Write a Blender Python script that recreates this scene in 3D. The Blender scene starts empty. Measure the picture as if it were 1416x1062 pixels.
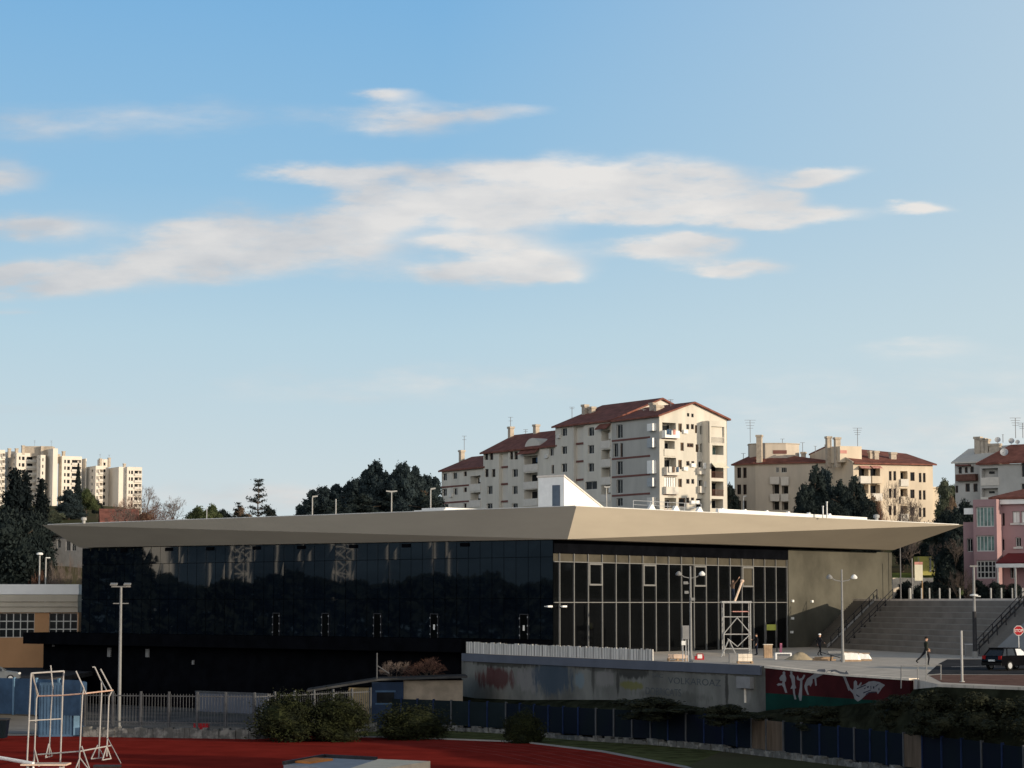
import bpy, math, random
from mathutils import Vector, Matrix

# ------------------------------------------------------------------ camera, world, sun, exposure
scene = bpy.context.scene
COL = scene.collection
F_PX, CX, CY, HOR = 3225.0, 708.0, 531.0, 833.0      # focal length and horizon in photo pixels
PITCH = math.atan((HOR - CY) / F_PX)
CAM = Vector((0.0, 0.0, 4.3))                          # the plaza is z = 0
SUN_EL = math.radians(9.0)
SUN_AZ = Vector((0.87, -0.50, 0.0)).normalized()       # horizontal direction towards the sun

cam_data = bpy.data.cameras.new("camera")
cam_data.sensor_width = 36.0
cam_data.lens = 36.0 * F_PX / 1416.0
cam_data.clip_end = 12000.0
cam = bpy.data.objects.new("camera", cam_data)
COL.objects.link(cam)
cam.location = CAM
cam.rotation_euler = (math.pi / 2 + PITCH, 0, 0)
scene.camera = cam

scene.view_settings.view_transform = 'Standard'
scene.view_settings.look = 'None'
scene.view_settings.gamma = 1.0
scene.view_settings.exposure = 0.0
scene.view_settings.use_curve_mapping = False

sun_data = bpy.data.lights.new("sun", 'SUN')
sun_data.energy = 4.6
sun_data.angle = math.radians(0.5)
sun_data.color = (1.0, 0.84, 0.64)
sun = bpy.data.objects.new("sun", sun_data)
COL.objects.link(sun)
sdir = SUN_AZ * math.cos(SUN_EL) + Vector((0, 0, math.sin(SUN_EL)))
sun.rotation_euler = sdir.to_track_quat('Z', 'Y').to_euler()

# ------------------------------------------------------------------ pixel -> world helpers (photo pixels, real distances)
CP, SP = math.cos(PITCH), math.sin(PITCH)
def ray(px, py):
    x, up = px - CX, CY - py
    return Vector((x, F_PX * CP - up * SP, F_PX * SP + up * CP))
def P(px, py, Y):
    d = ray(px, py)
    return CAM + d * (Y / d.y)
def G(px, py, z):
    d = ray(px, py)
    return CAM + d * ((z - CAM.z) / d.z)
def onp(px, py, O, u):
    """photo point on the vertical plane through O along u -> (distance along u, height)"""
    d = ray(px, py)
    n = (-u[1], u[0])
    t = ((O[0] - CAM.x) * n[0] + (O[1] - CAM.y) * n[1]) / (d.x * n[0] + d.y * n[1])
    p = CAM + d * t
    return ((p.x - O[0]) * u[0] + (p.y - O[1]) * u[1], p.z)

# ------------------------------------------------------------------ world: Nishita sky with high clouds laid out by direction
world = bpy.data.worlds.new("World")
scene.world = world
world.use_nodes = True
wn, wl = world.node_tree.nodes, world.node_tree.links
wn.clear()
def N(kind, **kw):
    n = wn.new(kind)
    for k, v in kw.items():
        setattr(n, k, v)
    return n
def M_(op, a, b=None, c=None, clamp=False):
    n = N('ShaderNodeMath', operation=op)
    n.use_clamp = clamp
    for i, v in enumerate((a, b, c)):
        if v is None: continue
        if isinstance(v, (int, float)): n.inputs[i].default_value = v
        else: wl.new(v, n.inputs[i])
    return n.outputs[0]
def V_(op, a, b=None, c=None, out=0):
    n = N('ShaderNodeVectorMath', operation=op)
    for i, v in enumerate((a, b, c)):
        if v is None: continue
        if isinstance(v, tuple): n.inputs[i].default_value = v
        else: wl.new(v, n.inputs[i])
    return n.outputs[out]
SKY_STRENGTH = 0.12
out = N('ShaderNodeOutputWorld'); bg = N('ShaderNodeBackground')
bg.inputs['Strength'].default_value = SKY_STRENGTH
wl.new(bg.outputs[0], out.inputs[0])
sky = N('ShaderNodeTexSky', sky_type='NISHITA', sun_disc=False)
sky.sun_elevation = SUN_EL
sky.sun_rotation = math.atan2(SUN_AZ.x, SUN_AZ.y)
sky.altitude = 20.0; sky.air_density = 1.0; sky.dust_density = 1.0; sky.ozone_density = 1.2
tc = N('ShaderNodeTexCoord')
sep = N('ShaderNodeSeparateXYZ'); wl.new(tc.outputs['Generated'], sep.inputs[0])
yy = M_('MAXIMUM', sep.outputs[1], 0.05); hor2 = M_('SQRT', M_('ADD', M_('MULTIPLY', sep.outputs[0], sep.outputs[0]), M_('MULTIPLY', sep.outputs[1], sep.outputs[1])))
uu = M_('DIVIDE', sep.outputs[0], yy); vv = M_('DIVIDE', sep.outputs[2], yy)
comb = N('ShaderNodeCombineXYZ'); wl.new(uu, comb.inputs[0]); wl.new(vv, comb.inputs[1])
st = V_('MULTIPLY', comb.outputs[0], (14.0, 42.0, 1.0))
n1 = N('ShaderNodeTexNoise'); n1.inputs['Scale'].default_value = 1.0; n1.inputs['Detail'].default_value = 7.0; n1.inputs['Roughness'].default_value = 0.55
wl.new(st, n1.inputs['Vector'])
st2 = V_('MULTIPLY', comb.outputs[0], (36.0, 130.0, 1.0))
n2 = N('ShaderNodeTexNoise'); n2.inputs['Scale'].default_value = 1.0; n2.inputs['Detail'].default_value = 9.0; n2.inputs['Roughness'].default_value = 0.6
wl.new(st2, n2.inputs['Vector'])
warp = V_('MULTIPLY', V_('SUBTRACT', n1.outputs['Color'], (0.5, 0.5, 0.5)), (0.034, 0.012, 0.0))
warp2 = V_('MULTIPLY', V_('SUBTRACT', n2.outputs['Color'], (0.5, 0.5, 0.5)), (0.016, 0.007, 0.0))
pos = V_('ADD', V_('ADD', comb.outputs[0], warp), warp2)
def duv(px, py):
    d = ray(px, py); return d.x / d.y, d.z / d.y
clouds = [  # centre x, y, half-width, half-height (as seen from the stand), weight
    (840, 246, 130, 30, 1.0), (940, 250, 75, 34, 1.0), (740, 254, 110, 34, 1.0), (630, 262, 90, 36, .95), (540, 268, 70, 38, .9), (500, 308, 70, 44, .95), (455, 340, 85, 38, .95), (480, 240, 70, 14, .7), (410, 240, 60, 12, .8),
    (360, 325, 80, 36, .9), (280, 330, 70, 34, .85), (230, 360, 80, 30, .8), (150, 385, 90, 20, .7), (320, 372, 90, 18, .75), (70, 385, 100, 26, .7), (20, 400, 70, 18, .6), (20, 380, 60, 12, .6), (700, 300, 110, 26, .85), (850, 285, 70, 22, .75), (690, 350, 85, 26, 1.0), (730, 372, 80, 23, 1.1), (640, 378, 100, 16, 1.0), (780, 384, 40, 10, .8), (640, 335, 60, 10, .5),
    (55, 316, 105, 20, 1.2), (0, 245, 65, 24, 1.0), (40, 172, 220, 36, .5), (575, 163, 95, 25, .85), (650, 158, 40, 12, .6), (720, 150, 60, 11, .6), (545, 130, 45, 10, .8), (1000, 268, 60, 26, .85), (1045, 280, 60, 14, 1.2), (1000, 292, 60, 9, 1.0), (960, 300, 60, 10, .9),
    (1110, 297, 85, 11, 1.4), (1055, 311, 50, 9, 1.2), (1140, 236, 60, 11, 1.3), (1105, 249, 50, 10, 1.4), (915, 345, 75, 14, 1.5), (960, 332, 45, 11, 1.2), (1010, 371, 65, 12, 1.6), (1278, 286, 50, 9, 1.3), (885, 306, 60, 10, 1.2), (1060, 270, 40, 8, .9),
    (390, 690, 130, 26, .85), (560, 530, 380, 36, .45), (60, 566, 160, 14, .42), (20, 436, 50, 7, .45), (160, 678, 190, 18, .3),
    (1290, 478, 70, 12, .42), (1380, 590, 480, 110, .55), (330, 165, 200, 30, .36)]
acc = None
for cx, cy, rx, ry, w in clouds:
    u0, v0 = duv(cx, cy)
    ru, rv = rx / 3239.0, ry / 3239.0
    q = V_('MULTIPLY_ADD', pos, (1 / ru, 1 / rv, 0.0), (-u0 / ru, -v0 / rv, 0.0))
    d2 = V_('DOT_PRODUCT', q, q, out=1)
    e = M_('EXPONENT', M_('MULTIPLY', d2, -1.0))
    acc = M_('MULTIPLY', e, w) if acc is None else M_('MULTIPLY_ADD', e, w, acc)
nz = M_('MULTIPLY', M_('SUBTRACT', n2.outputs['Fac'], 0.5), 1.7)
nz1 = M_('MULTIPLY', M_('SUBTRACT', n1.outputs['Fac'], 0.5), 1.1)
field = M_('MULTIPLY', M_('MINIMUM', acc, 1.15), M_('ADD', M_('ADD', nz, nz1), 1.0))
mr = N('ShaderNodeMapRange', interpolation_type='SMOOTHSTEP')
wl.new(field, mr.inputs['Value']); mr.inputs['From Min'].default_value = 0.15; mr.inputs['From Max'].default_value = 1.2
mr.inputs['To Max'].default_value = 0.84
# cloud tone: cream where thin and sunlit, greyer in the thick middle
K = 1.0 / SKY_STRENGTH
tone = N('ShaderNodeMapRange'); wl.new(n1.outputs['Fac'], tone.inputs['Value']); tone.inputs['From Min'].default_value = 0.36; tone.inputs['From Max'].default_value = 0.62
ccol = N('ShaderNodeMix', data_type='RGBA'); wl.new(M_('ADD', M_('MULTIPLY', tone.outputs[0], .75), M_('MULTIPLY_ADD', uu, 2.2, .2), clamp=True), ccol.inputs[0])
ccol.inputs[6].default_value = (0.58 * K, 0.58 * K, 0.595 * K, 1); ccol.inputs[7].default_value = (0.88 * K, 0.825 * K, 0.77 * K, 1)
# clear winter air: deep blue above, paling towards the horizon and towards the sun's side
ramp = N('ShaderNodeValToRGB'); cr = ramp.color_ramp; wl.new(M_('DIVIDE', sep.outputs[2], M_('MAXIMUM', hor2, .02)), ramp.inputs[0])
stops = [(0.0, (.63, .69, .70)), (.045, (.61, .70, .73)), (.115, (.47, .645, .75)), (.18, (.29, .52, .735)), (.26, (.205, .445, .72)), (.6, (.10, .25, .55))]
while len(cr.elements) < len(stops): cr.elements.new(0.5)
for e_, (p_, c_) in zip(cr.elements, stops): e_.position = p_; e_.color = c_ + (1,)
pale = N('ShaderNodeMix', data_type='RGBA'); wl.new(M_('MINIMUM', M_('MULTIPLY_ADD', uu, 2.0, .06, clamp=True), .7), pale.inputs[0])
wl.new(ramp.outputs[0], pale.inputs[6]); pale.inputs[7].default_value = (.63, .715, .735, 1)
scl = V_('MULTIPLY', pale.outputs[2], (K, K, K))
# unseen bright cloud added behind the camera to raise the ambient light
nb = N('ShaderNodeTexNoise'); nb.inputs['Scale'].default_value = 1.0; nb.inputs['Detail'].default_value = 5.0
wl.new(V_('MULTIPLY', tc.outputs['Generated'], (2.2, 2.2, 7.0)), nb.inputs['Vector'])
back = N('ShaderNodeMapRange', interpolation_type='SMOOTHSTEP'); wl.new(sep.outputs[1], back.inputs['Value']); back.inputs['From Min'].default_value = -.22; back.inputs['From Max'].default_value = -.6
bfac = N('ShaderNodeMapRange', interpolation_type='SMOOTHSTEP'); wl.new(nb.outputs['Fac'], bfac.inputs['Value']); bfac.inputs['From Min'].default_value = .34; bfac.inputs['From Max'].default_value = .56
bsky = N('ShaderNodeMix', data_type='RGBA'); wl.new(M_('MULTIPLY', bfac.outputs[0], back.outputs[0]), bsky.inputs[0])
wl.new(scl, bsky.inputs[6]); bsky.inputs[7].default_value = (2.05 * K, 1.96 * K, 1.84 * K, 1)
low = N('ShaderNodeMapRange', interpolation_type='SMOOTHSTEP'); wl.new(sep.outputs[2], low.inputs['Value']); low.inputs['From Min'].default_value = .75; low.inputs['From Max'].default_value = .30
skym = N('ShaderNodeMix', data_type='RGBA'); wl.new(low.outputs[0], skym.inputs[0])
wl.new(sky.outputs[0], skym.inputs[6]); wl.new(bsky.outputs[2], skym.inputs[7])
mix = N('ShaderNodeMix', data_type='RGBA'); wl.new(mr.outputs[0], mix.inputs[0])
wl.new(skym.outputs[2], mix.inputs[6]); wl.new(ccol.outputs[2], mix.inputs[7])
wl.new(mix.outputs[2], bg.inputs['Color'])

# ------------------------------------------------------------------ materials
def mat(name, col, rough=0.75, var=0.12, scale=1.5, metal=0.0, bump=0.0, spec=0.12, ior=1.45, stretch=None, col2=None, detail=5.0, bscale=None, lo=0.35, hi=0.65):
    m = bpy.data.materials.new(name)
    m.use_nodes = True
    nt = m.node_tree; b = nt.nodes['Principled BSDF']
    b.inputs['Roughness'].default_value = rough
    b.inputs['Metallic'].default_value = metal
    b.inputs['Specular IOR Level'].default_value = spec
    b.inputs['IOR'].default_value = ior
    c = Vector(col)
    ca = tuple(c * (1 - var)) + (1,); cb = (tuple(c * (1 + var)) if col2 is None else tuple(col2)) + (1,)
    if col2 is not None: ca = tuple(c) + (1,)
    t = nt.nodes.new('ShaderNodeTexCoord'); mp = nt.nodes.new('ShaderNodeMapping')
    nt.links.new(t.outputs['Object'], mp.inputs[0])
    if stretch: mp.inputs['Scale'].default_value = stretch
    nz = nt.nodes.new('ShaderNodeTexNoise'); nz.inputs['Scale'].default_value = scale; nz.inputs['Detail'].default_value = detail
    nz.inputs['Roughness'].default_value = 0.6
    nt.links.new(mp.outputs[0], nz.inputs['Vector'])
    r = nt.nodes.new('ShaderNodeMapRange'); nt.links.new(nz.outputs['Fac'], r.inputs[0])
    r.inputs[1].default_value = lo; r.inputs[2].default_value = hi
    mx = nt.nodes.new('ShaderNodeMix'); mx.data_type = 'RGBA'
    nt.links.new(r.outputs[0], mx.inputs[0]); mx.inputs[6].default_value = ca; mx.inputs[7].default_value = cb
    nt.links.new(mx.outputs[2], b.inputs['Base Color'])
    if bump:
        bp = nt.nodes.new('ShaderNodeBump'); bp.inputs['Strength'].default_value = bump; bp.inputs['Distance'].default_value = 0.05
        if bscale:
            nb = nt.nodes.new('ShaderNodeTexNoise'); nb.inputs['Scale'].default_value = bscale; nb.inputs['Detail'].default_value = 3
            nt.links.new(mp.outputs[0], nb.inputs['Vector']); nt.links.new(nb.outputs['Fac'], bp.inputs['Height'])
        else:
            nt.links.new(nz.outputs['Fac'], bp.inputs['Height'])
        nt.links.new(bp.outputs[0], b.inputs['Normal'])
    return m
def stripes(m, axis_dir, period, dark, width=0.12):
    """regular joints (cladding seams, tile rows, boards) across a material, along a world direction"""
    nt = m.node_tree; b = nt.nodes['Principled BSDF']
    src = b.inputs['Base Color'].links[0].from_socket
    t = nt.nodes.new('ShaderNodeTexCoord')
    dp = nt.nodes.new('ShaderNodeVectorMath'); dp.operation = 'DOT_PRODUCT'
    nt.links.new(t.outputs['Object'], dp.inputs[0]); dp.inputs[1].default_value = tuple(Vector(axis_dir).normalized() / period)
    fr = nt.nodes.new('ShaderNodeMath'); fr.operation = 'FRACT'; nt.links.new(dp.outputs['Value'], fr.inputs[0])
    lt = nt.nodes.new('ShaderNodeMath'); lt.operation = 'LESS_THAN'; nt.links.new(fr.outputs[0], lt.inputs[0]); lt.inputs[1].default_value = width
    mx = nt.nodes.new('ShaderNodeMix'); mx.data_type = 'RGBA'; mx.blend_type = 'MULTIPLY'
    nt.links.new(lt.outputs[0], mx.inputs[0]); nt.links.new(src, mx.inputs[6]); mx.inputs[7].default_value = (dark, dark, dark, 1)
    nt.links.new(mx.outputs[2], b.inputs['Base Color'])
    return m

LD = Vector((-0.752, 0.659, 0)).normalized()      # along the hall's long glass front, away from the near corner
RD = Vector((0.659, 0.752, 0)).normalized()       # along the hall's entrance front
M = {}
M['fascia'] = mat('sand_cladding', (0.395, 0.348, 0.278), 0.62, 0.045, 0.5, stretch=(.25, .25, 1.5))
M['roof_top'] = mat('roof_membrane', (0.70, 0.69, 0.66), 0.8, 0.06, 0.5)
M['dark_glass'] = mat('dark_glass', (0.0030, 0.0055, 0.0095), 0.02, 0.2, 0.2, spec=0.5, ior=1.72)
M['black_glass'] = mat('black_glass', (0.003, 0.0035, 0.004), 0.05, 0.2, 0.2, spec=0.5, ior=1.30)
M['beige_glass'] = mat('beige_glass', (0.070, 0.063, 0.048), 0.25, 0.18, 0.6)  # beige of the sunlit ceiling edge is put into this colour
M['black_clad'] = mat('black_cladding', (0.004, 0.0045, 0.006), 0.7, 0.25, 0.8, spec=0.0)
M['mullion'] = mat('grey_aluminium', (0.17, 0.17, 0.165), 0.45, 0.08, 3)
M['sun_mullion'] = M['mullion']
M['dark_frame'] = mat('dark_steel', (0.03, 0.03, 0.033), 0.5, 0.2, 3)
M['hall_concrete'] = mat('olive_render', (0.080, 0.076, 0.060), 0.85, 0.22, 0.25, bump=0.15)
M['white_paint'] = mat('white_paint', (0.78, 0.77, 0.74), 0.6, 0.05, 2)
M['offwhite'] = mat('offwhite_render', (0.62, 0.60, 0.56), 0.8, 0.07, 0.6)
M['grey_door'] = mat('grey_door', (0.10, 0.125, 0.16), 0.5, 0.1, 2)
M['galv'] = mat('galvanised_steel', (0.38, 0.39, 0.40), 0.45, 0.12, 4, metal=0.3)
M['lamp_grey'] = mat('lamp_grey_paint', (0.22, 0.22, 0.215), 0.5, 0.08, 4)
M['lamp_glass'] = mat('lamp_glass', (0.75, 0.75, 0.72), 0.3, 0.03, 4)
M['apt_wall'] = mat('apartment_render', (0.57, 0.535, 0.465), 0.85, 0.11, 0.5, stretch=(1, 1, .22), detail=8)
M['apt_recess'] = mat('apartment_recess_render', (0.56, 0.53, 0.47), 0.85, 0.05, 0.4)
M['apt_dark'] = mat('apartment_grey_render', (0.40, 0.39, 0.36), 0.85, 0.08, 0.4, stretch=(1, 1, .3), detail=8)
M['apt_b'] = mat('beige_render', (0.50, 0.44, 0.365), 0.85, 0.11, 0.4, stretch=(1, 1, .25), detail=8)
M['apt_c'] = mat('warm_cream_render', (0.59, 0.50, 0.385), 0.85, 0.11, 0.4, stretch=(1, 1, .25), detail=8)
M['apt_d'] = mat('grey_white_render', (0.42, 0.41, 0.385), 0.85, 0.12, 0.3)
M['tower'] = mat('tower_render', (0.66, 0.60, 0.52), 0.85, 0.05, 0.1)
M['pink'] = mat('pink_render', (0.33, 0.215, 0.22), 0.85, 0.07, 0.4)
M['brown_band'] = mat('brown_band_paint', (0.16, 0.075, 0.065), 0.8, 0.1, 1)
M['tiles'] = stripes(mat('red_roof_tiles', (0.20, 0.082, 0.062), 0.85, 0.28, 0.9, detail=8), (0, 0, 1), 0.17, 0.7, 0.25)
M['maroon'] = mat('maroon_awning', (0.10, 0.02, 0.024), 0.8, 0.1, 2)
M['window_frame'] = mat('window_frame_white', (0.55, 0.54, 0.51), 0.6, 0.06, 3)
M['brown_frame'] = mat('window_frame_brown', (0.10, 0.06, 0.045), 0.7, 0.2, 3)
M['pane'] = mat('window_pane', (0.012, 0.014, 0.016), 0.08, 0.3, 0.5)
M['green_pane'] = mat('conservatory_pane', (0.16, 0.24, 0.22), 0.12, 0.35, 1.2)
M['shutter'] = stripes(mat('brown_shutter', (0.22, 0.14, 0.085), 0.75, 0.2, 3), (0, 0, 1), 0.12, 0.6, 0.35)
M['balc'] = mat('balcony_render', (0.60, 0.56, 0.50), 0.8, 0.06, 1.5)
M['balc_brown'] = mat('balcony_brown_rail', (0.13, 0.065, 0.05), 0.7, 0.2, 3)
M['chimney'] = mat('chimney_render', (0.42, 0.36, 0.29), 0.9, 0.15, 1.5)
M['metal_thin'] = mat('aerial_metal', (0.16, 0.16, 0.17), 0.5, 0.1, 5)
M['asphalt'] = mat('asphalt', (0.050, 0.051, 0.054), 0.9, 0.25, 0.6, bump=0.1, detail=8, spec=0.0)
M['paving'] = stripes(stripes(mat('plaza_paving', (0.50, 0.45, 0.385), 0.9, 0.14, 0.8, detail=8, spec=0.0), (.977, .213, 0), 1.6, .78, .05), (.213, -.977, 0), 1.6, .78, .05)
M['post_grey'] = mat('greyish_white_post', (0.36, 0.355, 0.34), 0.6, 0.08, 2)
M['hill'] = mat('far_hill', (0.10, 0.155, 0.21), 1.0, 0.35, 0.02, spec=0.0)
M['dim_concrete'] = mat('dim_concrete', (0.10, 0.10, 0.098), 0.95, 0.3, 0.3, spec=0.0, detail=8)
M['brick_pave'] = stripes(mat('brick_paving', (0.17, 0.105, 0.085), 0.9, 0.2, 1.2, detail=8, spec=0.0), (1, 0.1, 0), 0.5, 0.75, 0.08)
M['step_conc'] = mat('step_concrete', (0.195, 0.182, 0.166), 0.9, 0.15, 0.5, detail=9)
M['step_edge'] = mat('step_edge_concrete', (0.66, 0.59, 0.52), 0.9, 0.1, 1)
M['wing_conc'] = mat('wing_concrete', (0.26, 0.255, 0.245), 0.9, 0.08, 0.4)
M['track'] = mat('red_track_rubber', (0.20, 0.022, 0.016), 0.9, 0.18, 0.35, detail=9, spec=0.0)
M['line_white'] = mat('worn_white_line', (0.23, 0.085, 0.075), 0.9, 0.3, 0.7, spec=0.0)
M['concrete_pad'] = mat('concrete_pad', (0.30, 0.29, 0.275), 0.9, 0.12, 0.4, spec=0.0)
M['ground'] = mat('rough_ground', (0.055, 0.060, 0.030), 1.0, 0.5, 0.05, col2=(0.10, 0.085, 0.055), detail=10, spec=0.0)
M['verge'] = mat('grass_verge', (0.075, 0.080, 0.034), 1.0, 0.4, 0.9, bump=0.4, detail=9, spec=0.0)
M['lawn'] = mat('bright_lawn', (0.13, 0.16, 0.035), 1.0, 0.3, 0.7, detail=9)
M['bank'] = mat('dark_bank_soil', (0.020, 0.022, 0.014), 1.0, 0.5, 0.8, bump=0.5, detail=9, spec=0.0)
M['pale_wall'] = mat('stained_concrete', (0.132, 0.132, 0.120), 0.9, 0.35, 0.35, stretch=(1, 1, 0.5), detail=9, bump=0.1)
def sprays(m, u, items):
    """soft-edged paint and stains on a wall: (along, height, half-width, half-height, colour, strength)"""
    nt = m.node_tree; b = nt.nodes['Principled BSDF']; src = b.inputs['Base Color'].links[0].from_socket
    t = nt.nodes.new('ShaderNodeTexCoord')
    n = nt.nodes.new('ShaderNodeTexNoise'); n.inputs['Scale'].default_value = 1.1; n.inputs['Detail'].default_value = 8; n.inputs['Roughness'].default_value = .65
    mp = nt.nodes.new('ShaderNodeMapping'); mp.inputs['Scale'].default_value = (1.6, 1.6, .5); nt.links.new(t.outputs['Object'], mp.inputs[0]); nt.links.new(mp.outputs[0], n.inputs['Vector'])
    def mth(op, *a):
        k = nt.nodes.new('ShaderNodeMath'); k.operation = op; k.use_clamp = False
        for i, v in enumerate(a):
            if isinstance(v, (int, float)): k.inputs[i].default_value = v
            else: nt.links.new(v, k.inputs[i])
        return k.outputs[0]
    d = nt.nodes.new('ShaderNodeVectorMath'); d.operation = 'DOT_PRODUCT'; nt.links.new(t.outputs['Object'], d.inputs[0]); d.inputs[1].default_value = tuple(u)
    sz = nt.nodes.new('ShaderNodeSeparateXYZ'); nt.links.new(t.outputs['Object'], sz.inputs[0])
    for s0, z0, rs, rz, col, k in items:
        a = mth('MULTIPLY_ADD', d.outputs['Value'], 1 / rs, -s0 / rs); c = mth('MULTIPLY_ADD', sz.outputs[2], 1 / rz, -z0 / rz)
        r = mth('SQRT', mth('ADD', mth('MULTIPLY', a, a), mth('MULTIPLY', c, c)))
        v = mth('ADD', r, mth('MULTIPLY', mth('SUBTRACT', n.outputs['Fac'], .5), 2.2))
        g = nt.nodes.new('ShaderNodeMapRange'); g.interpolation_type = 'SMOOTHSTEP'; nt.links.new(v, g.inputs[0]); g.inputs[1].default_value = 1.15; g.inputs[2].default_value = .65; g.inputs[4].default_value = k
        mx = nt.nodes.new('ShaderNodeMix'); mx.data_type = 'RGBA'; nt.links.new(g.outputs[0], mx.inputs[0]); nt.links.new(src, mx.inputs[6]); mx.inputs[7].default_value = col + (1,); src = mx.outputs[2]
    nt.links.new(src, b.inputs['Base Color'])
M['blue_band'] = mat('pale_blue_band', (0.105, 0.116, 0.143), 0.85, 0.08, 0.5)
M['mural_red'] = mat('mural_red', (0.040, 0.006, 0.007), 0.85, 0.3, 0.5, detail=8)
M['mural_green'] = mat('mural_green', (0.003, 0.028, 0.021), 0.85, 0.3, 0.5, detail=8)
M['mural_white'] = mat('mural_white', (0.19, 0.19, 0.195), 0.85, 0.12, 1.2)
M['mural_ink'] = mat('mural_dark_ink', (0.035, 0.035, 0.05), 0.85, 0.2, 1.2)
M['spray_red'] = mat('spray_red', (0.085, 0.02, 0.02), 0.9, 0.4, 1.3, col2=(0.15, 0.11, 0.10), stretch=(2, 2, .6), detail=8)
M['spray_blue'] = mat('spray_blue', (0.055, 0.085, 0.12), 0.9, 0.3, 0.7, col2=(0.10, 0.125, 0.15), stretch=(2, 2, .3), detail=6)
M['spray_yellow'] = mat('spray_yellow', (0.20, 0.19, 0.03), 0.9, 0.3, 1.5, col2=(0.10, 0.10, 0.05), detail=8)
M['spray_ink'] = mat('spray_ink', (0.07, 0.08, 0.085), 0.9, 0.3, 1.5)
M['spray_dark'] = mat('spray_dark', (0.05, 0.05, 0.05), 0.9, 0.5, 1.0, col2=(0.15, 0.14, 0.13), stretch=(2, 2, .5), detail=9)
M['hoarding'] = stripes(stripes(mat('weathered_hoarding', (0.60, 0.57, 0.52), 0.8, 0.3, 1.1, stretch=(4, 4, .3), detail=6), (0.483, -0.875, 0), 0.42, 0.35, 0.14), (0.483, -0.875, 0), 1.31, 0.55, 0.1)
M['blue_panel'] = mat('faded_blue_panel', (0.003, 0.005, 0.014), 0.75, 0.4, 0.4, col2=(0.004, 0.008, 0.011), stretch=(1, 1, .4), detail=7)
M['blue_post'] = mat('blue_post_paint', (0.012, 0.022, 0.062), 0.6, 0.2, 2)
M['teal_panel'] = mat('teal_mesh_panel', (0.006, 0.011, 0.013), 0.8, 0.4, 0.5, col2=(0.009, 0.015, 0.019), detail=7)
M['brown_panel'] = mat('brown_board', (0.10, 0.075, 0.055), 0.85, 0.25, 0.8, stretch=(3, 3, .4), detail=7)
M['picket'] = mat('grey_picket', (0.075, 0.078, 0.083), 0.7, 0.15, 1.5)
M['booth_blue'] = mat('booth_blue', (0.014, 0.026, 0.052), 0.7, 0.2, 0.8)
M['light_blue'] = mat('light_blue_paint', (0.040, 0.078, 0.135), 0.6, 0.25, 0.8)
M['pale_blue'] = mat('pale_blue_paint', (0.12, 0.21, 0.30), 0.6, 0.2, 0.8)
M['rubble'] = mat('rubble_stone', (0.10, 0.10, 0.095), 0.95, 0.5, 1.6, col2=(0.22, 0.215, 0.20), bump=0.6, detail=8, lo=0.48, hi=0.62)
M['hut_wall'] = mat('hut_yellow_wall', (0.21, 0.165, 0.095), 0.9, 0.2, 0.8)
M['hut_beige'] = mat('hut_beige_wall', (0.24, 0.20, 0.155), 0.9, 0.2, 0.8)
M['hut_roof'] = mat('hut_roof', (0.045, 0.045, 0.045), 0.9, 0.3, 0.8)
M['orange'] = mat('orange_render', (0.42, 0.235, 0.12), 0.85, 0.08, 0.3)
M['gym_white'] = mat('gym_white_sheet', (0.80, 0.79, 0.76), 0.6, 0.05, 0.5)
M['gym_beige'] = mat('gym_beige_sheet', (0.46, 0.41, 0.33), 0.7, 0.08, 0.5)
M['cage'] = mat('cage_white_tube', (0.36, 0.345, 0.325), 0.5, 0.12, 2)
M['cage_orange'] = mat('cage_faded_orange', (0.55, 0.36, 0.27), 0.6, 0.15, 1.2)
M['board'] = mat('pale_wood_board', (0.62, 0.47, 0.36), 0.7, 0.1, 1.5)
M['mat_grey'] = mat('mat_grey_cover', (0.30, 0.31, 0.33), 0.7, 0.12, 0.8)
M['mat_orange'] = mat('mat_orange_end', (0.55, 0.20, 0.05), 0.7, 0.15, 1)
M['mat_sunlit'] = mat('mat_sunlit_beige', (0.72, 0.60, 0.44), 0.7, 0.08, 1)  # warm sunlight on the mat's right end is put into this colour
M['car_black'] = mat('car_black_paint', (0.004, 0.004, 0.005), 0.10, 0.1, 2, spec=0.5, ior=1.22)
M['car_grey'] = mat('car_grey_paint', (0.10, 0.11, 0.12), 0.3, 0.1, 2, spec=0.6)
M['car_glass'] = mat('car_glass', (0.02, 0.022, 0.025), 0.05, 0.1, 2, spec=0.6)
M['car_glint'] = mat('window_glint_white', (0.62, 0.64, 0.66), 0.3, 0.12, 2)  # sun glint on the car glass, put into a flat white
M['rubber'] = mat('tyre_rubber', (0.012, 0.012, 0.012), 0.9, 0.2, 3)
M['plate'] = mat('number_plate', (0.62, 0.62, 0.60), 0.5, 0.05, 3)
M['tail'] = mat('tail_lamp_red', (0.25, 0.01, 0.01), 0.3, 0.1, 3)
M['sign_red'] = mat('sign_red', (0.36, 0.02, 0.026), 0.5, 0.08, 3)
M['sign_white'] = mat('sign_white', (0.72, 0.70, 0.66), 0.5, 0.04, 2)
M['sign_cream'] = mat('sign_cream', (0.70, 0.66, 0.52), 0.5, 0.05, 2)
M['wood_post'] = mat('brown_post', (0.30, 0.20, 0.11), 0.8, 0.15, 2)
M['yellow_box'] = mat('faded_yellow', (0.34, 0.31, 0.09), 0.7, 0.15, 0.6)
M['tarp'] = mat('white_tarp', (0.80, 0.77, 0.72), 0.6, 0.05, 1)
M['plank'] = mat('scaffold_plank_pink', (0.52, 0.26, 0.22), 0.8, 0.2, 2)
M['alu'] = mat('scaffold_aluminium', (0.36, 0.36, 0.35), 0.4, 0.1, 3)
M['box_wood'] = mat('wooden_box', (0.36, 0.25, 0.16), 0.85, 0.2, 2)
M['block'] = mat('concrete_block', (0.74, 0.65, 0.53), 0.9, 0.15, 1.5)
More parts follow.
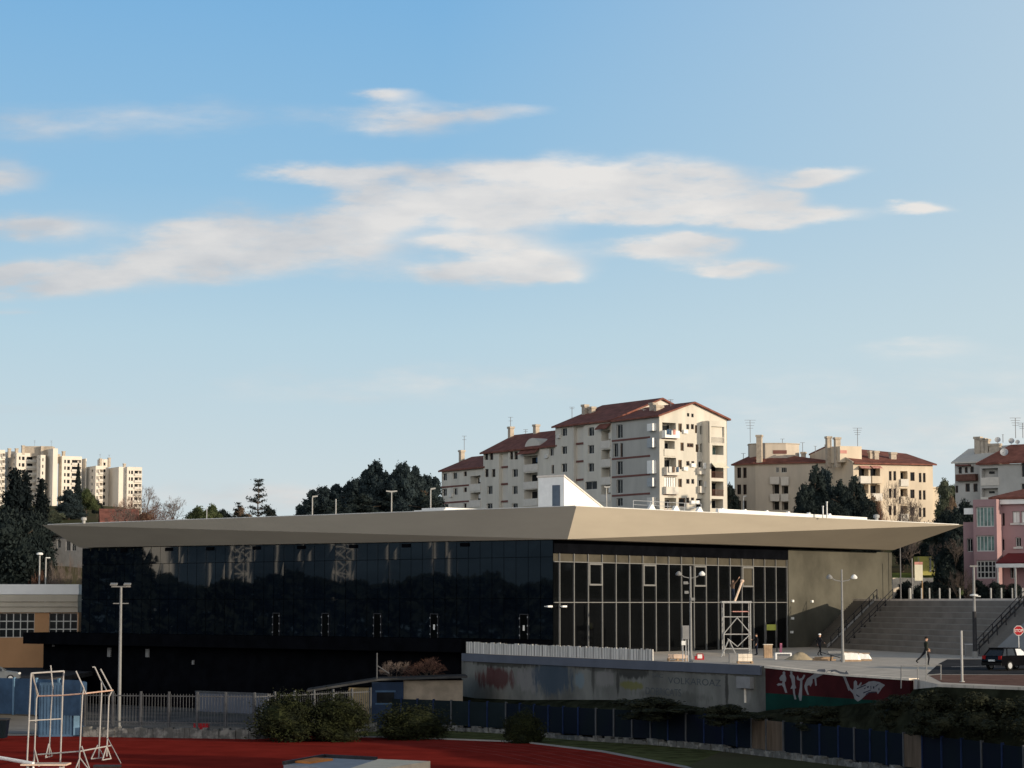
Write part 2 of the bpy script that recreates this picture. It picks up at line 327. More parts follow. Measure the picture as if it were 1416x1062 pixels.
M['sand'] = mat('sand_heap', (0.32, 0.265, 0.18), 1.0, 0.2, 1.5, bump=0.4)
M['cabinet'] = mat('grey_cabinet', (0.22, 0.22, 0.22), 0.6, 0.1, 2)
M['pinkcloth'] = mat('pink_plastic', (0.60, 0.20, 0.28), 0.6, 0.1, 2)
M['hivis'] = mat('hivis_yellow', (0.13, 0.15, 0.035), 0.7, 0.15, 2)
M['cloth_dark'] = mat('dark_cloth', (0.018, 0.018, 0.022), 0.9, 0.3, 6)
M['cloth_blue'] = mat('navy_cloth', (0.016, 0.02, 0.035), 0.9, 0.3, 6)
M['cloth_green'] = mat('dark_green_cloth', (0.030, 0.034, 0.026), 0.9, 0.3, 6)
M['cloth_brown'] = mat('brown_cloth', (0.13, 0.085, 0.06), 0.9, 0.3, 6)
M['skin'] = mat('skin', (0.45, 0.27, 0.19), 0.6, 0.08, 6)
M['hair'] = mat('dark_hair', (0.02, 0.015, 0.012), 0.7, 0.2, 9)
M['helmet'] = mat('white_helmet', (0.75, 0.74, 0.72), 0.35, 0.03, 3)
M['bark'] = mat('bark', (0.075, 0.058, 0.045), 0.95, 0.3, 3)
M['twig'] = mat('winter_twigs', (0.125, 0.100, 0.088), 0.95, 0.25, 1)
M['twig_red'] = mat('reddish_twigs', (0.16, 0.085, 0.06), 0.95, 0.25, 1)
M['leaf_dark'] = mat('dark_evergreen_leaf', (0.007, 0.013, 0.0135), 0.85, 0.5, 0.35, col2=(0.019, 0.027, 0.025), spec=0.2)
M['leaf_dark_shaded'] = mat('shaded_evergreen_leaf', (0.005, 0.009, 0.0105), 0.85, 0.5, 0.35, col2=(0.012, 0.017, 0.018), spec=0.1)  # darker copy of the dark leaf: shade on the left conifers is in the colour
M['leaf_mid'] = mat('green_leaf', (0.040, 0.060, 0.026), 0.85, 0.5, 0.3, col2=(0.080, 0.092, 0.040), spec=0.2)
M['leaf_pine'] = mat('pine_needles', (0.012, 0.022, 0.026), 0.85, 0.5, 0.3, col2=(0.028, 0.040, 0.042), spec=0.2)  # blue of distance haze is put into the needle colour
M['leaf_grey'] = mat('grey_green_leaf', (0.060, 0.075, 0.050), 0.85, 0.5, 0.3, col2=(0.10, 0.11, 0.075), spec=0.2)
M['leaf_brown'] = mat('brown_winter_leaf', (0.085, 0.055, 0.036), 0.9, 0.5, 0.4, col2=(0.13, 0.095, 0.065), spec=0.2)
M['leaf_shrub'] = mat('shrub_leaf', (0.007, 0.010, 0.0045), 0.85, 0.5, 0.9, col2=(0.026, 0.031, 0.009), spec=0.2)
M['leaf_black'] = mat('ivy_leaf', (0.012, 0.016, 0.009), 0.85, 0.5, 0.6, col2=(0.028, 0.030, 0.016), spec=0.2)
# ------------------------------------------------------------------ mesh helpers
def V3(p, z=None):
    return Vector((p[0], p[1], p[2] if z is None else z))
class MB:
    def __init__(s): s.v = []; s.f = []; s.mi = []; s.m = 0
    def add(s, vs, fs):
        o = len(s.v); s.v += [tuple(p) for p in vs]
        for f in fs: s.f.append([o + i for i in f]); s.mi.append(s.m)
        return s
    def poly(s, *ps): return s.add(ps, [list(range(len(ps)))])
    def box(s, x0, x1, y0, y1, z0, z1):
        return s.obox((0, 0), (1, 0), (0, 1), x0, x1, y0, y1, z0, z1)
    def obox(s, O, u, n, s0, s1, n0, n1, z0, z1):
        c = []
        for z in (z0, z1):
            for a, b in ((s0, n0), (s1, n0), (s1, n1), (s0, n1)):
                c.append((O[0] + u[0] * a + n[0] * b, O[1] + u[1] * a + n[1] * b, z))
        flip = (u[0] * n[1] - u[1] * n[0]) * (1 if s1 > s0 else -1) * (1 if n1 > n0 else -1) * (1 if z1 > z0 else -1) < 0
        fs = [[0, 3, 2, 1], [4, 5, 6, 7], [0, 1, 5, 4], [1, 2, 6, 5], [2, 3, 7, 6], [3, 0, 4, 7]]
        if flip: fs = [f[::-1] for f in fs]
        return s.add(c, fs)
    def prism(s, pts, z0, z1):
        n = len(pts)
        area = sum(pts[i][0] * pts[(i + 1) % n][1] - pts[(i + 1) % n][0] * pts[i][1] for i in range(n))
        if area < 0: pts = list(pts)[::-1]
        vs = [(p[0], p[1], z0 if not callable(z0) else z0(p)) for p in pts] + [(p[0], p[1], z1 if not callable(z1) else z1(p)) for p in pts]
        fs = [list(range(n))[::-1], list(range(n, 2 * n))] + [[i, (i + 1) % n, n + (i + 1) % n, n + i] for i in range(n)]
        return s.add(vs, fs)
    def solid(s, pts, off):
        """planar polygon in 3D given thickness by the vector off"""
        n = len(pts); off = Vector(off); a = [Vector(p) for p in pts]
        nrm = Vector((0, 0, 0))
        for i in range(n): nrm += a[i].cross(a[(i + 1) % n])
        if nrm.dot(off) < 0: a = a[::-1]
        vs = a + [p + off for p in a]
        fs = [list(range(n))[::-1], list(range(n, 2 * n))] + [[i, (i + 1) % n, n + (i + 1) % n, n + i] for i in range(n)]
        return s.add(vs, fs)
    def tube(s, p, q, r, r2=None, seg=6, cap=True):
        p, q = Vector(p), Vector(q); d = q - p
        if d.length < 1e-6: return s
        d.normalize(); r2 = r if r2 is None else r2
        a = d.orthogonal().normalized(); b = d.cross(a)
        vs = []
        for c, rr in ((p, r), (q, r2)):
            for i in range(seg):
                t = 2 * math.pi * i / seg
                vs.append(c + (a * math.cos(t) + b * math.sin(t)) * rr)
        fs = [[i, (i + 1) % seg, seg + (i + 1) % seg, seg + i] for i in range(seg)]
        if cap: fs += [list(range(seg))[::-1], list(range(seg, 2 * seg))]
        return s.add(vs, fs)
    def path(s, pts, r, seg=6):
        for a, b in zip(pts, pts[1:]): s.tube(a, b, r, seg=seg)
        return s
    def lathe(s, c, prof, seg=12, axis='z'):
        c = Vector(c); vs = []
        for r, h in prof:
            for i in range(seg):
                t = 2 * math.pi * i / seg
                if axis == 'z': vs.append(c + Vector((r * math.cos(t), r * math.sin(t), h)))
                elif axis == 'x': vs.append(c + Vector((h, r * math.cos(t), r * math.sin(t))))
                else: vs.append(c + Vector((r * math.cos(t), -h, r * math.sin(t))))
        k = len(prof); fs = []
        for j in range(k - 1):
            for i in range(seg):
                fs.append([j * seg + i, j * seg + (i + 1) % seg, (j + 1) * seg + (i + 1) % seg, (j + 1) * seg + i])
        fs += [list(range(seg))[::-1], list(range((k - 1) * seg, k * seg))]
        return s.add(vs, fs)
    def build(s, name, m, parent=None, smooth=False):
        off = Vector((0, 0, 0)); q = parent
        while q is not None: off += q.location; q = q.parent
        me = bpy.data.meshes.new(name)
        me.from_pydata([(x - off.x, y - off.y, z - off.z) for x, y, z in s.v], [], s.f)
        for mm in (m if isinstance(m, (list, tuple)) else [m]): me.materials.append(mm)
        if any(s.mi): me.polygons.foreach_set('material_index', s.mi)
        if smooth: me.polygons.foreach_set('use_smooth', [True] * len(me.polygons))
        me.update()
        o = bpy.data.objects.new(name, me); COL.objects.link(o); o.parent = parent
        return o
def thing(name, label, cat, loc, group=None):
    o = bpy.data.objects.new(name, None); COL.objects.link(o)
    o.location = (loc[0], loc[1], loc[2]); o.empty_display_size = 0.3
    return tag(o, label, cat, group)
def tag(o, label, cat, group=None):
    o['label'] = label; o['category'] = cat
    if group: o['group'] = group
    return o
def structure(o):
    o['kind'] = 'structure'; return o
def dup(root, loc, label, group=None, rotz=None, scale=None):
    r = root.copy(); COL.objects.link(r); r.location = loc; r['label'] = label
    if group: r['group'] = group
    if rotz is not None: r.rotation_euler = (0, 0, rotz)
    if scale is not None: r.scale = scale
    for ch in root.children:
        c = ch.copy(); COL.objects.link(c); c.parent = r
        for g in ch.children:
            d = g.copy(); COL.objects.link(d); d.parent = c
    return r
def wall_holes(mb, O, u, n, s0, s1, z0, z1, holes):
    """vertical wall sheet with real openings; holes = (s0,s1,z0,z1,depth)"""
    ss = sorted({s0, s1} | {min(max(h[i], s0), s1) for h in holes for i in (0, 1)})
    zs = sorted({z0, z1} | {min(max(h[i], z0), z1) for h in holes for i in (2, 3)})
    W = lambda a, b, z: (O[0] + u[0] * a - n[0] * b, O[1] + u[1] * a - n[1] * b, z)
    fl = (u[0] * -n[1] + u[1] * n[0]) > 0
    def q(a, b, c, d): mb.poly(*([a, b, c, d] if not fl else [d, c, b, a]))
    for i in range(len(ss) - 1):
        for j in range(len(zs) - 1):
            cs, cz = (ss[i] + ss[i + 1]) / 2, (zs[j] + zs[j + 1]) / 2
            if any(h[0] < cs < h[1] and h[2] < cz < h[3] for h in holes): continue
            q(W(ss[i], 0, zs[j]), W(ss[i + 1], 0, zs[j]), W(ss[i + 1], 0, zs[j + 1]), W(ss[i], 0, zs[j + 1]))
    for a, b, c, d, dep in holes:
        a, b, c, d = max(a, s0), min(b, s1), max(c, z0), min(d, z1)
        q(W(a, 0, c), W(a, 0, d), W(a, dep, d), W(a, dep, c)); q(W(b, 0, d), W(b, 0, c), W(b, dep, c), W(b, dep, d))
        q(W(a, 0, d), W(b, 0, d), W(b, dep, d), W(a, dep, d)); q(W(b, 0, c), W(a, 0, c), W(a, dep, c), W(b, dep, c))
        q(W(a, dep, c), W(b, dep, c), W(b, dep, d), W(a, dep, d))
def window(root, O, u, n, h, frame, pane, bars=1, shut=None, fw=0.07, transom=False):
    a, b, c, d, dep = h
    f = MB(); k = dep - 0.01
    w = min(fw, (b - a) * 0.14)
    f.obox(O, u, n, a, a + w, -k, -k + .06, c, d); f.obox(O, u, n, b - w, b, -k, -k + .06, c, d)
    f.obox(O, u, n, a + w, b - w, -k, -k + .06, c, c + w); f.obox(O, u, n, a + w, b - w, -k, -k + .06, d - w, d)
    for i in range(bars):
        x = a + (b - a) * (i + 1) / (bars + 1)
        f.obox(O, u, n, x - w * .4, x + w * .4, -k, -k + .05, c + w, d - w)
    o = f.build('window', frame, root)
    p = MB().obox(O, u, n, a + w, b - w, -k, -k + .02, c + w, d - w)
    p.build('pane', pane, o)
    if shut:
        for lo, hi in ((a - (b - a) * .48, a - .02), (b + .02, b + (b - a) * .48)):
            MB().obox(O, u, n, lo, hi, .02, .07, c, d).build('shutter', shut, o)
    return o
def hole(O, u, x0, x1, y0, y1, depth):
    xm, ym = (x0 + x1) / 2, (y0 + y1) / 2
    a = onp(x0, ym, O, u)[0]; b = onp(x1, ym, O, u)[0]
    c = onp(xm, y1, O, u)[1]; d = onp(xm, y0, O, u)[1]
    return (min(a, b), max(a, b), c, d, depth)
def gable_roof(O, u, n, s0, s1, w, ze, zr, th=0.28, over=0.5):
    """ridge along u; n points to the front; w = depth of the block"""
    m = MB()
    p = lambda a, b, z: Vector((O[0] + u[0] * a - n[0] * b, O[1] + u[1] * a - n[1] * b, z))
    k = (zr - ze) / (w / 2)
    for b0, z0 in ((-over, ze - k * over), (w + over, ze - k * over)):
        m.solid([p(s0 - over, b0, z0), p(s1 + over, b0, z0), p(s1 + over, w / 2, zr), p(s0 - over, w / 2, zr)], (0, 0, th))
    return m
rnd = random.Random(7)

# ------------------------------------------------------------------ ground
def smooth(a, b, x):
    t = max(0.0, min(1.0, (x - a) / (b - a))); return t * t * (3 - 2 * t)
def interp(x, tab):
    if x <= tab[0][0]: return tab[0][1]
    for (a, b), (c, d) in zip(tab, tab[1:]):
        if x <= c: return b + (d - b) * (x - a) / (c - a)
    return tab[-1][1]
LOW = -5.75
def zpl(y): return -0.45 * max(0.0, min(1.0, (165.0 - y) / 25.0))
def hgt(x, y):
    start = 244.0 + 30.0 * smooth(-38, -48, x)
    if y <= start: return LOW
    r = interp(y, [(245, 4.2), (290, 7.6), (340, 12.0), (370, 14.5), (420, 17.0), (700, 17.0), (1000, 18.0), (2000, 18), (6000, -60)])
    r = LOW + (r - LOW) * smooth(start, start + 10, y) if x > -42 else LOW + (r - LOW) * smooth(start, start + 26, y)
    k = smooth(-0.135, -0.17, x / y)
    r += k * interp(y, [(280, 0), (420, 3), (600, 12), (1000, 26), (2000, 30), (6000, 0)])
    return r
xs = [-6000, -3000, -1500, -900, -600, -450, -350, -300, -250, -220, -190] + list(range(-160, 161, 5)) + [190, 220, 260, 320, 400, 600, 900, 1500, 3000, 6000]
ys = [-800, -200, 0, 60, 100, 130, 160, 190, 215, 230] + list(range(240, 430, 4)) + [450, 480, 520, 560, 600, 650, 700, 800, 900, 1000, 1200, 1600, 2500, 4000, 7000]
g = MB()
g.v = [(x, y, hgt(x, y)) for y in ys for x in xs]
nx = len(xs)
g.f = [[j * nx + i, j * nx + i + 1, (j + 1) * nx + i + 1, (j + 1) * nx + i] for j in range(len(ys) - 1) for i in range(nx - 1)]
g.mi = [0] * len(g.f)
structure(g.build('ground', M['ground'], smooth=True))

# plaza and street level: one solid block, slightly falling towards the camera
WA = Vector((-3.9, 198.2, 0)); WB = Vector((17.4, 159.4, 0)); WC = Vector((24.6, 144.0, 0))   # foot line of the retaining walls
edge = [WA, WB, WC, Vector((24.9, 137.5, 0)), Vector((29.0, 131.5, 0)), Vector((60, 108, 0)), Vector((140, 60, 0)), Vector((260, 60, 0)), Vector((260, 243, 0)), Vector((-3.9, 243, 0))]
pz = MB()
yl = [60, 100, 120, 140, 145, 150, 155, 160, 165, 243]
def clip_y(poly, y0, y1):
    def cut(pl, y, keep_above):
        o = []
        for i in range(len(pl)):
            a, b = pl[i], pl[(i + 1) % len(pl)]
            ia, ib = ((a.y >= y), (b.y >= y)) if keep_above else ((a.y <= y), (b.y <= y))
            if ia: o.append(a)
            if ia != ib: o.append(a + (b - a) * ((y - a.y) / (b.y - a.y)))
        return o
    return cut(cut(poly, y0, True), y1, False)
for a, b in zip(yl, yl[1:]):
    q = clip_y(edge, a, b)
    if len(q) > 2:
        q = [Vector((p.x, p.y, zpl(p.y))) for p in q]
        if sum(q[i].x * q[(i + 1) % len(q)].y - q[(i + 1) % len(q)].x * q[i].y for i in range(len(q))) < 0: q = q[::-1]
        pz.poly(*q)
for a, b in zip(edge, edge[1:] + edge[:1]):
    pz.poly((a.x, a.y, LOW), (b.x, b.y, LOW), (b.x, b.y, zpl(b.y)), (a.x, a.y, zpl(a.y)))
structure(pz.build('plaza', M['paving']))
def sheet(name, m, poly, lift):
    s = MB(); poly = [Vector((p[0], p[1], 0)) for p in poly]
    for a, b in zip(yl, yl[1:]):
        q = clip_y(poly, a, b)
        if len(q) > 2:
            q = [Vector((p.x, p.y, zpl(p.y) + lift)) for p in q]
            if sum(q[i].x * q[(i + 1) % len(q)].y - q[(i + 1) % len(q)].x * q[i].y for i in range(len(q))) < 0: q = q[::-1]
            s.poly(*q)
    return structure(s.build(name, m))
sheet('road', M['asphalt'], [(26.5, 150), (33, 178), (120, 186), (250, 186), (250, 148), (90, 146)], 0.006)
sheet('pavement', M['brick_pave'], [(25.6, 140), (26.4, 149.5), (90, 145.5), (250, 147.5), (250, 100), (62, 110), (30.5, 132.0)], 0.006)
mk = MB()
for i in range(5):
    x = 30 + i * 5.2
    mk.poly((x, 160.3, zpl(160.3) + .012), (x + 3.2, 161.3, zpl(161.3) + .012), (x + 3.2, 161.45, zpl(161.45) + .012), (x, 160.45, zpl(160.45) + .012))
structure(mk.build('road_marking', M['sign_white']))

# running track, verge, concrete pad (all on the low level)
tr_edge = [(-260, 1024), (0, 1017.5), (250, 1016), (400, 1018), (560, 1021), (720, 1027), (830, 1040), (945, 1062), (1010, 1085), (1040, 1120)]
TE = [G(a, b, LOW) for a, b in tr_edge]
inner = []
for i, p in enumerate(TE):
    t = (TE[min(i + 1, len(TE) - 1)] - TE[max(i - 1, 0)]).normalized(); nn = Vector((t.y, -t.x, 0))
    if nn.y > 0: nn = -nn
    inner.append((p, Vector((t.y, -t.x, 0)) if Vector((t.y, -t.x, 0)).y < 0 else Vector((-t.y, t.x, 0))))
tk = MB()
poly = [Vector((p.x, p.y, LOW + .012)) for p in TE] + [Vector((20, 60, LOW + .012)), Vector((-120, 60, LOW + .012))]
tk.poly(*poly[::-1])
structure(tk.build('running_track', M['track']))
ln = MB()
for k, lane in enumerate((1.25, 2.5, 3.75, 5.0, 6.25, 7.5)):
    for (p, nn), (q, nm) in zip(inner, inner[1:]):
        a, b = p + nn * lane, q + nm * lane
        c, d = q + nm * (lane + .06), p + nn * (lane + .06)
        ln.poly(*[Vector((v.x, v.y, LOW + .018)) for v in (a, d, c, b)])
structure(ln.build('track_marking', M['line_white']))
kb = MB()
for (p, nn), (q, nm) in zip(inner, inner[1:]):
    kb.solid([Vector((v.x, v.y, LOW - .05)) for v in (p - nn * .22, q - nm * .22, q - nm * .04, p - nn * .04)], (0, 0, .16))
structure(kb.build('track_kerb', M['wing_conc']))
cp = MB()
c_pts = [G(a, b, LOW) for a, b in ((-260, 1017), (0, 1015), (60, 1015), (92, 1004), (70, 992), (-10, 988), (-260, 990))]
cp.poly(*[Vector((p.x, p.y, LOW + .02)) for p in c_pts])
structure(cp.build('concrete_apron', M['concrete_pad']))

# ------------------------------------------------------------------ embankment below the street
FENCE = [G2 for G2 in []]
def fpt(px, top_y): return P(px, top_y, 7.7 * 3239.0 / (top_y - HOR))
fence_line = [fpt(512, 963), fpt(600, 966.5), fpt(700, 970.5), fpt(800, 977.5), fpt(900, 982), fpt(1000, 988.5), fpt(1060, 994), fpt(1160, 1003), fpt(1250, 1012), fpt(1330, 1020), fpt(1416, 1030), fpt(1520, 1046), fpt(1640, 1066)]
bk = MB()
wall_pts = [WA, WA.lerp(WB, .25), WA.lerp(WB, .5), WA.lerp(WB, .75), WB, WB.lerp(WC, .35), WB.lerp(WC, .7), WC, Vector((24.9, 137.5, 0)), Vector((29.0, 131.5, 0)), Vector((34, 128, 0)), Vector((40, 123, 0)), Vector((60, 108, 0))]
wall_low = [-3.6, -3.4, -3.0, -2.9, -2.8, -2.5, -1.9, -1.0, -.62, -.60, -.60, -.60, -.60]
rows = []
for i in range(13):
    w = wall_pts[i]; f = fence_line[i]
    col = []
    for k in range(7):
        t = k / 6
        z = wall_low[i] + (-5.1 - wall_low[i]) * (t ** 1.15)
        bump = 0.35 * math.sin(i * 2.3 + k * 1.7) * (1 if 0 < k < 6 else 0)
        p = Vector((w.x + (f.x - w.x) * t, w.y + (f.y - w.y) * t, z + bump))
        col.append(p)
    rows.append(col)
for i in range(12):
    for k in range(6):
        bk.poly(rows[i][k], rows[i][k + 1], rows[i + 1][k + 1], rows[i + 1][k])
structure(bk.build('embankment', M['bank'], smooth=True))

vg_ = MB(); v_in = [Vector((p.x, p.y, 0)) for p in TE[:-2]]
v_out = [fence_line[5], fence_line[4], fence_line[3], fence_line[2], fence_line[1], fence_line[0], P(352, 957.5, 174), P(118, 958, 177), P(60, 958, 178)]
vg_.poly(*[Vector((p.x, p.y, LOW + .006)) for p in v_in[1:] + v_out])
structure(vg_.build('grass_verge', M['verge']))

fc_ = MB(); f_pts = [G(-260, 985, LOW), P(118, 958, 179), P(352, 957.5, 176), P(512, 962, 186), Vector((-4, 196, 0)), Vector((-60, 262, 0)), Vector((-140, 250, 0)), Vector((-140, 190, 0))]
fc_.poly(*[Vector((p.x, p.y, LOW + .008)) for p in f_pts])
structure(fc_.build('forecourt', M['dim_concrete']))

hl_ = MB(); ys_h = list(range(-700, 801, 60)); xs_h = [-420, -480, -540, -620, -720, -850]
hl_.v = [(x, y, LOW + (0, 18, 36, 52, 60, 40)[i] * (1 + .18 * math.sin(y * .011 + 1) + .08 * math.sin(y * .037)) * smooth(-760, -300, y) * smooth(760, 330, y)) for y in ys_h for i, x in enumerate(xs_h)]
hl_.f = [[j * 6 + i, j * 6 + i + 1, (j + 1) * 6 + i + 1, (j + 1) * 6 + i] for j in range(len(ys_h) - 1) for i in range(5)]; hl_.mi = [0] * len(hl_.f)
structure(hl_.build('hills', M['hill'], smooth=True))
# ------------------------------------------------------------------ the sports hall
B = P(797, 700, 190.0); ZT = B.z
A = B + LD * 70.2; C = B + RD * 61.5; D = A + RD * 61.5
Bl = P(785, 745.5, 191.5); ZB = Bl.z
def inset_along(d, k, px, py):
    """point on the underside: from the fascia foot along d, pushed k metres in, on the sight line of column px"""
    t = onp(px, py, Bl + k, d)[0]; q = Bl + k + d * t; q.z = P(px, py, q.y).z; return q
Sa = inset_along(LD, RD * 1.5, 110, 757.2)
Sc = inset_along(RD, LD * 4.6, 1236, 760.5)
Sd = Sa + RD * 50; Sd.z = (Sa.z + Sc.z) / 2
LF = Vector((Sa.x - Bl.x, Sa.y - Bl.y, 0)).normalized(); RF = Vector((Sc.x - Bl.x, Sc.y - Bl.y, 0)).normalized()   # lines of the two glass fronts
NL = Vector((-LF.y, LF.x, 0)); NL = NL if NL.y < 0 else -NL
NR = Vector((RF.y, -RF.x, 0)); NR = NR if NR.x > 0 else -NR
W0 = Bl + LD * 2.0 + RD * 0.5; W0.z = 0         # the glass corner
LLEN = onp(113, 800, W0, LF)[0]; RLEN = onp(1233, 800, W0, RF)[0]; LSA = (Vector((Sa.x, Sa.y, 0)) - Vector((Bl.x, Bl.y, 0))).length
hall = thing('sports_hall', 'long black glass sports hall under a wide sand coloured roof with pointed overhangs', 'sports hall', (W0.x, W0.y, 0))
rf = MB()
for f in ((A, B, Bl), (A, Bl, Sa), (B, C, Bl), (C, Sc, Bl), (A, Sa, Sd), (A, Sd, D), (C, D, Sc), (D, Sd, Sc)): rf.poly(*f)
rf.poly(Sa, Bl, Sc, Sd)
NLr, NRr = Vector((-RD.x, -RD.y, 0)), Vector((-LD.x, -LD.y, 0))
roof = rf.build('roof', M['fascia'], hall)
tp = MB(); e = Vector((0, 0, .03)); ctr = (A + B + C + D) / 4
tp.solid([q + (ctr - q) * 0.012 + e for q in (A, B, C, D)], (0, 0, .06))
tp.build('roof_membrane', M['roof_top'], roof)
# body behind the glass
bd = MB(); ins = 0.18
k0 = W0 - NL * ins - NR * ins
bd.prism([k0, k0 + LF * (LLEN - ins), k0 + LF * (LLEN - ins) + RD * 48, k0 + RF * (RLEN - ins) + LD * 40, k0 + RF * (RLEN - ins)], LOW, lambda p: ZB - 0.02)
bd.build('wall', M['black_clad'], hall)
# long glass front: real panels, each set a hair out of true
def panel(mb, O, u, n, s0, s1, z0, z1, off, jit):
    vs = [Vector((O[0] + u[0] * a + n[0] * (off + rnd.uniform(-jit, jit)), O[1] + u[1] * a + n[1] * (off + rnd.uniform(-jit, jit)), z)) for a, z in ((s0, z0), (s1, z0), (s1, z1), (s0, z1))]
    nn = (vs[1] - vs[0]).cross(vs[3] - vs[0])
    mb.poly(*(vs if nn.dot(Vector((n[0], n[1], 0))) > 0 else vs[::-1]))
def topz(s): return ZB + (Sa.z - ZB) * s / LSA - .04
gl = MB(); npan = 46; pw = LLEN / npan
for i in range(npan):
    a, b = i * pw + .025, (i + 1) * pw - .025
    panel(gl, W0, LF, NL, a, b, 1.25, 4.58, 0, .0022); panel(gl, W0, LF, NL, a, b, 4.62, 8.03, 0, .003); panel(gl, W0, LF, NL, a, b, 8.07, topz(a), 0, .003)
gl.build('glass_front', M['dark_glass'], hall)
for px in (382.5, 450.5, 522.5, 601, 725):
    s = onp(px, 860, W0, LF)[0]; f = MB()
    f.obox(W0, LF, NL, s - .48, s - .40, .02, .09, 1.25, 3.35); f.obox(W0, LF, NL, s + .40, s + .48, .02, .09, 1.25, 3.35); f.obox(W0, LF, NL, s - .40, s + .40, .02, .09, 3.27, 3.35)
    d = f.build('door', M['dark_frame'], hall)
    lf = MB().obox(W0, LF, NL, s - .40, s + .40, .03, .06, 1.25, 3.27).build('pane', M['black_glass'], d)
    for z in (1.6, 2.3, 3.0):
        MB().obox(W0, LF, NL, s - .47, s - .42, .09, .13, z, z + .14).build('hinge', M['galv'], d); MB().obox(W0, LF, NL, s + .43, s + .48, .09, .13, z - .1, z + .04).build('hinge', M['galv'], d)
    if px > 590: MB().obox(W0, LF, NL, s - .10, s + .10, .062, .075, 1.95, 2.4).build('notice', M['sign_white'], d)
for px in (172, 234, 291, 355, 417, 489, 562, 643):
    s = onp(px, 756, W0, LF)[0]
    MB().obox(W0, LF, NL, s - .45, s + .45, .03, .16, topz(s) - .42, topz(s) - .1).build('spotlight_box', M['black_clad'], hall)
# plinth terrace along the long front, running out past the corner
pl = MB(); s_end = onp(32, 876, W0 + NL * 1.6, LF)[0]
pl.obox(W0, LF, NL, 9.0, s_end, .02, 1.6, .1, 1.24)
pl.obox(W0, LF, NL, LLEN + .03, s_end, -9.0, 0.015, .1, 1.24)
pl.build('plinth', M['black_clad'], hall)
lw = MB()
lw.obox(W0, LF, NL, LLEN, s_end - .9, -8.4, -.3, LOW, .09)
lw.build('basement_wall', M['black_clad'], hall)
for px, py, w, hh in ((203, 903, .5, .8), (266, 916, .25, .4), (150, 902, .5, .9), (73, 893, .3, .2)):
    s, z = onp(px, py, W0, LF)
    MB().obox(W0, LF, NL, s - w / 2, s + w / 2, -.17, -.03, z - hh / 2, z + hh / 2).build('wall_vent', M['cabinet'], hall)
# entrance front
S_END = onp(1087, 800, W0, RF)[0]
st_ = [0.0, .8] + [.8 + (S_END - .8) * i / 18 for i in range(1, 19)]
b1, b2, b3 = MB(), MB(), MB()
for a, b in zip(st_, st_[1:]):
    a += .03; b -= .03
    panel(b1, W0, RF, NR, a, b, .06, 4.27, 0, .003); panel(b1, W0, RF, NR, a, b, 4.33, 7.63, 0, .003); panel(b2, W0, RF, NR, a, b, 7.70, 8.33, 0, .003)
b1.build('entrance_glass', M['black_glass'], hall)
b2.build('clerestory_glass', M['beige_glass'], hall)
b3.obox(W0, RF, NR, 0, S_END + .3, .0, .10, 8.36, ZB - .03)
b3.build('lintel', M['black_clad'], hall)
for s in st_[1:]:
    MB().obox(W0, RF, NR, s - .045, s + .045, .005, .13, 0.0, 8.35).build('mullion', M['mullion'], hall)
for z in (4.30, 7.66):
    t = MB()
    for a, b in zip(st_, st_[1:]): t.obox(W0, RF, NR, a + .046, b - .046, .006, .12, z - .035, z + .035)
    t.build('transom', M['mullion'], hall)
for i in (2, 6, 10, 14):
    a, b = st_[i + 1] + .06, st_[i + 2] - .06; f = MB()
    f.obox(W0, RF, NR, a, a + .13, .02, .17, 5.72, 7.6); f.obox(W0, RF, NR, b - .13, b, .02, .17, 5.72, 7.6)
    f.obox(W0, RF, NR, a + .13, b - .13, .02, .17, 5.72, 5.86); f.obox(W0, RF, NR, a + .13, b - .13, .02, .17, 7.46, 7.6)
    w = f.build('window', M['mullion'], hall)
    MB().obox(W0, RF, NR, a + .13, b - .13, .03, .05, 5.86, 7.46).build('pane', M['beige_glass'] if i == 14 else M['black_glass'], w)
cw = MB()
cw.obox(W0, RF, NR, S_END + .35, RLEN, -.1, .06, 0, ZB - .05)
cw.build('concrete_wall', M['hall_concrete'], hall)
for px, py in ((1094, 831), (1121, 831.5), (1094, 855), (1093, 874)):
    s, z = onp(px, py, W0, RF)
    MB().obox(W0, RF, NR, s - .16, s + .16, .07, .24, z - .11, z + .11).build('wall_lamp', M['lamp_glass'], hall)
# camera brackets near the glass corner
for px, py in ((753, 838.5), (773, 838.5)):
    s, z = onp(px, py, W0, RF)
    o = MB(); o.obox(W0, RF, NR, s - .3, s + .3, .45, .6, z - .07, z + .07); o.obox(W0, RF, NR, s - .03, s + .03, 0, .45, z - .03, z + .03)
    o.build('floodlight', M['white_paint'], hall)
# roof-top bits: stair head with sloping top, skylights, rails, vents
pc = P(780, 700, 206); pc.z = ZT
ph_h = P(780, 658.5, 206).z
w = MB(); top = [pc, pc + LD * 3.0, pc + LD * 3.0 + RD * 5.6, pc + RD * 5.6]
def phz(p):
    r = (Vector((p[0], p[1], 0)) - Vector((pc.x, pc.y, 0))).dot(RD); return ph_h + (ZT + .55 - ph_h) * max(0, r - .0) / 5.6
w.prism(top, ZT - .1, phz)
sh = w.build('stair_head', M['white_paint'], roof)
d1, d2 = onp(764, 680, pc, LD)[0], onp(774.5, 680, pc, LD)[0]
MB().obox(pc, LD, NLr, d2, d1, .0, .04, ZT, ZT + 2.55).build('door', M['grey_door'], sh)
cp_ = MB()
q = [Vector((p.x, p.y, phz(p) + .005)) for p in (pc + NLr * .1 + NRr * .1, pc + LD * 3.1 + NLr * .1 - NRr * .0, pc + LD * 3.1 + RD * 5.7, pc + RD * 5.7 + NRr * .1)]
cp_.solid(q, (0, 0, .14)); cp_.build('coping', M['step_edge'], sh)
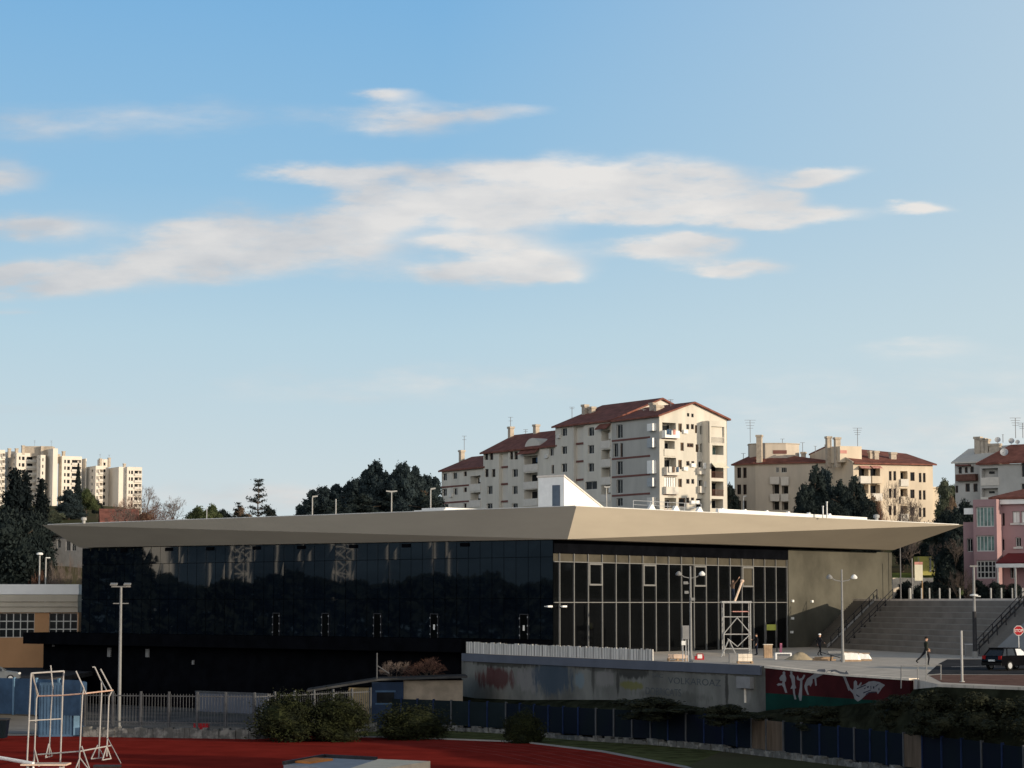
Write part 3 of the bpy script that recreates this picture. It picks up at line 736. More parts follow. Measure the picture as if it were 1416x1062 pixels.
for px, Y, wd, ln_ in ((450, 226, 2.6, 5), (262, 236, 3.4, 4), (625, 208, 3.6, 6)):
    c = P(px, 712, Y); m = MB()
    m.obox((c.x, c.y), RD, LD, -ln_ / 2, ln_ / 2, -wd / 2, wd / 2, ZT + .05, ZT + .32)
    cc = [Vector((c.x, c.y, 0)) + RD * a * (ln_ / 2) * .8 + LD * b * (wd / 2) * .8 for a, b in ((-1, -1), (1, -1), (1, 1), (-1, 1))]
    m.prism(cc, ZT + .32, ZT + .52)
    m.build('skylight', M['roof_top'], roof)
rl = MB(); r0 = B + RD * 9 + LD * 1.2
for i in range(9):
    p = r0 + RD * i * 2.4
    if i < 5: rl.tube((p.x, p.y, ZT), (p.x, p.y, ZT + .8), .03)
    if i < 4:
        qn = p + RD * 2.4
        rl.tube((p.x, p.y, ZT + .8), (qn.x, qn.y, ZT + .8), .025); rl.tube((p.x, p.y, ZT + .45), (qn.x, qn.y, ZT + .45), .02)
rl.build('roof_rail', M['galv'], roof)
for i in range(9):
    p = r0 + RD * (2 + i * 3.4) - LD * .5
    t = MB(); a = Vector((p.x, p.y, ZT + .05))
    t.solid([a - RD * .5, a + RD * .5, a + RD * .1 + Vector((0, 0, .46)), a - RD * .1 + Vector((0, 0, .46))], LD * .25)
    t.build('roof_anchor', M['white_paint'], roof)
pr = MB(); pa, pb = B + RD * 20 + LD * .35, B + RD * 44 + LD * .35
pr.solid([pa + Vector((0, 0, .05)), pb + Vector((0, 0, .05)), pb + Vector((0, 0, .30)), pa + Vector((0, 0, .42))], LD * .3)
pr.build('roof_upstand', M['white_paint'], roof)
for px, py, Y, r, hh in ((116, 716, 232, .28, .65), (1212, 714, 226, .3, .7)):
    c = P(px, py, Y)
    MB().lathe((c.x, c.y, ZT), [(r * .6, 0), (r * .6, hh * .5), (r, hh * .5), (r, hh * .9), (r * .3, hh)]).build('roof_vent', M['post_grey'], roof)
for px, hh in ((1138, 1.0), (1143.5, 1.4)):
    c = P(px, 711, 216)
    MB().lathe((c.x, c.y, ZT), [(.07, 0), (.07, hh), (.10, hh), (.10, hh + .1)], seg=8).build('vent_pipe', M['galv'], roof)
c = P(286, 705, 234)
MB().tube((c.x, c.y, ZT), (c.x, c.y, ZT + 1.7), .035).build('roof_aerial', M['galv'], roof)

# ------------------------------------------------------------------ amphitheatre steps at the end of the plaza
TD = Vector((0.213, -0.977, 0)); ED = Vector((0.977, 0.213, 0))
FL = G(1146, 896, 0); FR = G(1346, 907, 0)
FR = FL + TD * ((FR - FL).dot(TD)); TL = (FR - FL).length
NT, RISE, RUN = 9, 4.45 / 9, 4.7 / 9
steps = thing('amphitheatre_steps', 'broad grey concrete amphitheatre steps rising from the plaza to the street', 'steps', (FL.x, FL.y, 0))
def flight(name, a0, a1, n, rise, run, m):
    mb = MB()
    for i in range(n):
        mb.obox(FL, ED, TD, i * run, n * run + (3.0 if i == n - 1 else 0), a0, a1, i * rise - (.0 if i else .3), (i + 1) * rise)
    return mb.build(name, m, steps)
flight('seat_tier', 4.3, TL - .02, NT, RISE, RUN, M['step_conc'])
nose = MB()
for i in range(NT): nose.obox(FL, ED, TD, i * RUN - .004, i * RUN + .07, 4.31, TL - .03, (i + 1) * RISE - .05, (i + 1) * RISE + .004)
nose.build('tier_edge_highlight', M['wing_conc'], steps)  # lighter strips added so the tier edges look lit
flight('stair_flight', -5.5, 4.28, 27, 4.45 / 27, 4.7 / 27, M['step_conc'])
flight('stair_flight', TL, TL + 4.3, 27, 4.45 / 27, 4.7 / 27, M['step_conc'])
e_ = MB(); e_.obox(FL, ED, TD, 4.55, 5.0, -5.5, TL + 14, 4.455, 4.62); e_.build('top_kerb', M['step_edge'], steps)
wg = MB()
w0 = FL + TD * (TL + 4.32)
wg.solid([w0 - ED * .35 + Vector((0, 0, -.5)), w0 + ED * 9 + Vector((0, 0, -.5)), w0 + ED * 9 + Vector((0, 0, 4.45)), w0 + ED * 4.6 + Vector((0, 0, 4.45)), w0 - ED * .35 + Vector((0, 0, .35))], TD * 9)
wg.build('wing_wall', M['wing_conc'], steps)
def handrail(a, rails=2):
    m = MB(); b0 = FL + TD * a
    n = 6; pts = []
    for i in range(n + 1):
        t = i / n; p = b0 + ED * (4.7 * t + .15); z = 4.45 * t + .1
        p = Vector((p.x, p.y, z)); pts.append(p)
        m.tube(p, p + Vector((0, 0, 1.0)), .045)
    for h in ((1.0, .55, .2) if rails == 3 else (1.0, .5)): m.path([p + Vector((0, 0, h)) for p in pts], .04)
    m.build('handrail', M['dark_frame'], steps)
handrail(.2); handrail(4.28, 3); handrail(TL, 3); handrail(TL + .9, 2)
sl = MB(); a0 = FL + TD * -.02
for k in range(0, 1):
    sl.solid([a0 + ED * -.2 + Vector((0, 0, .02)), a0 + ED * 4.7 + Vector((0, 0, 4.46)), a0 + ED * 4.7 + Vector((0, 0, 4.7)), a0 + ED * -.2 + Vector((0, 0, .3))], TD * .2)
sl.build('stringer', M['wing_conc'], steps)
# upper street behind the steps: a slab carrying posts
up = MB()
u0 = FL + ED * 7.7 + TD * -5.5
up.solid([u0 + Vector((0, 0, 4.42)), u0 + TD * (TL + 16.6) + Vector((0, 0, 4.42)), u0 + TD * (TL + 16.6) + ED * 200 + Vector((0, 0, 4.42)), u0 + ED * 200 + Vector((0, 0, 4.42))], (0, 0, -4.2))
structure(up.build('upper_street', M['asphalt']))

# ------------------------------------------------------------------ retaining walls with paint
UW = (WB - WA).normalized(); NW = Vector((UW.y, -UW.x, 0))
if NW.x > 0: NW = -NW
LW1 = (WB - WA).length; UW2 = (WC - WB).normalized(); NW2 = Vector((UW2.y, -UW2.x, 0)); NW2 = NW2 if NW2.x < 0 else -NW2
LW2 = (WC - WB).length
wl_ = thing('retaining_wall', 'long stained pale retaining wall with scrawled graffiti under a blue grey band', 'wall', (WA.x, WA.y, -2))
MB().obox(WA, UW, NW, -.3, LW1, -.35, .25, LOW, -.02).build('wall', M['pale_wall'], wl_)
bnd = MB(); bnd.obox(WA, UW, NW, 0, LW1 - .4, .25, .40, -.62, .03); bnd.build('coping_band', M['blue_band'], wl_)
def wq(px, py, O=None, u=None): return onp(px, py, O or WA, u or UW)
def paint(root, name, m, pts, O, u, n, off, th=.006):
    mb = MB(); q = []
    for s, z in pts: q.append(Vector((O[0] + u[0] * s + n[0] * off, O[1] + u[1] * s + n[1] * off, z)))
    mb.solid(q, Vector((n[0], n[1], 0)) * th)
    return mb.build(name, m, root)
def patch(name, m, ppts, th=.004, off=.252): return paint(wl_, name, m, [wq(*p) for p in ppts], WA, UW, NW, off, th)
def sp(px, py, wpx, hpx, col, k):
    s_, z_ = wq(px, py); return (s_, z_ + 2.0, abs(wq(px + wpx, py)[0] - s_), abs(wq(px, py - hpx)[1] - z_), col, k)
sprays(M['pale_wall'], UW, [sp(690, 938, 28, 16, (.065, .016, .016), .8), sp(735, 940, 20, 18, (.19, .18, .175), .7), sp(768, 935, 30, 26, (.04, .06, .085), .85), sp(700, 918, 50, 5, (.035, .035, .03), .8),
    sp(806, 940, 8, 12, (.14, .19, .22), .7), sp(880, 930, 22, 9, (.03, .03, .028), .85), sp(878, 948, 18, 6, (.13, .125, .03), .75), sp(1000, 929, 120, 5, (.07, .068, .06), .7), sp(850, 925, 60, 5, (.05, .05, .045), .75), sp(1009, 945, 3, 30, (.035, .033, .03), .85),
    sp(858, 945, 2.5, 24, (.035, .033, .03), .8), sp(824, 942, 2.5, 24, (.04, .038, .035), .7), sp(930, 962, 50, 8, (.075, .075, .065), .6), sp(1038, 960, 5, 14, (.24, .235, .22), .5), sp(840, 938, 14, 12, (.22, .21, .20), .5)])
def text_mesh(name, txt, m, ext, off=0.0):
    c = bpy.data.curves.new(name, 'FONT'); c.body = txt; c.size = 1.0; c.extrude = ext; c.offset = off; c.resolution_u = 4
    o = bpy.data.objects.new(name, c); COL.objects.link(o); bpy.context.view_layer.update()
    me = bpy.data.meshes.new_from_object(o.evaluated_get(bpy.context.evaluated_depsgraph_get()))
    bpy.data.objects.remove(o); bpy.data.curves.remove(c)
    x0 = min(v.co.x for v in me.vertices); y0 = min(v.co.y for v in me.vertices)
    for v in me.vertices: v.co.x -= x0; v.co.y -= y0
    me.materials.clear(); me.materials.append(m); me.update()
    o = bpy.data.objects.new(name, me); COL.objects.link(o); bpy.context.view_layer.update()
    return o
def lettering(txt, x0, x1, ybase, ytop, m, root, O, u, n, off, name='graffiti_lettering'):
    o = text_mesh(name, txt, m, .004)
    wd = o.dimensions.x; ht = max(o.dimensions.y, .01)
    s0, z0 = onp(x0, ybase, O, u); s1, z1 = onp(x0, ytop, O, u); sE = onp(x1, ybase, O, u)[0]
    ux = Vector((u[0], u[1], 0)); nz_ = Vector((n[0], n[1], 0))
    R = Matrix((ux, Vector((0, 0, 1)), nz_)).transposed().to_4x4()
    p = Vector((O[0], O[1], 0)) + ux * s0 + nz_ * off; p.z = z0
    o.matrix_world = Matrix.Translation(p - root.location) @ R @ Matrix.Diagonal(((sE - s0) / wd, (z1 - z0) / ht * .98, 1, 1))
    o.parent = root
    return o
lettering('VOLKAROAZ', 928, 1001, 945, 936, M['spray_ink'], wl_, WA, UW, NW, .256)
lettering('DOBRICATS', 897, 946, 960, 950, M['spray_ink'], wl_, WA, UW, NW, .256)
lettering('SAC', 906, 921, 936.5, 931, M['spray_ink'], wl_, WA, UW, NW, .256)
s0, z0 = wq(1028, 935); s1, z1 = wq(1047, 952)
jb = MB().obox(WA, UW, NW, s0, s1, .255, .6, z1, z0).build('junction_box', M['cabinet'], wl_)
MB().obox(WA, UW, NW, s0 + (s1 - s0) * .3, s0 + (s1 - s0) * .42, .255, .3, z1 - 1.0, z1 - .01).build('pipe', M['block'], jb)

mw = thing('mural_wall', 'retaining wall painted dark red over green with white figures of leaping athletes', 'wall', (WB.x, WB.y, -2))
zs_ = onp(1062, 958, WB, UW2)[1]
m1 = MB(); pa = [(0, zs_), (LW2, zs_), (LW2, -.47), (9, -.40), (0, -.13)]
q = [Vector((WB.x + UW2.x * s - NW2.x * .35, WB.y + UW2.y * s - NW2.y * .35, z)) for s, z in pa]
m1.solid(q, NW2 * .6); m1.build('red_field', M['mural_red'], mw)
m2 = MB().obox(WB, UW2, NW2, 0, LW2, -.35, .25, LOW, zs_ - .002); m2.build('green_field', M['mural_green'], mw)
cpm = MB(); q = [Vector((WB.x + UW2.x * s - NW2.x * .4, WB.y + UW2.y * s - NW2.y * .4, z)) for s, z in ((0, -.125), (9, -.395), (LW2, -.465), (LW2, -.33), (9, -.26), (0, .03))]
cpm.solid(q, NW2 * .72); cpm.build('coping', M['block'], mw)
def c4(pts): return [onp(1050 + x / 10.89, 910 + y / 10.89, WB, UW2) for x, y in pts]
def c3(pts): return [onp(1170 + x / 17.7, 920 + y / 17.7, WB, UW2) for x, y in pts]
def oval(cx, cy, rx, ry, n=12): return [(cx + rx * math.cos(2 * math.pi * i / n), cy + ry * math.sin(2 * math.pi * i / n)) for i in range(n)]
def mpaint(name, pts, m='mural_white', off=.252, th=.006): return paint(mw, name, M[m], pts, WB, UW2, NW2, off, th)
mpaint('painted_athlete', c4([(350, 300), (385, 252), (405, 246), (400, 215), (420, 196), (440, 215), (437, 246), (455, 300), (450, 345), (430, 365), (445, 430), (470, 520), (440, 525), (415, 445), (390, 405), (330, 418), (310, 396), (340, 378), (392, 382), (400, 345), (365, 340)]))
mpaint('painted_athlete', c4([(505, 262), (520, 240), (512, 205), (530, 190), (548, 206), (545, 240), (582, 280), (588, 400), (605, 450), (582, 462), (588, 540), (608, 620), (580, 622), (558, 520), (552, 458), (518, 462), (545, 400), (530, 320)]))
mpaint('painted_athlete', c4([(612, 300), (628, 258), (650, 310), (690, 300), (720, 248), (742, 258), (718, 312), (698, 332), (692, 560), (682, 640), (658, 642), (638, 572), (660, 440), (665, 342), (622, 328)]))
mpaint('painted_athlete', c4([(728, 420), (742, 372), (770, 310), (800, 290), (860, 250), (940, 168), (1040, 165), (1050, 200), (1020, 240), (960, 272), (905, 300), (915, 410), (895, 420), (880, 310), (850, 312), (850, 370), (822, 432), (800, 402), (770, 420), (775, 480), (797, 552), (775, 552), (735, 460)]))
mpaint('painted_athlete', c4([(1040, 238), (1070, 190), (1130, 175), (1200, 172), (1260, 200), (1340, 215), (1362, 188), (1402, 248), (1345, 292), (1416, 480), (1395, 492), (1318, 290), (1250, 225), (1180, 195), (1120, 222), (1130, 190), (1075, 200), (1055, 240)]))
mpaint('painted_shoe', c3([(40, 290), (75, 292), (180, 550), (245, 605), (270, 560), (272, 400), (310, 365), (350, 400), (352, 480), (382, 500), (450, 405), (468, 440), (425, 510), (560, 450), (640, 398), (760, 382), (900, 410), (1035, 482), (960, 560), (900, 650), (860, 705), (830, 640), (700, 640), (560, 730), (450, 835), (370, 885), (295, 825), (250, 690), (160, 595)]))
for pts in ([(340, 560), (560, 470), (580, 490), (350, 585)], [(500, 660), (690, 590), (695, 612), (510, 690)], [(330, 700), (420, 760), (400, 780), (335, 740)], [(680, 500), (700, 500), (705, 580), (685, 580)], [(740, 520), (775, 505), (780, 560), (745, 575)], [(800, 510), (870, 450), (880, 470), (812, 525)],
            [(870, 570), (900, 540), (905, 610), (880, 615)], [(560, 700), (640, 650), (820, 650), (800, 672), (650, 676), (575, 740)], [(520, 560), (560, 540), (570, 560), (530, 585)], [(590, 520), (640, 500), (645, 540), (600, 556)], [(430, 520), (470, 500), (480, 520), (440, 545)]):
    mpaint('painted_lettering', c3(pts), 'mural_ink', .2585, .003)

# weathered hoarding along the plaza edge
hd = thing('hoarding', 'low weathered white corrugated hoarding along the edge of the plaza', 'hoarding', (WA.x, WA.y, 0))
hb = MB(); x = 0
sa, sb = wq(643, 897)[0], wq(900, 905)[0]
while x < sb:
    w_ = .34; top_ = .98 + rnd.uniform(-.05, .05) - .12 * x / sb
    hb.obox(WA, UW, NW, x, x + w_ - .03, -.06 + rnd.uniform(-.02, .02), .0, .04, top_); x += w_
hb.build('corrugated_sheet', M['hoarding'], hd)
r_ = MB(); r_.obox(WA, UW, NW, 0, sb, -.16, -.085, .3, .4); r_.obox(WA, UW, NW, 0, sb, -.16, -.085, .7, .8); r_.build('rail', M['picket'], hd)
# ------------------------------------------------------------------ apartment block A (stepped, red roofs)
def v2(x, y): return Vector((x, y, 0)).normalized()
def aerial(root, p, h, arms=3, w=1.2, name='aerial'):
    m = MB(); m.tube(p, p + Vector((0, 0, h)), .05, seg=5)
    for i in range(arms):
        z = h * (1 - .12 * i); m.tube(p + Vector((-w / 2 * (1 - .15 * i), 0, z)), p + Vector((w / 2 * (1 - .15 * i), 0, z)), .035, seg=4)
    return m.build(name, M['metal_thin'], root)
def chimney_box(root, p, w, d, z0, z1, u, n, name='chimney', m=None):
    b = MB(); b.obox((p.x, p.y), u, n, -w / 2, w / 2, -d / 2, d / 2, z0, z1 - .35); b.obox((p.x, p.y), u, n, -w / 2 - .12, w / 2 + .12, -d / 2 - .12, d / 2 + .12, z1 - .35, z1)
    return b.build(name, m or M['chimney'], root)
def balcony(root, O, u, n, a, b, z0, h, out, m, name='balcony', slabm=None):
    """rail or parapet of a balcony standing `out` proud of the wall"""
    k = MB(); k.obox(O, u, n, a, b, 0.003, out, z0 - .18, z0)
    k.obox(O, u, n, a, b, out - .08, out, z0 + .002, z0 + h)
    if out > .4:
        k.obox(O, u, n, a, a + .08, .003, out - .082, z0 + .002, z0 + h); k.obox(O, u, n, b - .08, b, .003, out - .082, z0 + .002, z0 + h)
    return k.build(name, m, root)
def railing(root, O, u, n, a, b, z0, h, out, m):
    k = MB(); k.obox(O, u, n, a, b, out - .04, out, z0 + h - .06, z0 + h); k.obox(O, u, n, a, b, out - .04, out, z0 + .02, z0 + .08)
    i = a + .05
    while i < b: k.obox(O, u, n, i, i + .05, out - .035, out - .005, z0 + .08, z0 + h - .06); i += .22
    return k.build('balcony_rail', m, root)

OA = P(912, 700, 367); OA.z = 0
uA = v2(-.536, .844); rA = v2(.844, .536); nA1 = -rA; nA2 = -uA
apt = thing('apartment_block', 'tall stepped cream apartment block with red tiled roofs and brown floor bands', 'apartment block', (OA.x, OA.y, 12))
ZB0 = 10.0
def eave(px, py): return onp(px, py, OA, uA)
S = {}
for k, x0, x1, py in (('S4', 912, 846, 579), ('S3', 846, 768, 586), ('S2', 768, 665, 621), ('S1', 665, 605, 648.5)):
    a = onp(x0, 640, OA, uA)[0]; b = onp(x1, 640, OA, uA)[0]
    S[k] = (a, b, onp((x0 + x1) / 2, py, OA, uA)[1])
DW = 13.4
Wd = {  # windows and doors on the long front: x0, x1, y0, y1
    'S1': [(612, 618, 654.6, 664.7), (626, 632, 653.5, 662.5), (641, 645.5, 652, 658.5), (612, 618, 675.8, 686), (627, 632.5, 675, 684.5), (641, 645.5, 674, 680.5), (614, 620, 697, 702), (641, 645, 696, 702)],
    'S2': [(670, 675, 625, 636), (677, 682, 625, 636), (670.5, 675.5, 648.6, 659.7), (680, 685, 648.6, 659.7), (674, 681, 672, 683.5), (673, 681, 696, 704), (705, 709.5, 624.5, 635.4), (711, 716, 624.5, 635.4), (708.5, 716, 648.6, 659.7), (708.5, 715.7, 672, 683.5), (708, 716, 696, 704), (759.5, 765.4, 619.5, 630.5), (762.5, 766, 643, 655)],
    'S3': [(776.4, 784, 591.8, 603), (776.4, 784, 617, 628), (776.4, 784, 641, 653), (776.4, 784, 666, 678), (813, 821.4, 591, 603), (813, 821.4, 615.6, 627.5), (813, 821.4, 640.5, 652.5), (809, 825.6, 665.6, 677)],
    'S4': [(852.5, 861, 586.8, 606), (848, 854.8, 613, 632), (857.4, 861.3, 613, 632), (852.5, 861, 637.6, 656.3), (852.5, 861, 663, 682.3), (852.5, 861, 688.5, 700)]}
Bl_ = {'S1': [(650.5, 664.5, 658, 669.5), (650.5, 664.5, 681, 692)], 'S2': [(724.7, 743.4, 630, 642.3), (724.7, 743.4, 653.7, 666.4), (724.7, 743.4, 677, 690)],
       'S3': [(831.4, 844, 595, 609.7), (831.4, 844, 621.5, 635.4), (831.4, 844, 646.5, 660), (831.4, 844, 671, 684)], 'S4': []}
Rc = {'S1': [], 'S2': [(690, 702.5)], 'S3': [(793.4, 807)], 'S4': []}
bands = {'S1': ((606.5, 648.5), (672.5, 694.5)), 'S2': ((690.5, 702), (622, 645.5, 669, 693)), 'S3': ((794, 806.5), (588.2, 613, 637.6, 663)), 'S4': ((846.5, 899), (607.2, 632.6, 658, 684))}
wall = MB(); wall4 = MB(); panes = []
for k, (a, b, ze) in S.items():
    stag = {'S1': -.9, 'S2': -.5, 'S3': .0, 'S4': .0}[k]
    O = OA + nA1 * stag
    hs = [hole(O, uA, *w, .28) for w in Wd[k]]; hb = [hole(O, uA, *w, 1.5) for w in Bl_[k]]
    hr = []
    for x0, x1 in Rc[k]:
        h0 = hole(O, uA, x0, x1, 640, 650, .7); hr.append((h0[0], h0[1], ZB0, ze - .3, .7))
    wall_holes(wall4 if k == 'S4' else wall, O, uA, nA1, a, b, ZB0, ze, hs + hb + hr)
    W = lambda s, d, z: (O.x + uA.x * s - nA1.x * d, O.y + uA.y * s - nA1.y * d, z)
    zr = ze + {'S1': 2.6, 'S2': 3.2, 'S3': 3.9, 'S4': 2.3}[k]; DW = 20.0 if k == 'S3' else 13.4
    # ends and back
    for s in (a, b):
        wall.poly(W(s, 0, ZB0), W(s, DW, ZB0), W(s, DW, ze), W(s, DW / 2, zr - .02), W(s, 0, ze)) if not (k == 'S4' and s == a) else None
    wall.poly(W(a, DW, ZB0), W(b, DW, ZB0), W(b, DW, ze), W(a, DW, ze))
    rm = gable_roof(O, uA, nA1, a, b, DW, ze, zr)
    S[k] = (a, b, ze, zr, O)
    rm.build('roof', M['tiles'], apt)
    for h in hs: panes.append((O, uA, nA1, h))
    for h in hb:
        p = MB().obox(O, uA, nA1, h[0] + .25, h[1] - .3, -1.49, -1.44, h[2], h[3] - .25).build('balcony_door', M['pane'], apt)
        balcony(apt, O, uA, nA1, h[0] - .12, h[1] + .12, h[2] - 1.0, 1.05, .10, M['balc'])
    for x0, x1 in Rc[k]:
        h0 = hole(O, uA, x0, x1, 640, 650, .7)
        MB().obox(O, uA, nA1, h0[0], h0[1], -.69, -.64, ZB0, ze - .32).build('recess_wall', M['apt_recess'], apt)
        for y in bands[k][1]:
            z = onp((x0 + x1) / 2, y, O, uA)[1]
            MB().obox(O, uA, nA1, h0[0] + .01, h0[1] - .01, -.63, -.45, z - .16, z + .16).build('floor_band', M['brown_band'], apt)
    if not Rc[k]:
        (x0, x1), ys_ = bands[k]
        for y in ys_:
            s0_, s1_ = sorted((onp(x0, y, O, uA)[0], onp(x1, y, O, uA)[0])); z = onp((x0 + x1) / 2, y, O, uA)[1]
            MB().obox(O, uA, nA1, s0_, s1_, .003, .07, z - .15, z + .15).build('floor_band', M['brown_band'], apt)
for (O, u, n, h) in panes:
    window(apt, O, u, n, h, M['window_frame'] if h[1] - h[0] > 1.3 else M['brown_frame'], M['pane'], bars=1 if h[1] - h[0] > 1.0 else 0)
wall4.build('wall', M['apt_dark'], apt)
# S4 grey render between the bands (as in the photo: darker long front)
a, b, ze, zr, O = S['S4']
DW = 13.4
# brown canopies
for x0, x1, y0, y1, k in ((721, 746, 622, 628, 'S2'), (829, 845, 587, 594, 'S3')):
    O_ = S[k][4]; h = hole(O_, uA, x0, x1, y0, y1, 0)
    c = MB(); q = lambda s, d, z: Vector((O_.x + uA.x * s + nA1.x * d, O_.y + uA.y * s + nA1.y * d, z))
    c.solid([q(h[0], .003, h[3]), q(h[1], .003, h[3]), q(h[1], 1.0, h[2]), q(h[0], 1.0, h[2])], (0, 0, .14)); c.build('canopy', M['tiles'], apt)
# barrel dormer on S2
O_ = S['S2'][4]; h = hole(O_, uA, 724, 745, 606, 621.5, 0)
dm = MB(); n_ = 10; pf = []
for i in range(n_ + 1):
    t = math.pi * i / n_; pf.append(((h[0] + h[1]) / 2 - math.cos(t) * (h[1] - h[0]) / 2, S['S2'][2] + math.sin(t) * (h[3] - h[2]) * .9))
dm.solid([Vector((O_.x + uA.x * s - nA1.x * .2, O_.y + uA.y * s - nA1.y * .2, z)) for s, z in pf], -nA1 * 3.2); dm.build('dormer', M['apt_recess'], apt)
# lit end gable
a, b, ze, zr, O = S['S4']
OE = OA.copy()
eW = [(938, 943, 585.6, 597.6), (941, 945.6, 612, 623.4), (938, 943, 636, 649), (938, 943, 662, 673.6), (938.5, 948, 688.5, 701), (949, 953, 586.5, 593.6), (955.5, 959.5, 586.5, 593.6), (950, 959, 613, 618.5), (949, 953.5, 637.6, 644),
      (956, 960, 637.6, 644), (949, 953.5, 662.4, 669), (956, 960, 662.4, 669), (949, 953.3, 688, 695.5), (955.5, 959.8, 688, 695.5), (961, 964.2, 588, 599), (962, 966, 614.5, 625), (950, 953, 571.3, 576), (956, 959, 572, 577)]
eB = [(915.8, 934.6, 584.5, 604.5), (918.8, 933, 609.6, 621.2), (918.6, 935, 632.8, 655.8), (918.4, 934, 659.4, 682), (919, 935, 688.5, 703)]
eD = [(967.7, 976.8, 589, 600.8), (968, 976.8, 613.6, 625.6), (965.8, 976.8, 638.4, 650.5), (966.5, 976.8, 664, 676), (962.5, 976.8, 689.6, 703)]
hW = [hole(OE, rA, *w, .22) for w in eW]; hB = [hole(OE, rA, *w, 1.5) for w in eB]; hD = [hole(OE, rA, *w, .6) for w in eD]
wall_holes(wall, OE, rA, nA2, 0, DW, ZB0, ze, hW[:16] + hB + hD)
w_ = lambda d, z: (OE.x + rA.x * d, OE.y + rA.y * d, z)
wall.poly(w_(0, ze), w_(DW, ze), w_(DW / 2, zr - .02))
wall.build('wall', M['apt_wall'], apt)
for i, h in enumerate(hW[:16]):
    window(apt, OE, rA, nA2, h, M['shutter'] if i in (0, 1, 2, 3, 4, 14, 15) else M['brown_frame'], M['pane'], bars=1 if i in (0, 1, 2, 3, 14, 15, 7) else 0, fw=.16)
for h in hW[16:]:
    MB().obox(OE, rA, nA2, h[0], h[1], .003, .02, h[2], h[3]).build('attic_vent', M['pane'], apt)
for i, h in enumerate(hB):
    MB().obox(OE, rA, nA2, h[0] + .3, h[1] - .3, -1.49, -1.43, h[2], h[3] - .3).build('balcony_door', M['pane'], apt)
    if i in (1,): balcony(apt, OE, rA, nA2, h[0] - .1, h[1] + .1, h[2] - .9, .95, .12, M['apt_wall'])
    elif i == 0: balcony(apt, OE, rA, nA2, h[0] - .1, h[1] + .1, h[2], 1.0, .9, M['white_paint'])
    elif i == 2: balcony(apt, OE, rA, nA2, h[0] - .1, h[1] + .1, h[2], 1.1, .8, M['balc'])
    elif i == 3:
        k = MB()
        for j in range(5): k.obox(OE, rA, nA2, h[0] + (h[1] - h[0]) * j / 5, h[0] + (h[1] - h[0]) * (j + .7) / 5, .01, .05, h[2] + 1, h[3] - .1)
        k.build('balcony_glazing', M['white_paint'], apt); balcony(apt, OE, rA, nA2, h[0] - .1, h[1] + .1, h[2], 1.0, .7, M['balc'])
    k = MB().obox(OE, rA, nA2, h[0] - .15, h[1] + .15, .004, .06, h[2] - .33, h[2] - .19).build('floor_band', M['brown_band'], apt)
for i, h in enumerate(hD):
    MB().obox(OE, rA, nA2, h[0] + .05, h[1] - .05, -.59, -.55, h[2], h[3] - .05).build('balcony_door', M['pane'], apt)
    if i in (2, 3): balcony(apt, OE, rA, nA2, h[0] - .3, h[1] - .02, h[2] - .5, .9, .7, M['balc'])
# end tower of balconies standing proud of the gable
s_t0 = onp(978.5, 640, OE, rA)[0]; s_t1 = onp(1005.5, 640, OE, rA)[0]
OT = OE + nA2 * 2.0; zt = onp(992, 582, OT, rA)[1]
tw = MB(); s0, s1 = onp(981.5, 640, OT, rA)[0], onp(1005, 640, OT, rA)[0]
tH = [hole(OT, rA, *w, 1.9) for w in ((983.5, 1001.6, 590, 613), (985, 1000.5, 616, 629), (983.5, 1000.5, 643, 661), (984, 1000.5, 665.6, 686), (984, 1000, 690, 703))]
wall_holes(tw, OT, rA, nA2, s0, s1, ZB0, zt, tH[1:] + [(tH[0][0], tH[0][1], tH[0][2], tH[0][3], .35)])
for h in (tH[0],):
    pass
for s in (s0, s1):
    tw.poly(*[(OT.x + rA.x * s + nA2.x * d, OT.y + rA.y * s + nA2.y * d, z) for d, z in ((0, ZB0), (-3.2, ZB0), (-3.2, tH[0][2]), (0, tH[0][2]))])
tw.obox(OT, rA, nA2, s1 - .3, s1, -3.2, -.36, tH[0][2], zt); tw.obox(OT, rA, nA2, s0, s0 + .3, -3.2, -.36, tH[0][2], zt)
tw.poly(*[(OT.x + rA.x * s + nA2.x * d, OT.y + rA.y * s + nA2.y * d, tH[0][2]) for s, d in ((s0, 0), (s1, 0), (s1, -3.2), (s0, -3.2))])
tower_part = tw.build('balcony_tower', M['apt_wall'], apt)
for i, h in enumerate(tH):
    if i:
        MB().obox(OT, rA, nA2, h[0] + .2, h[1] - .2, -1.89, -1.84, h[2], h[3] - .2).build('balcony_door', M['pane'] if i != 1 else M['green_pane'], tower_part)
    if i in (0, 2, 3): railing(tower_part, OT, rA, nA2, h[0], h[1], h[2], 1.0, .06, M['balc_brown'] if i else M['balc'])
# awning over the tower balcony
h = tH[2]; aw = MB(); q = lambda s, d, z: Vector((OT.x + rA.x * s + nA2.x * d, OT.y + rA.y * s + nA2.y * d, z))
aw.solid([q(h[0], .01, h[3] + .3), q(h[1], .01, h[3] + .3), q(h[1] + .2, 1.3, h[3] - .5), q(h[0] - .2, 1.3, h[3] - .5)], (0, 0, .05)); aw.build('awning', M['sign_cream'], tower_part)
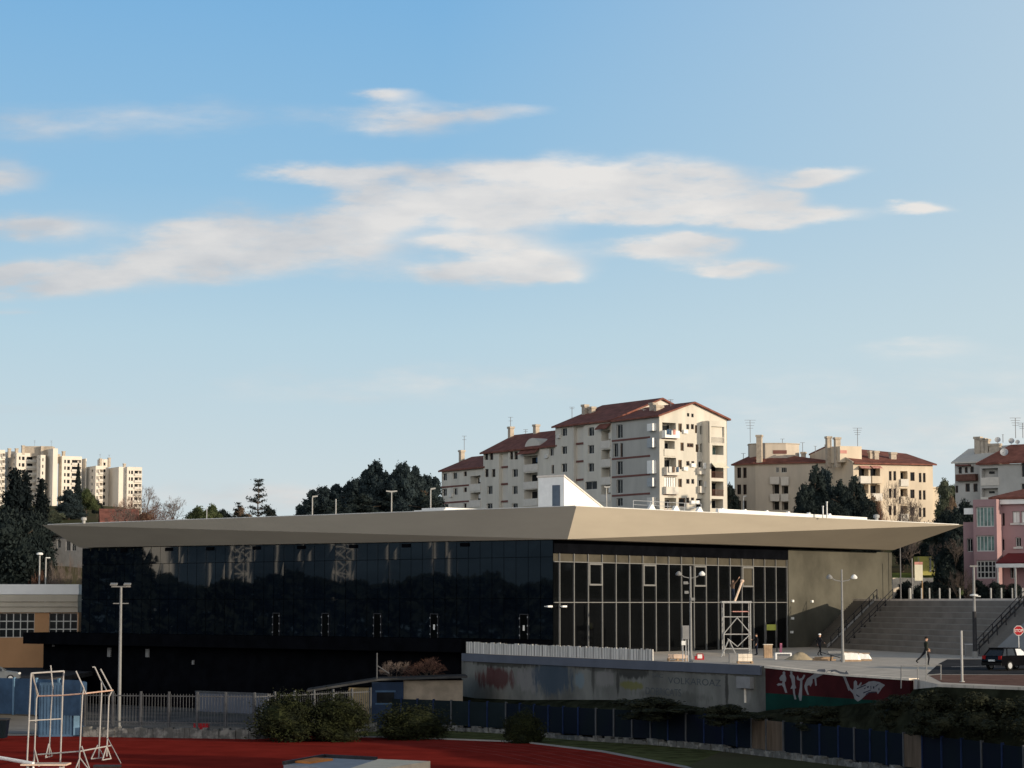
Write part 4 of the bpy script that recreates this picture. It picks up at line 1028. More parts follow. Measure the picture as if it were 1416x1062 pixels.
# small clutter by the corner: narrow balconies with laundry and machines
for y0, y1, mm in ((586, 596, 'white_paint'), (606, 619, 'galv'), (637, 655, 'white_paint'), (661, 673, 'galv'), (688, 700, 'offwhite')):
    h = hole(OA, uA, 900, 907.5, y0, y1, 0)
    MB().obox(OA, uA, nA1, h[0], h[1], .003, .75, h[2], h[3]).build('balcony_box', M[mm], apt)
rl_ = random.Random(12)
for i in (0, 2, 8, 12, 13):
    h = hW[i]; MB().obox(OE, rA, nA2, h[1] + .15, h[1] + .95, .02, .36, h[2] - .2, h[2] + .4).build('air_conditioner', M['white_paint'], apt)
for h in (hB[0], hB[2], hD[2], hD[3]):
    x = h[0] + .2
    while x < h[1] - .5:
        w__ = rl_.uniform(.3, .6); MB().obox(OE, rA, nA2, x, x + w__, 1.0, 1.02, h[2] + .2 + rl_.uniform(0, .2), h[2] + 1.15).build('laundry', M[rl_.choice(['white_paint', 'plank', 'light_blue', 'offwhite', 'cloth_brown'])], apt); x += w__ + rl_.uniform(.08, .5)
for k in ('S1', 'S2', 'S3'):
    O_ = S[k][4]
    for w4 in Bl_[k]:
        h = hole(O_, uA, *w4, 1)
        if rl_.random() < .7: MB().obox(O_, uA, nA1, h[0] + .3, h[0] + .3 + rl_.uniform(.5, 1.2), -.5, -.46, h[2] + .35, h[3] - .35).build('laundry', M[rl_.choice(['light_blue', 'offwhite', 'plank', 'cloth_brown'])], apt)
    for w4 in Wd[k]:
        if rl_.random() < .2:
            h = hole(O_, uA, *w4, 1); MB().obox(O_, uA, nA1, h[1] + .2, h[1] + 1.0, .02, .36, h[2] - .3, h[2] + .3).build('air_conditioner', M['offwhite'], apt)
# chimneys and aerials
def on_roof(px, py, k, d):
    """a point d metres in from the front of section k on the line of sight column px"""
    O = S[k][4] - nA1 * d; s, z = onp(px, py, O, uA); return Vector((O.x + uA.x * s, O.y + uA.y * s, z))
for px, w_, ytop, k, d, wm in ((638.5, 5, 622.5, 'S1', 5.5, .8), (706.5, 5, 590, 'S2', 5.8, .8), (741.5, 6, 587, 'S2', 6.4, .9), (809, 6, 559.5, 'S3', 5.4, .9), (818.5, 7, 562.5, 'S3', 5.8, 1.0), (903, 7, 557, 'S4', 4.0, 1.0), (908.5, 4, 560, 'S4', 3.2, .7), (913, 4, 561, 'S4', 4.0, .7)):
    p = on_roof(px, ytop, k, d); chimney_box(apt, p, wm, .8, S[k][2] + .8, p.z, uA, nA1, m=M['chimney'])
for px, ytop, k, d in ((642, 603, 'S1', 6), (706, 577, 'S2', 6), (727, 594, 'S2', 6.5), (791, 563, 'S3', 3), (927.5, 552.5, 'S4', 5), (890, 566, 'S4', 4)):
    p = on_roof(px, ytop, k, d); zb_ = S[k][2] + 1.2; aerial(apt, Vector((p.x, p.y, zb_)), p.z - zb_, 2, .9)

# ------------------------------------------------------------------ block B (beige, faceted, drum storey)
OB = P(1045, 700, 405); OB.z = 0
uB = v2(.94, -.342); nB = v2(-.342, -.94); uB1 = v2(-.72, .69); nB1 = v2(-.69, -.72)
aptb = thing('apartment_house', 'beige faceted apartment house with a drum shaped top storey and twin brown windows', 'apartment house', (OB.x, OB.y, 12))
ze = onp(1045, 641.5, OB, uB)[1]; sR = onp(1152, 650, OB, uB)[0]; s1 = onp(1015.5, 650, OB, uB1)[0]
wb = MB()
fW = [hole(OB, uB1, x0, x1, y0, y1, .22) for y0, y1 in ((646.5, 661), (670, 683.8), (692.2, 705)) for x0, x1 in ((1019, 1024.7), (1027.2, 1032.4))]
wall_holes(wb, OB, uB1, nB1, 0, s1, ZB0, ze, fW)
gW = [hole(OB, uB, 1073, 1077.5, 646, 653.5, .2), hole(OB, uB, 1080.3, 1088, 646.3, 653.5, .2), hole(OB, uB, 1060, 1062, 656, 658, .2)]
gB = [hole(OB, uB, 1068, 1077.5, y0, y1, 1.2) for y0, y1 in ((668.6, 682.6), (692.3, 705))] + [hole(OB, uB, 1081, 1090, y0, y1, 1.2) for y0, y1 in ((671, 682.6), (693.5, 705))]
wall_holes(wb, OB, uB, nB, 0, sR, ZB0, ze, gW[:2] + gB)
pB = [OB, OB + uB1 * s1, OB + uB1 * s1 + v2(.5, .86) * 12, OB + uB * sR + v2(.2, .97) * 12, OB + uB * sR]
for p, q in ((pB[1], pB[2]), (pB[2], pB[3]), (pB[3], pB[4])): wb.poly((p.x, p.y, ZB0), (p.x, p.y, ze), (q.x, q.y, ze), (q.x, q.y, ZB0))
wb.build('wall', M['apt_b'], aptb)
for h in fW: window(aptb, OB, uB1, nB1, h, M['brown_frame'], M['pane'], bars=1)
for h in gW[:2]: window(aptb, OB, uB, nB, h, M['window_frame'], M['pane'], bars=2)
for h in gB: MB().obox(OB, uB, nB, h[0] + .15, h[1] - .15, -1.19, -1.14, h[2], h[3] - .15).build('balcony_door', M['pane'], aptb)
for x0, x1, y0, y1 in ((1065.5, 1078.5, 659.5, 668.3), (1080.3, 1091, 659.5, 670), (1065.5, 1078.5, 683.2, 691.8), (1080.3, 1091, 683.2, 692)):
    h = hole(OB, uB, x0, x1, y0, y1, 0); balcony(aptb, OB, uB, nB, h[0], h[1], h[2], h[3] - h[2], .45, M['balc'])
cen = OB + uB * (sR * .32) + v2(.2, .97) * 5.5
drum_l, drum_r = P(1034.5, 633, cen.y), P(1105, 633, cen.y); R_ = (drum_r.x - drum_l.x) / 2; cx_ = (drum_l.x + drum_r.x) / 2
zd0, zd1 = P(1070, 640, cen.y).z, P(1070, 613, cen.y - R_).z
rb = MB(); ov = [p + (p - cen).normalized() * .6 for p in pB]; dr = [Vector((cx_ + R_ * 1.0 * math.cos(math.atan2(p.y - cen.y, p.x - cx_)), cen.y + R_ * .6 * math.sin(math.atan2(p.y - cen.y, p.x - cx_)), 0)) for p in pB]
for i in range(5):
    j = (i + 1) % 5
    rb.solid([Vector((ov[i].x, ov[i].y, ze - .1)), Vector((ov[j].x, ov[j].y, ze - .1)), Vector((dr[j].x, dr[j].y, zd0 + .9)), Vector((dr[i].x, dr[i].y, zd0 + .9))], (0, 0, .22))
rb.build('roof', M['tiles'], aptb)
dm = MB(); oct_ = [Vector((cx_ + R_ * math.cos(2 * math.pi * (i + .5) / 8) * 1.05, cen.y + R_ * .75 * math.sin(2 * math.pi * (i + .5) / 8), 0)) for i in range(8)]
dm.prism(oct_, ze - 1, zd1); drum = dm.build('drum_storey', M['apt_b'], aptb)
cap = MB().prism([cen_ + (cen_ - Vector((cx_, cen.y, 0))) * .03 for cen_ in oct_], zd1 + .002, zd1 + .16); cap.build('coping', M['chimney'], drum)
yf = min(p.y for p in oct_)
q0, q1 = P(1069, 622.5, yf - .03), P(1088, 627.5, yf - .03)
MB().box(q0.x, q1.x, yf - .06, yf - .004, q1.z, q0.z).build('window', M['brown_band'], drum)
p = P(1050, 601.5, yf - .9); chimney_box(aptb, Vector((p.x, yf - .9, 0)), .9, .9, ze, p.z, uB, nB)
p = P(1111, 625, cen.y - 2); chimney_box(aptb, p, .7, .7, ze, p.z, uB, nB)
for px, yt, yb in ((1037.5, 581, 612), (1082, 607, 613), (1110, 612, 628), (1028, 627, 640)):
    a_, b_ = P(px, yt, cen.y), P(px, yb, cen.y); aerial(aptb, b_, a_.z - b_.z, 4 if yb - yt > 20 else 1, 2.0 if yb - yt > 20 else .8)

# ------------------------------------------------------------------ block C (lit cream front with shaded gable)
OC = P(1180.5, 700, 391); OC.z = 0
uC = v2(.955, .297); nC = v2(.297, -.955); gC = v2(-.297, .955); ngC = v2(-.955, -.297)
aptc = thing('apartment_house', 'warm cream apartment house with a blank shaded gable and two tall chimneys', 'apartment house', (OC.x, OC.y, 12))
ze = onp(1180.5, 640.5, OC, uC)[1]; sR = onp(1290, 660, OC, uC)[0]; gl_ = onp(1120, 650, OC, gC)[0]
cW = [hole(OC, uC, x0, x1, y0 + k * 24, y1 + k * 24, .25) for k in range(3) for x0, x1, y0, y1 in ((1229.2, 1233, 651.5, 664.5), (1235.4, 1239.2, 651.5, 664.5), (1258.8, 1264.8, 653, 665), (1270.6, 1274.2, 654, 667), (1276.3, 1280, 654, 667))]
cB = [hole(OC, uC, x0, x1, y0 + k * 24, y1 + k * 24, 1.4) for k in range(3) for x0, x1, y0, y1 in ((1187.5, 1201, 646, 661), (1203.5, 1217, 646, 661), (1245, 1255, 651.5, 665))]
wc = MB(); wall_holes(wc, OC, uC, nC, 0, sR, ZB0, ze, cW + cB)
W = lambda s, d, z: (OC.x + uC.x * s + gC.x * d, OC.y + uC.y * s + gC.y * d, z)
zt0 = onp(1142, 617, OC, gC); ztl = onp(1120, 628.6, OC, gC)
wc.poly(W(0, 0, ZB0), W(0, gl_, ZB0), W(0, gl_, ztl[1]), W(0, zt0[0], zt0[1]), W(0, 0, ze))
wc.poly(W(sR, 0, ZB0), W(sR, gl_, ZB0), W(sR, gl_, ztl[1]), W(sR, zt0[0], ze + 2.6), W(sR, 0, ze)); wc.poly(W(0, gl_, ZB0), W(sR, gl_, ZB0), W(sR, gl_, ztl[1]), W(0, gl_, ztl[1]))
wc.build('wall', M['apt_c'], aptc)
rc = MB(); rc.solid([Vector(W(-.02, -.6, ze - .15)), Vector(W(sR + .5, -.6, ze - .15)), Vector(W(sR + .5, zt0[0], ze + 2.3)), Vector(W(-.02, zt0[0], zt0[1] - .2))], (0, 0, .25))
rc.solid([Vector(W(-.02, gl_ + .4, ztl[1] - .1)), Vector(W(sR + .5, gl_ + .4, ztl[1] - .1)), Vector(W(sR + .5, zt0[0], ze + 2.3)), Vector(W(-.02, zt0[0], zt0[1] - .2))], (0, 0, .25))
rc.build('roof', M['tiles'], aptc)
vg = MB(); vg.solid([Vector(W(-.25, -.3, ze)), Vector(W(-.25, zt0[0], zt0[1] + .05)), Vector(W(-.25, zt0[0], zt0[1] + .3)), Vector(W(-.25, -.3, ze + .25))], uC * .2); vg.build('verge', M['chimney'], aptc)
for h in cW: window(aptc, OC, uC, nC, h, M['brown_frame'], M['pane'], bars=0)
for i, h in enumerate(cB):
    MB().obox(OC, uC, nC, h[0] + .2, h[1] - .2, -1.39, -1.33, h[2], h[3] - .2).build('balcony_door', M['pane'], aptc)
    balcony(aptc, OC, uC, nC, h[0] - .05, h[1] + .05, h[2] - .75, 1.05, .8 if i % 3 < 2 else .3, M['balc'] if i % 2 == 0 else M['apt_c'])
for h in cB[:2]:
    aw = MB(); q = lambda s, d, z: Vector((OC.x + uC.x * s + nC.x * d, OC.y + uC.y * s + nC.y * d, z))
    aw.solid([q(h[0], .01, h[3] + .2), q(h[1], .01, h[3] + .2), q(h[1], 1.1, h[3] - .25), q(h[0], 1.1, h[3] - .25)], (0, 0, .05)); aw.build('awning', M['plank'], aptc)
z0_, z1_ = onp(1176, 632, OC + gC * 2.5, uC), onp(1176, 617, OC + gC * 2.5, uC)
sA, sB = onp(1161.5, 625, OC + gC * 2.5, uC)[0], onp(1191.5, 625, OC + gC * 2.5, uC)[0]
pb = MB().obox(OC + gC * 2.5, uC, gC, sA, sB, 0, 5, ze + .3, z1_[1]).build('roof_room', M['apt_c'], aptc)
h = hole(OC + gC * 2.5, uC, 1161.8, 1171, 622.5, 627, 0); MB().obox(OC + gC * 2.5, uC, nC, h[0], h[1], .003, .05, h[2], h[3]).build('window', M['plank'], pb)
for px, yt, d, w_ in ((1145.5, 603.5, 6.5, .8), (1157.5, 604.8, 4.0, .9), (1205, 623.5, 3.5, .9), (1211, 623.5, 3.2, .8), (1234.5, 625.5, 3.5, 1.0), (1259, 637, 4, .6)):
    O_ = OC + gC * d; s, z = onp(px, yt, O_, uC); p = O_ + uC * s; chimney_box(aptc, p, w_, .8, ze - .5, z, uC, nC)
for px, yt, yb in ((1186, 592, 617), (1127.5, 617, 627)):
    a_, b_ = P(px, yt, 394), P(px, yb, 394); aerial(aptc, b_, a_.z - b_.z, 4 if px > 1150 else 1, 1.6 if px > 1150 else .5)
an = MB(); s_a, s_b = sR + .02, onp(1301, 690, OC, uC)[0]; zA = onp(1293, 675, OC, uC)[1]
an.obox(OC, uC, nC, s_a, s_b, -6, -.6, ZB0, zA); an.obox(OC, uC, nC, s_a - .0, s_b + .3, -6.3, -.3, zA + .002, zA + .25); an.build('annex', M['apt_c'], aptc)

# ------------------------------------------------------------------ block D (grey white, upper right)
OD = P(1355.6, 700, 340); OD.z = 0
uD = v2(.80, -.60); nD = v2(-.60, -.80); vD = v2(.60, .80)
aptd = thing('apartment_house', 'grey white apartment house with rooftop dishes standing above the pink house', 'apartment house', (OD.x, OD.y, 10))
ze = onp(1368, 642.5, OD, uD)[1]; sR = onp(1450, 660, OD, uD)[0]; s_m = onp(1381.8, 660, OD, uD)[0]
dH = [hole(OD, uD, *w, 1.0) for w in ((1357.5, 1380, 647.5, 660.5), (1357.5, 1380, 675, 687.5), (1357.5, 1380, 703, 716))]
dW = [hole(OD, uD, *w, .2) for w in ((1412, 1430, 640, 660), (1412, 1430, 668, 685))]
wd = MB(); wall_holes(wd, OD, uD, nD, 0, sR, 6, ze, dH + dW)
wd.obox(OD, uD, nD, 0, sR, -11, -1.7, 6, ze - .02)
OD2 = OD - nD * 2.2; s_l = onp(1320.5, 660, OD2, uD)[0]; zl = onp(1330, 640, OD2, uD)[1]
lW = [hole(OD2, uD, *w, .25) for w in ((1325.5, 1330, 646, 655), (1334, 1338, 646, 654), (1341.5, 1346.5, 645, 653.5), (1320.9, 1325, 671.5, 681.5), (1335, 1341, 668.6, 680), (1346, 1351.8, 668.6, 680), (1335, 1341, 694, 704))]
wall_holes(wd, OD2, uD, nD, s_l, 0.05, 6, zl, lW); W = lambda s, d, z: (OD2.x + uD.x * s + vD.x * d, OD2.y + uD.y * s + vD.y * d, z)
wd.poly(W(s_l, 0, 6), W(s_l, 9, 6), W(s_l, 9, zl), W(s_l, 0, zl))
wd.build('wall', M['apt_d'], aptd)
for h in lW: window(aptd, OD2, uD, nD, h, M['brown_frame'], M['pane'], bars=0)
for h in dW: window(aptd, OD, uD, nD, h, M['window_frame'], M['pane'])
for h in dH:
    w_ = (h[1] - h[0]); hh = (h[0] + w_ * .28, h[0] + w_ * .62, h[2] + .6, h[3] - .4)
    MB().obox(OD, uD, nD, hh[0], hh[1], -.99, -.93, hh[2], hh[3]).build('window', M['pane'], aptd)
    balcony(aptd, OD, uD, nD, h[0] - .15, h[1] + .15, h[2] - .95, 1.0, .10, M['balc'])
h = hole(OD2, uD, 1325, 1352.5, 656, 663.5, 0); balcony(aptd, OD2, uD, nD, h[0], h[1], h[2], h[3] - h[2], .9, M['balc_brown'])
h = hole(OD2, uD, 1324, 1343, 641.5, 645.5, 0); MB().obox(OD2, uD, nD, h[0], h[1], .01, .8, h[2] + .1, h[2] + .3).build('canopy', M['brown_band'], aptd)
rd = MB(); p = lambda s, d, z: Vector((OD2.x + uD.x * s + vD.x * d, OD2.y + uD.y * s + vD.y * d, z))
rd.solid([p(s_l - .4, -.4, zl - .1), p(.3, -.4, zl - .1), p(2.0, 5, zl + 2.5), p(s_l - .4, 5.5, zl + 2.2)], (0, 0, .22)); rd.build('roof', M['apt_recess'], aptd)
rt = MB(); p = lambda s, d, z: Vector((OD.x + uD.x * s + vD.x * d, OD.y + uD.y * s + vD.y * d, z))
rt.solid([p(-.4, -.5, ze), p(sR, -.5, ze), p(sR, 5.2, ze + 2.9), p(2.5, 5.2, ze + 2.9)], (0, 0, .25)); rt.solid([p(-.4, -.5, ze), p(2.5, 5.2, ze + 2.9), p(-.4, 11, ze)], (0, 0, .25)); rt.build('roof', M['tiles'], aptd)
for px, yt, w_ in ((1352.5, 604, .9), (1360, 606, .7), (1364.5, 607, .7), (1376, 613.5, 1.6)):
    O_ = OD + vD * 5.0; s, z = onp(px, yt, O_, uD); chimney_box(aptd, O_ + uD * s, w_, .8, ze, z, uD, nD)
def dish(root, p, r, aim):
    a = Vector(aim).normalized(); t = a.orthogonal().normalized(); b = a.cross(t); m = MB(); seg = 12
    vs = [p - a * r * .25] + [p + (t * math.cos(2 * math.pi * i / seg) + b * math.sin(2 * math.pi * i / seg)) * r * .6 - a * r * .14 for i in range(seg)] + [p + (t * math.cos(2 * math.pi * i / seg) + b * math.sin(2 * math.pi * i / seg)) * r for i in range(seg)]
    m.add(vs, [[0, 1 + (i + 1) % seg, 1 + i] for i in range(seg)] + [[1 + i, 1 + (i + 1) % seg, 1 + seg + (i + 1) % seg, 1 + seg + i] for i in range(seg)])
    m.tube(p - a * r * .2, p - a * r * .2 - Vector((0, 0, r * 1.8)), .04, seg=5); m.tube(p - a * .2 * r, p + a * r * .7, .02, seg=4)
    return m.build('dish', M['galv'], root)
for px, py, r, d in ((1379.5, 608, .45, 4.5), (1398.5, 609.5, .45, 5), (1388.5, 625, .6, 1.5), (1407, 611, .35, 5)):
    O_ = OD + vD * d; s, z = onp(px, py, O_, uD); q = O_ + uD * s; dish(aptd, Vector((q.x, q.y, z)), r, (-.25, -.9, .35))
for px, yt, yb in ((1404.5, 578, 606), (1414.5, 585, 606), (1387, 601, 612)):
    a_, b_ = P(px, yt, 340), P(px, yb, 340); aerial(aptd, b_, a_.z - b_.z, 4 if px > 1400 else 1, 1.6 if px > 1400 else .3)

# ------------------------------------------------------------------ block E (pink house)
OE_ = P(1347, 780, 246); OE_.z = 0
uE = v2(.85, -.527); nE = v2(-.527, -.85); vE = v2(.527, .85)
pink = thing('pink_house', 'dusky pink house with a glazed bay, red hipped roof and a maroon awning', 'house', (OE_.x, OE_.y, 5))
zb_ = 3.5
s_b = onp(1378.5, 740, OE_, uE)[0]; OW = OE_ - nE * 1.6; sR = onp(1470, 740, OW, uE)[0]
ze = onp(1362, 690.5, OE_, uE)[1]
bayH = [hole(OE_, uE, *w, .25) for w in ((1349.5, 1374.5, 700.7, 728.5), (1349.8, 1375, 740.5, 762.5), (1350, 1377, 775, 800))]
wp = MB(); wall_holes(wp, OE_, uE, nE, 0, s_b, zb_, ze, bayH)
for s in (0, s_b): wp.poly(*[(OE_.x + uE.x * s + vE.x * d, OE_.y + uE.y * s + vE.y * d, z) for d, z in ((0, zb_), (2.6, zb_), (2.6, ze), (0, ze))])
rH = [hole(OW, uE, *w, .25) for w in ((1381.5, 1385, 709.5, 727), (1386, 1389.3, 709.5, 727), (1381, 1389, 745, 762), (1400, 1410, 707, 723), (1412, 1424, 707, 723), (1404.5, 1412, 743, 756), (1397, 1404, 784, 800))]
zeW = onp(1400, 690, OW, uE)[1]
wall_holes(wp, OW, uE, nE, s_b + .0, sR, zb_, zeW, rH)
sl0 = onp(1332.5, 760, OW, uE)[0]; zl = onp(1340, 722, OW, uE)[1]
lH = [hole(OW, uE, 1337, 1345, 744.5, 763, .25)]
wall_holes(wp, OW, uE, nE, sl0, .0, zb_, zl, lH)
wp.poly(*[(OW.x + uE.x * sl0 + vE.x * d, OW.y + uE.y * sl0 + vE.y * d, z) for d, z in ((0, zb_), (8, zb_), (8, zl), (0, zl))])
wp.poly(*[(OW.x + uE.x * s + vE.x * d, OW.y + uE.y * s + vE.y * d, zl) for s, d in ((sl0, 0), (0, 0), (0, 8), (sl0, 8))])
wp.poly(*[(OW.x + uE.x * s + vE.x * d, OW.y + uE.y * s + vE.y * d, z) for s, d, z in ((0, 0, zl), (0, 8, zl), (0, 8, ze), (0, 0, ze))])
wp.poly(*[(OE_.x + uE.x * s + vE.x * d, OE_.y + uE.y * s + vE.y * d, ze) for s, d in ((0, 0), (s_b, 0), (s_b, 9), (0, 9))])
wp.build('wall', M['pink'], pink)
for h in bayH[:2]: window(pink, OE_, uE, nE, h, M['window_frame'], M['green_pane'], bars=4, fw=.10)
window(pink, OE_, uE, nE, bayH[2], M['window_frame'], M['pane'], bars=4, fw=.14)
h = bayH[2]; k = MB()
for t in (.33, .66): k.obox(OE_, uE, nE, h[0], h[1], -.17, -.12, h[2] + (h[3] - h[2]) * t, h[2] + (h[3] - h[2]) * t + .1)
k.build('glazing_bar', M['window_frame'], pink)
for i, h in enumerate(rH + lH):
    O_ = OW; window(pink, O_, uE, nE, h, M['window_frame'] if i != 0 and i != 1 else M['brown_frame'], M['white_paint'] if i in (3, 4) else M['pane'], bars=1 if i > 1 else 0)
    if i in (3, 4, 5): MB().obox(O_, uE, nE, h[0] - .2, h[1] + .2, .003, .16, h[2] - .22, h[2] - .02).build('sill', M['window_frame'], pink)
s, z0, z1 = onp(1377, 720, OE_, uE)[0], bayH[1][2], bayH[1][3]
hr = MB(); p = lambda s, d, z: Vector((OW.x + uE.x * s + vE.x * d, OW.y + uE.y * s + vE.y * d, z)); zr = P(1420, 669, OW.y + 3).z
hr.solid([p(s_b - 1.2, -.7, zeW), p(sR + 1, -.7, zeW), p(sR + 1, 5, zr), p(s_b + 4.5, 5, zr)], (0, 0, .2)); hr.solid([p(s_b - 1.2, -.7, zeW), p(s_b + 4.5, 5, zr), p(s_b - 1.2, 10, zeW)], (0, 0, .2)); hr.build('roof', M['tiles'], pink)
MB().obox(OW, uE, nE, s_b, sR, .003, .5, zeW - .55, zeW - .06).build('eaves', M['white_paint'], pink)
sa, za = onp(1386, 779.5, OE_, uE); aw = MB(); p = lambda s, d, z: Vector((OW.x + uE.x * s + nE.x * d, OW.y + uE.y * s + nE.y * d, z))
aw.solid([p(s_b + .6, .01, za + 1.0), p(sR, .01, za + 1.0), p(sR, 2.6, za), p(s_b + .2, 2.6, za)], (0, 0, .12)); aw.build('awning', M['maroon'], pink)
MB().obox(OW, uE, nE, s_b + .2, sR, 2.52, 2.66, za - .42, za - .02).build('awning_beam', M['white_paint'], pink)
k = MB(); s = s_b + .3
while s < sR:
    k.obox(OW, uE, nE, s, s + .16, 2.5, 2.64, zb_, za - .43); s += 1.9
k.build('porch_post', M['window_frame'], pink)
h = hole(OE_, uE, 1331.5, 1345, 702.5, 711, 0); MB().obox(OE_ - nE * .8, uE, nE, h[0], h[1], 0, .5, h[2], h[3]).build('air_conditioner', M['white_paint'], pink)

# ------------------------------------------------------------------ far tower blocks on the left
def tower_block(name, label, boxes, Y, zbase):
    c = P(boxes[0][1], 700, Y)
    root = thing(name, label, 'tower block', (c.x, c.y, zbase), 'tower blocks on the far hill')
    uR, uL = v2(.87, .5), v2(-.5, .87); nR_, nL = v2(.5, -.87), v2(-.87, -.5)
    for (xl, xc, xr, yt, kind, back) in boxes:
        O = P(xc, 700, Y + back); O.z = 0; zt = P(xc, yt, Y + back).z
        a = onp(xr, 680, O, uR)[0]; b = onp(xl, 680, O, uL)[0] if xl < xc - .5 else 3.0
        w = MB(); hs = []; bal = []
        if kind == 'bal':
            n = int((zt - 1.6 - zbase) / 2.85)
            for i in range(n):
                z = zt - 1.8 - 2.85 * i
                bal.append((a * .50, a * .97, z - 1.35, z + .25, 1.3)); hs.append((a * .12, a * .2, z - 1.2, z + .2, .2)); hs.append((a * .27, a * .40, z - 1.3, z + .2, .3))
        elif kind == 'win':
            for i in range(int((zt - 1.5 - zbase) / 2.85)):
                z = zt - 1.6 - 2.85 * i; hs.append((a * .35, a * .6, z - 1.1, z + .2, .3))
        wall_holes(w, O, uR, nR_, 0, a, zbase, zt, hs + bal)
        hl = []
        if kind != 'plain' and b > 2.5:
            for i in range(int((zt - 1.5 - zbase) / 2.85)):
                z = zt - 1.6 - 2.85 * i; hl.append((b * .3, b * .42, z - 1.0, z + .2, .2))
        wall_holes(w, O, uL, nL, 0, b, zbase, zt, hl)
        w.poly(*[(p.x, p.y, zt) for p in (O, O + uR * a, O + uR * a + uL * b, O + uL * b)])
        w.poly(*[(p.x, p.y, z) for p, z in ((O + uR * a, zbase), (O + uR * a + uL * b, zbase), (O + uR * a + uL * b, zt), (O + uR * a, zt))])
        wo = w.build('wall', M['tower'], root)
        for h in hs: MB().obox(O, uR, nR_, h[0], h[1], -h[4] + .01, -h[4] + .05, h[2], h[3]).build('window', M['pane'], wo)
        for h in hl: MB().obox(O, uL, nL, h[0], h[1], -h[4] + .01, -h[4] + .05, h[2], h[3]).build('window', M['pane'], wo)
        for h in bal:
            MB().obox(O, uR, nR_, h[0] - .1, h[1] + .1, .004, .5, h[2] - .6, h[2] + .35).build('balcony', M['balc'], wo)
            MB().obox(O, uR, nR_, h[0] + .3, h[1] - 1.2, -1.29, -1.2, h[2], h[3]).build('balcony_door', M['pane'], wo)
    return root
ta = tower_block('tower_block', 'tall pale tower block cluster at the far left with stacked balconies and a roof room', [(-14, -2, 6, 622, 'bal', 0), (13, 21.5, 50, 626, 'bal', 0), (50, 55, 62, 629, 'win', -2), (54, 72, 79, 620, 'plain', -3), (80, 84.5, 112.5, 630.5, 'bal', 0), (112, 117.5, 119, 634, 'plain', 6), (6, 13, 20, 624, 'win', 8)], 1000, 30)
Ot = P(40, 700, 1004)
q0, q1 = P(30, 617, 1003), P(72, 626, 1003)
MB().box(q0.x, q1.x, 1003, 1009, q1.z - 1.5, q0.z).build('roof_room', M['chimney'], ta)
for px, yt in ((13, 620), (23, 620), (32, 616), (58, 617), (81, 628), (88, 624)):
    p = P(px, yt, 1002); chimney_box(ta, p, 1.2, 1.2, p.z - 4, p.z, v2(.87, .5), v2(.5, -.87))
for px, yt in ((48, 609), (71, 609.5)):
    p = P(px, yt, 1005); aerial(ta, Vector((p.x, p.y, p.z - 3.4)), 3.4, 3, 1.2)
tb = tower_block('tower_block', 'smaller pale tower block right of the taller cluster, its balconies facing the sun', [(118.5, 131.5, 142, 644, 'bal', 0), (134, 138, 150, 635, 'win', 6), (150, 163.5, 175, 645.5, 'plain', -2), (170, 175, 196, 645.5, 'bal', -2)], 1000, 30)
for px, yt in ((139, 634), (151, 633), (172, 641)):
    p = P(px, yt, 1003); chimney_box(tb, p, 1.0, 1.0, p.z - 4, p.z, v2(.87, .5), v2(.5, -.87))
for px, yt in ((138.5, 628), (151, 629)):
    p = P(px, yt, 1005); aerial(tb, Vector((p.x, p.y, p.z - 3)), 3, 2, 1.0)

# ------------------------------------------------------------------ small houses at the left, gym
c = P(140, 722, 330)
rh = thing('small_house', 'small house with a bright red tiled roof half hidden behind the hall roof', 'house', (c.x, c.y, c.z - 4))
uH = v2(.97, .2); nH = v2(.2, -.97); ze, zr = P(150, 721, 330).z, P(150, 706, 333).z
a0, a1 = onp(127, 715, c, uH)[0], onp(188, 715, c, uH)[0]
hw = MB().obox(c, uH, nH, a0 + 1.6, a1, -7, 0, c.z - 6, ze); W = lambda s, d, z: (c.x + uH.x * s - nH.x * d, c.y + uH.y * s - nH.y * d, z)
hw.build('wall', M['chimney'], rh)
gable_roof(c, uH, nH, a0 + 1.6, a1, 7, ze, zr).build('roof', M['tiles'], rh)
gq = MB(); gq.solid([Vector(W(a0 + 1.55, 0, ze)), Vector(W(a0 + 1.55, 7, ze)), Vector(W(a0 + 1.55, 3.5, zr))], uH * .1); gq.build('gable', M['offwhite'], rh)
wq_ = MB().obox(c, uH, nH, 3, 4.2, .003, .05, ze - 2, ze - .7).build('window', M['pane'], rh)

c = P(92, 770, 300); gh = thing('grey_house', 'shaded grey house with dark windows behind the hall roof tip', 'house', (c.x, c.y, c.z - 5))
uH = v2(.95, -.3); nH = v2(-.3, -.95); zt_ = P(92, 740, 300).z
gW = [hole(c, uH, *w, .3) for w in ((91, 97, 748, 762), (99, 105, 750, 762), (79, 84, 747, 758))]
s0, s1 = onp(68, 750, c, uH)[0], onp(124, 750, c, uH)[0]
gw = MB(); wall_holes(gw, c, uH, nH, s0, s1, c.z - 8, zt_, gW)
gw.poly(*[(c.x + uH.x * s0 - nH.x * d, c.y + uH.y * s0 - nH.y * d, z) for d, z in ((0, c.z - 8), (7, c.z - 8), (7, zt_), (0, zt_))])
gw.build('wall', M['cabinet'], gh)
for h in gW: window(gh, c, uH, nH, h, M['window_frame'], M['pane'])
gable_roof(c, uH, nH, s0, s1, 7, zt_, zt_ + .7).build('roof', M['hut_roof'], gh)

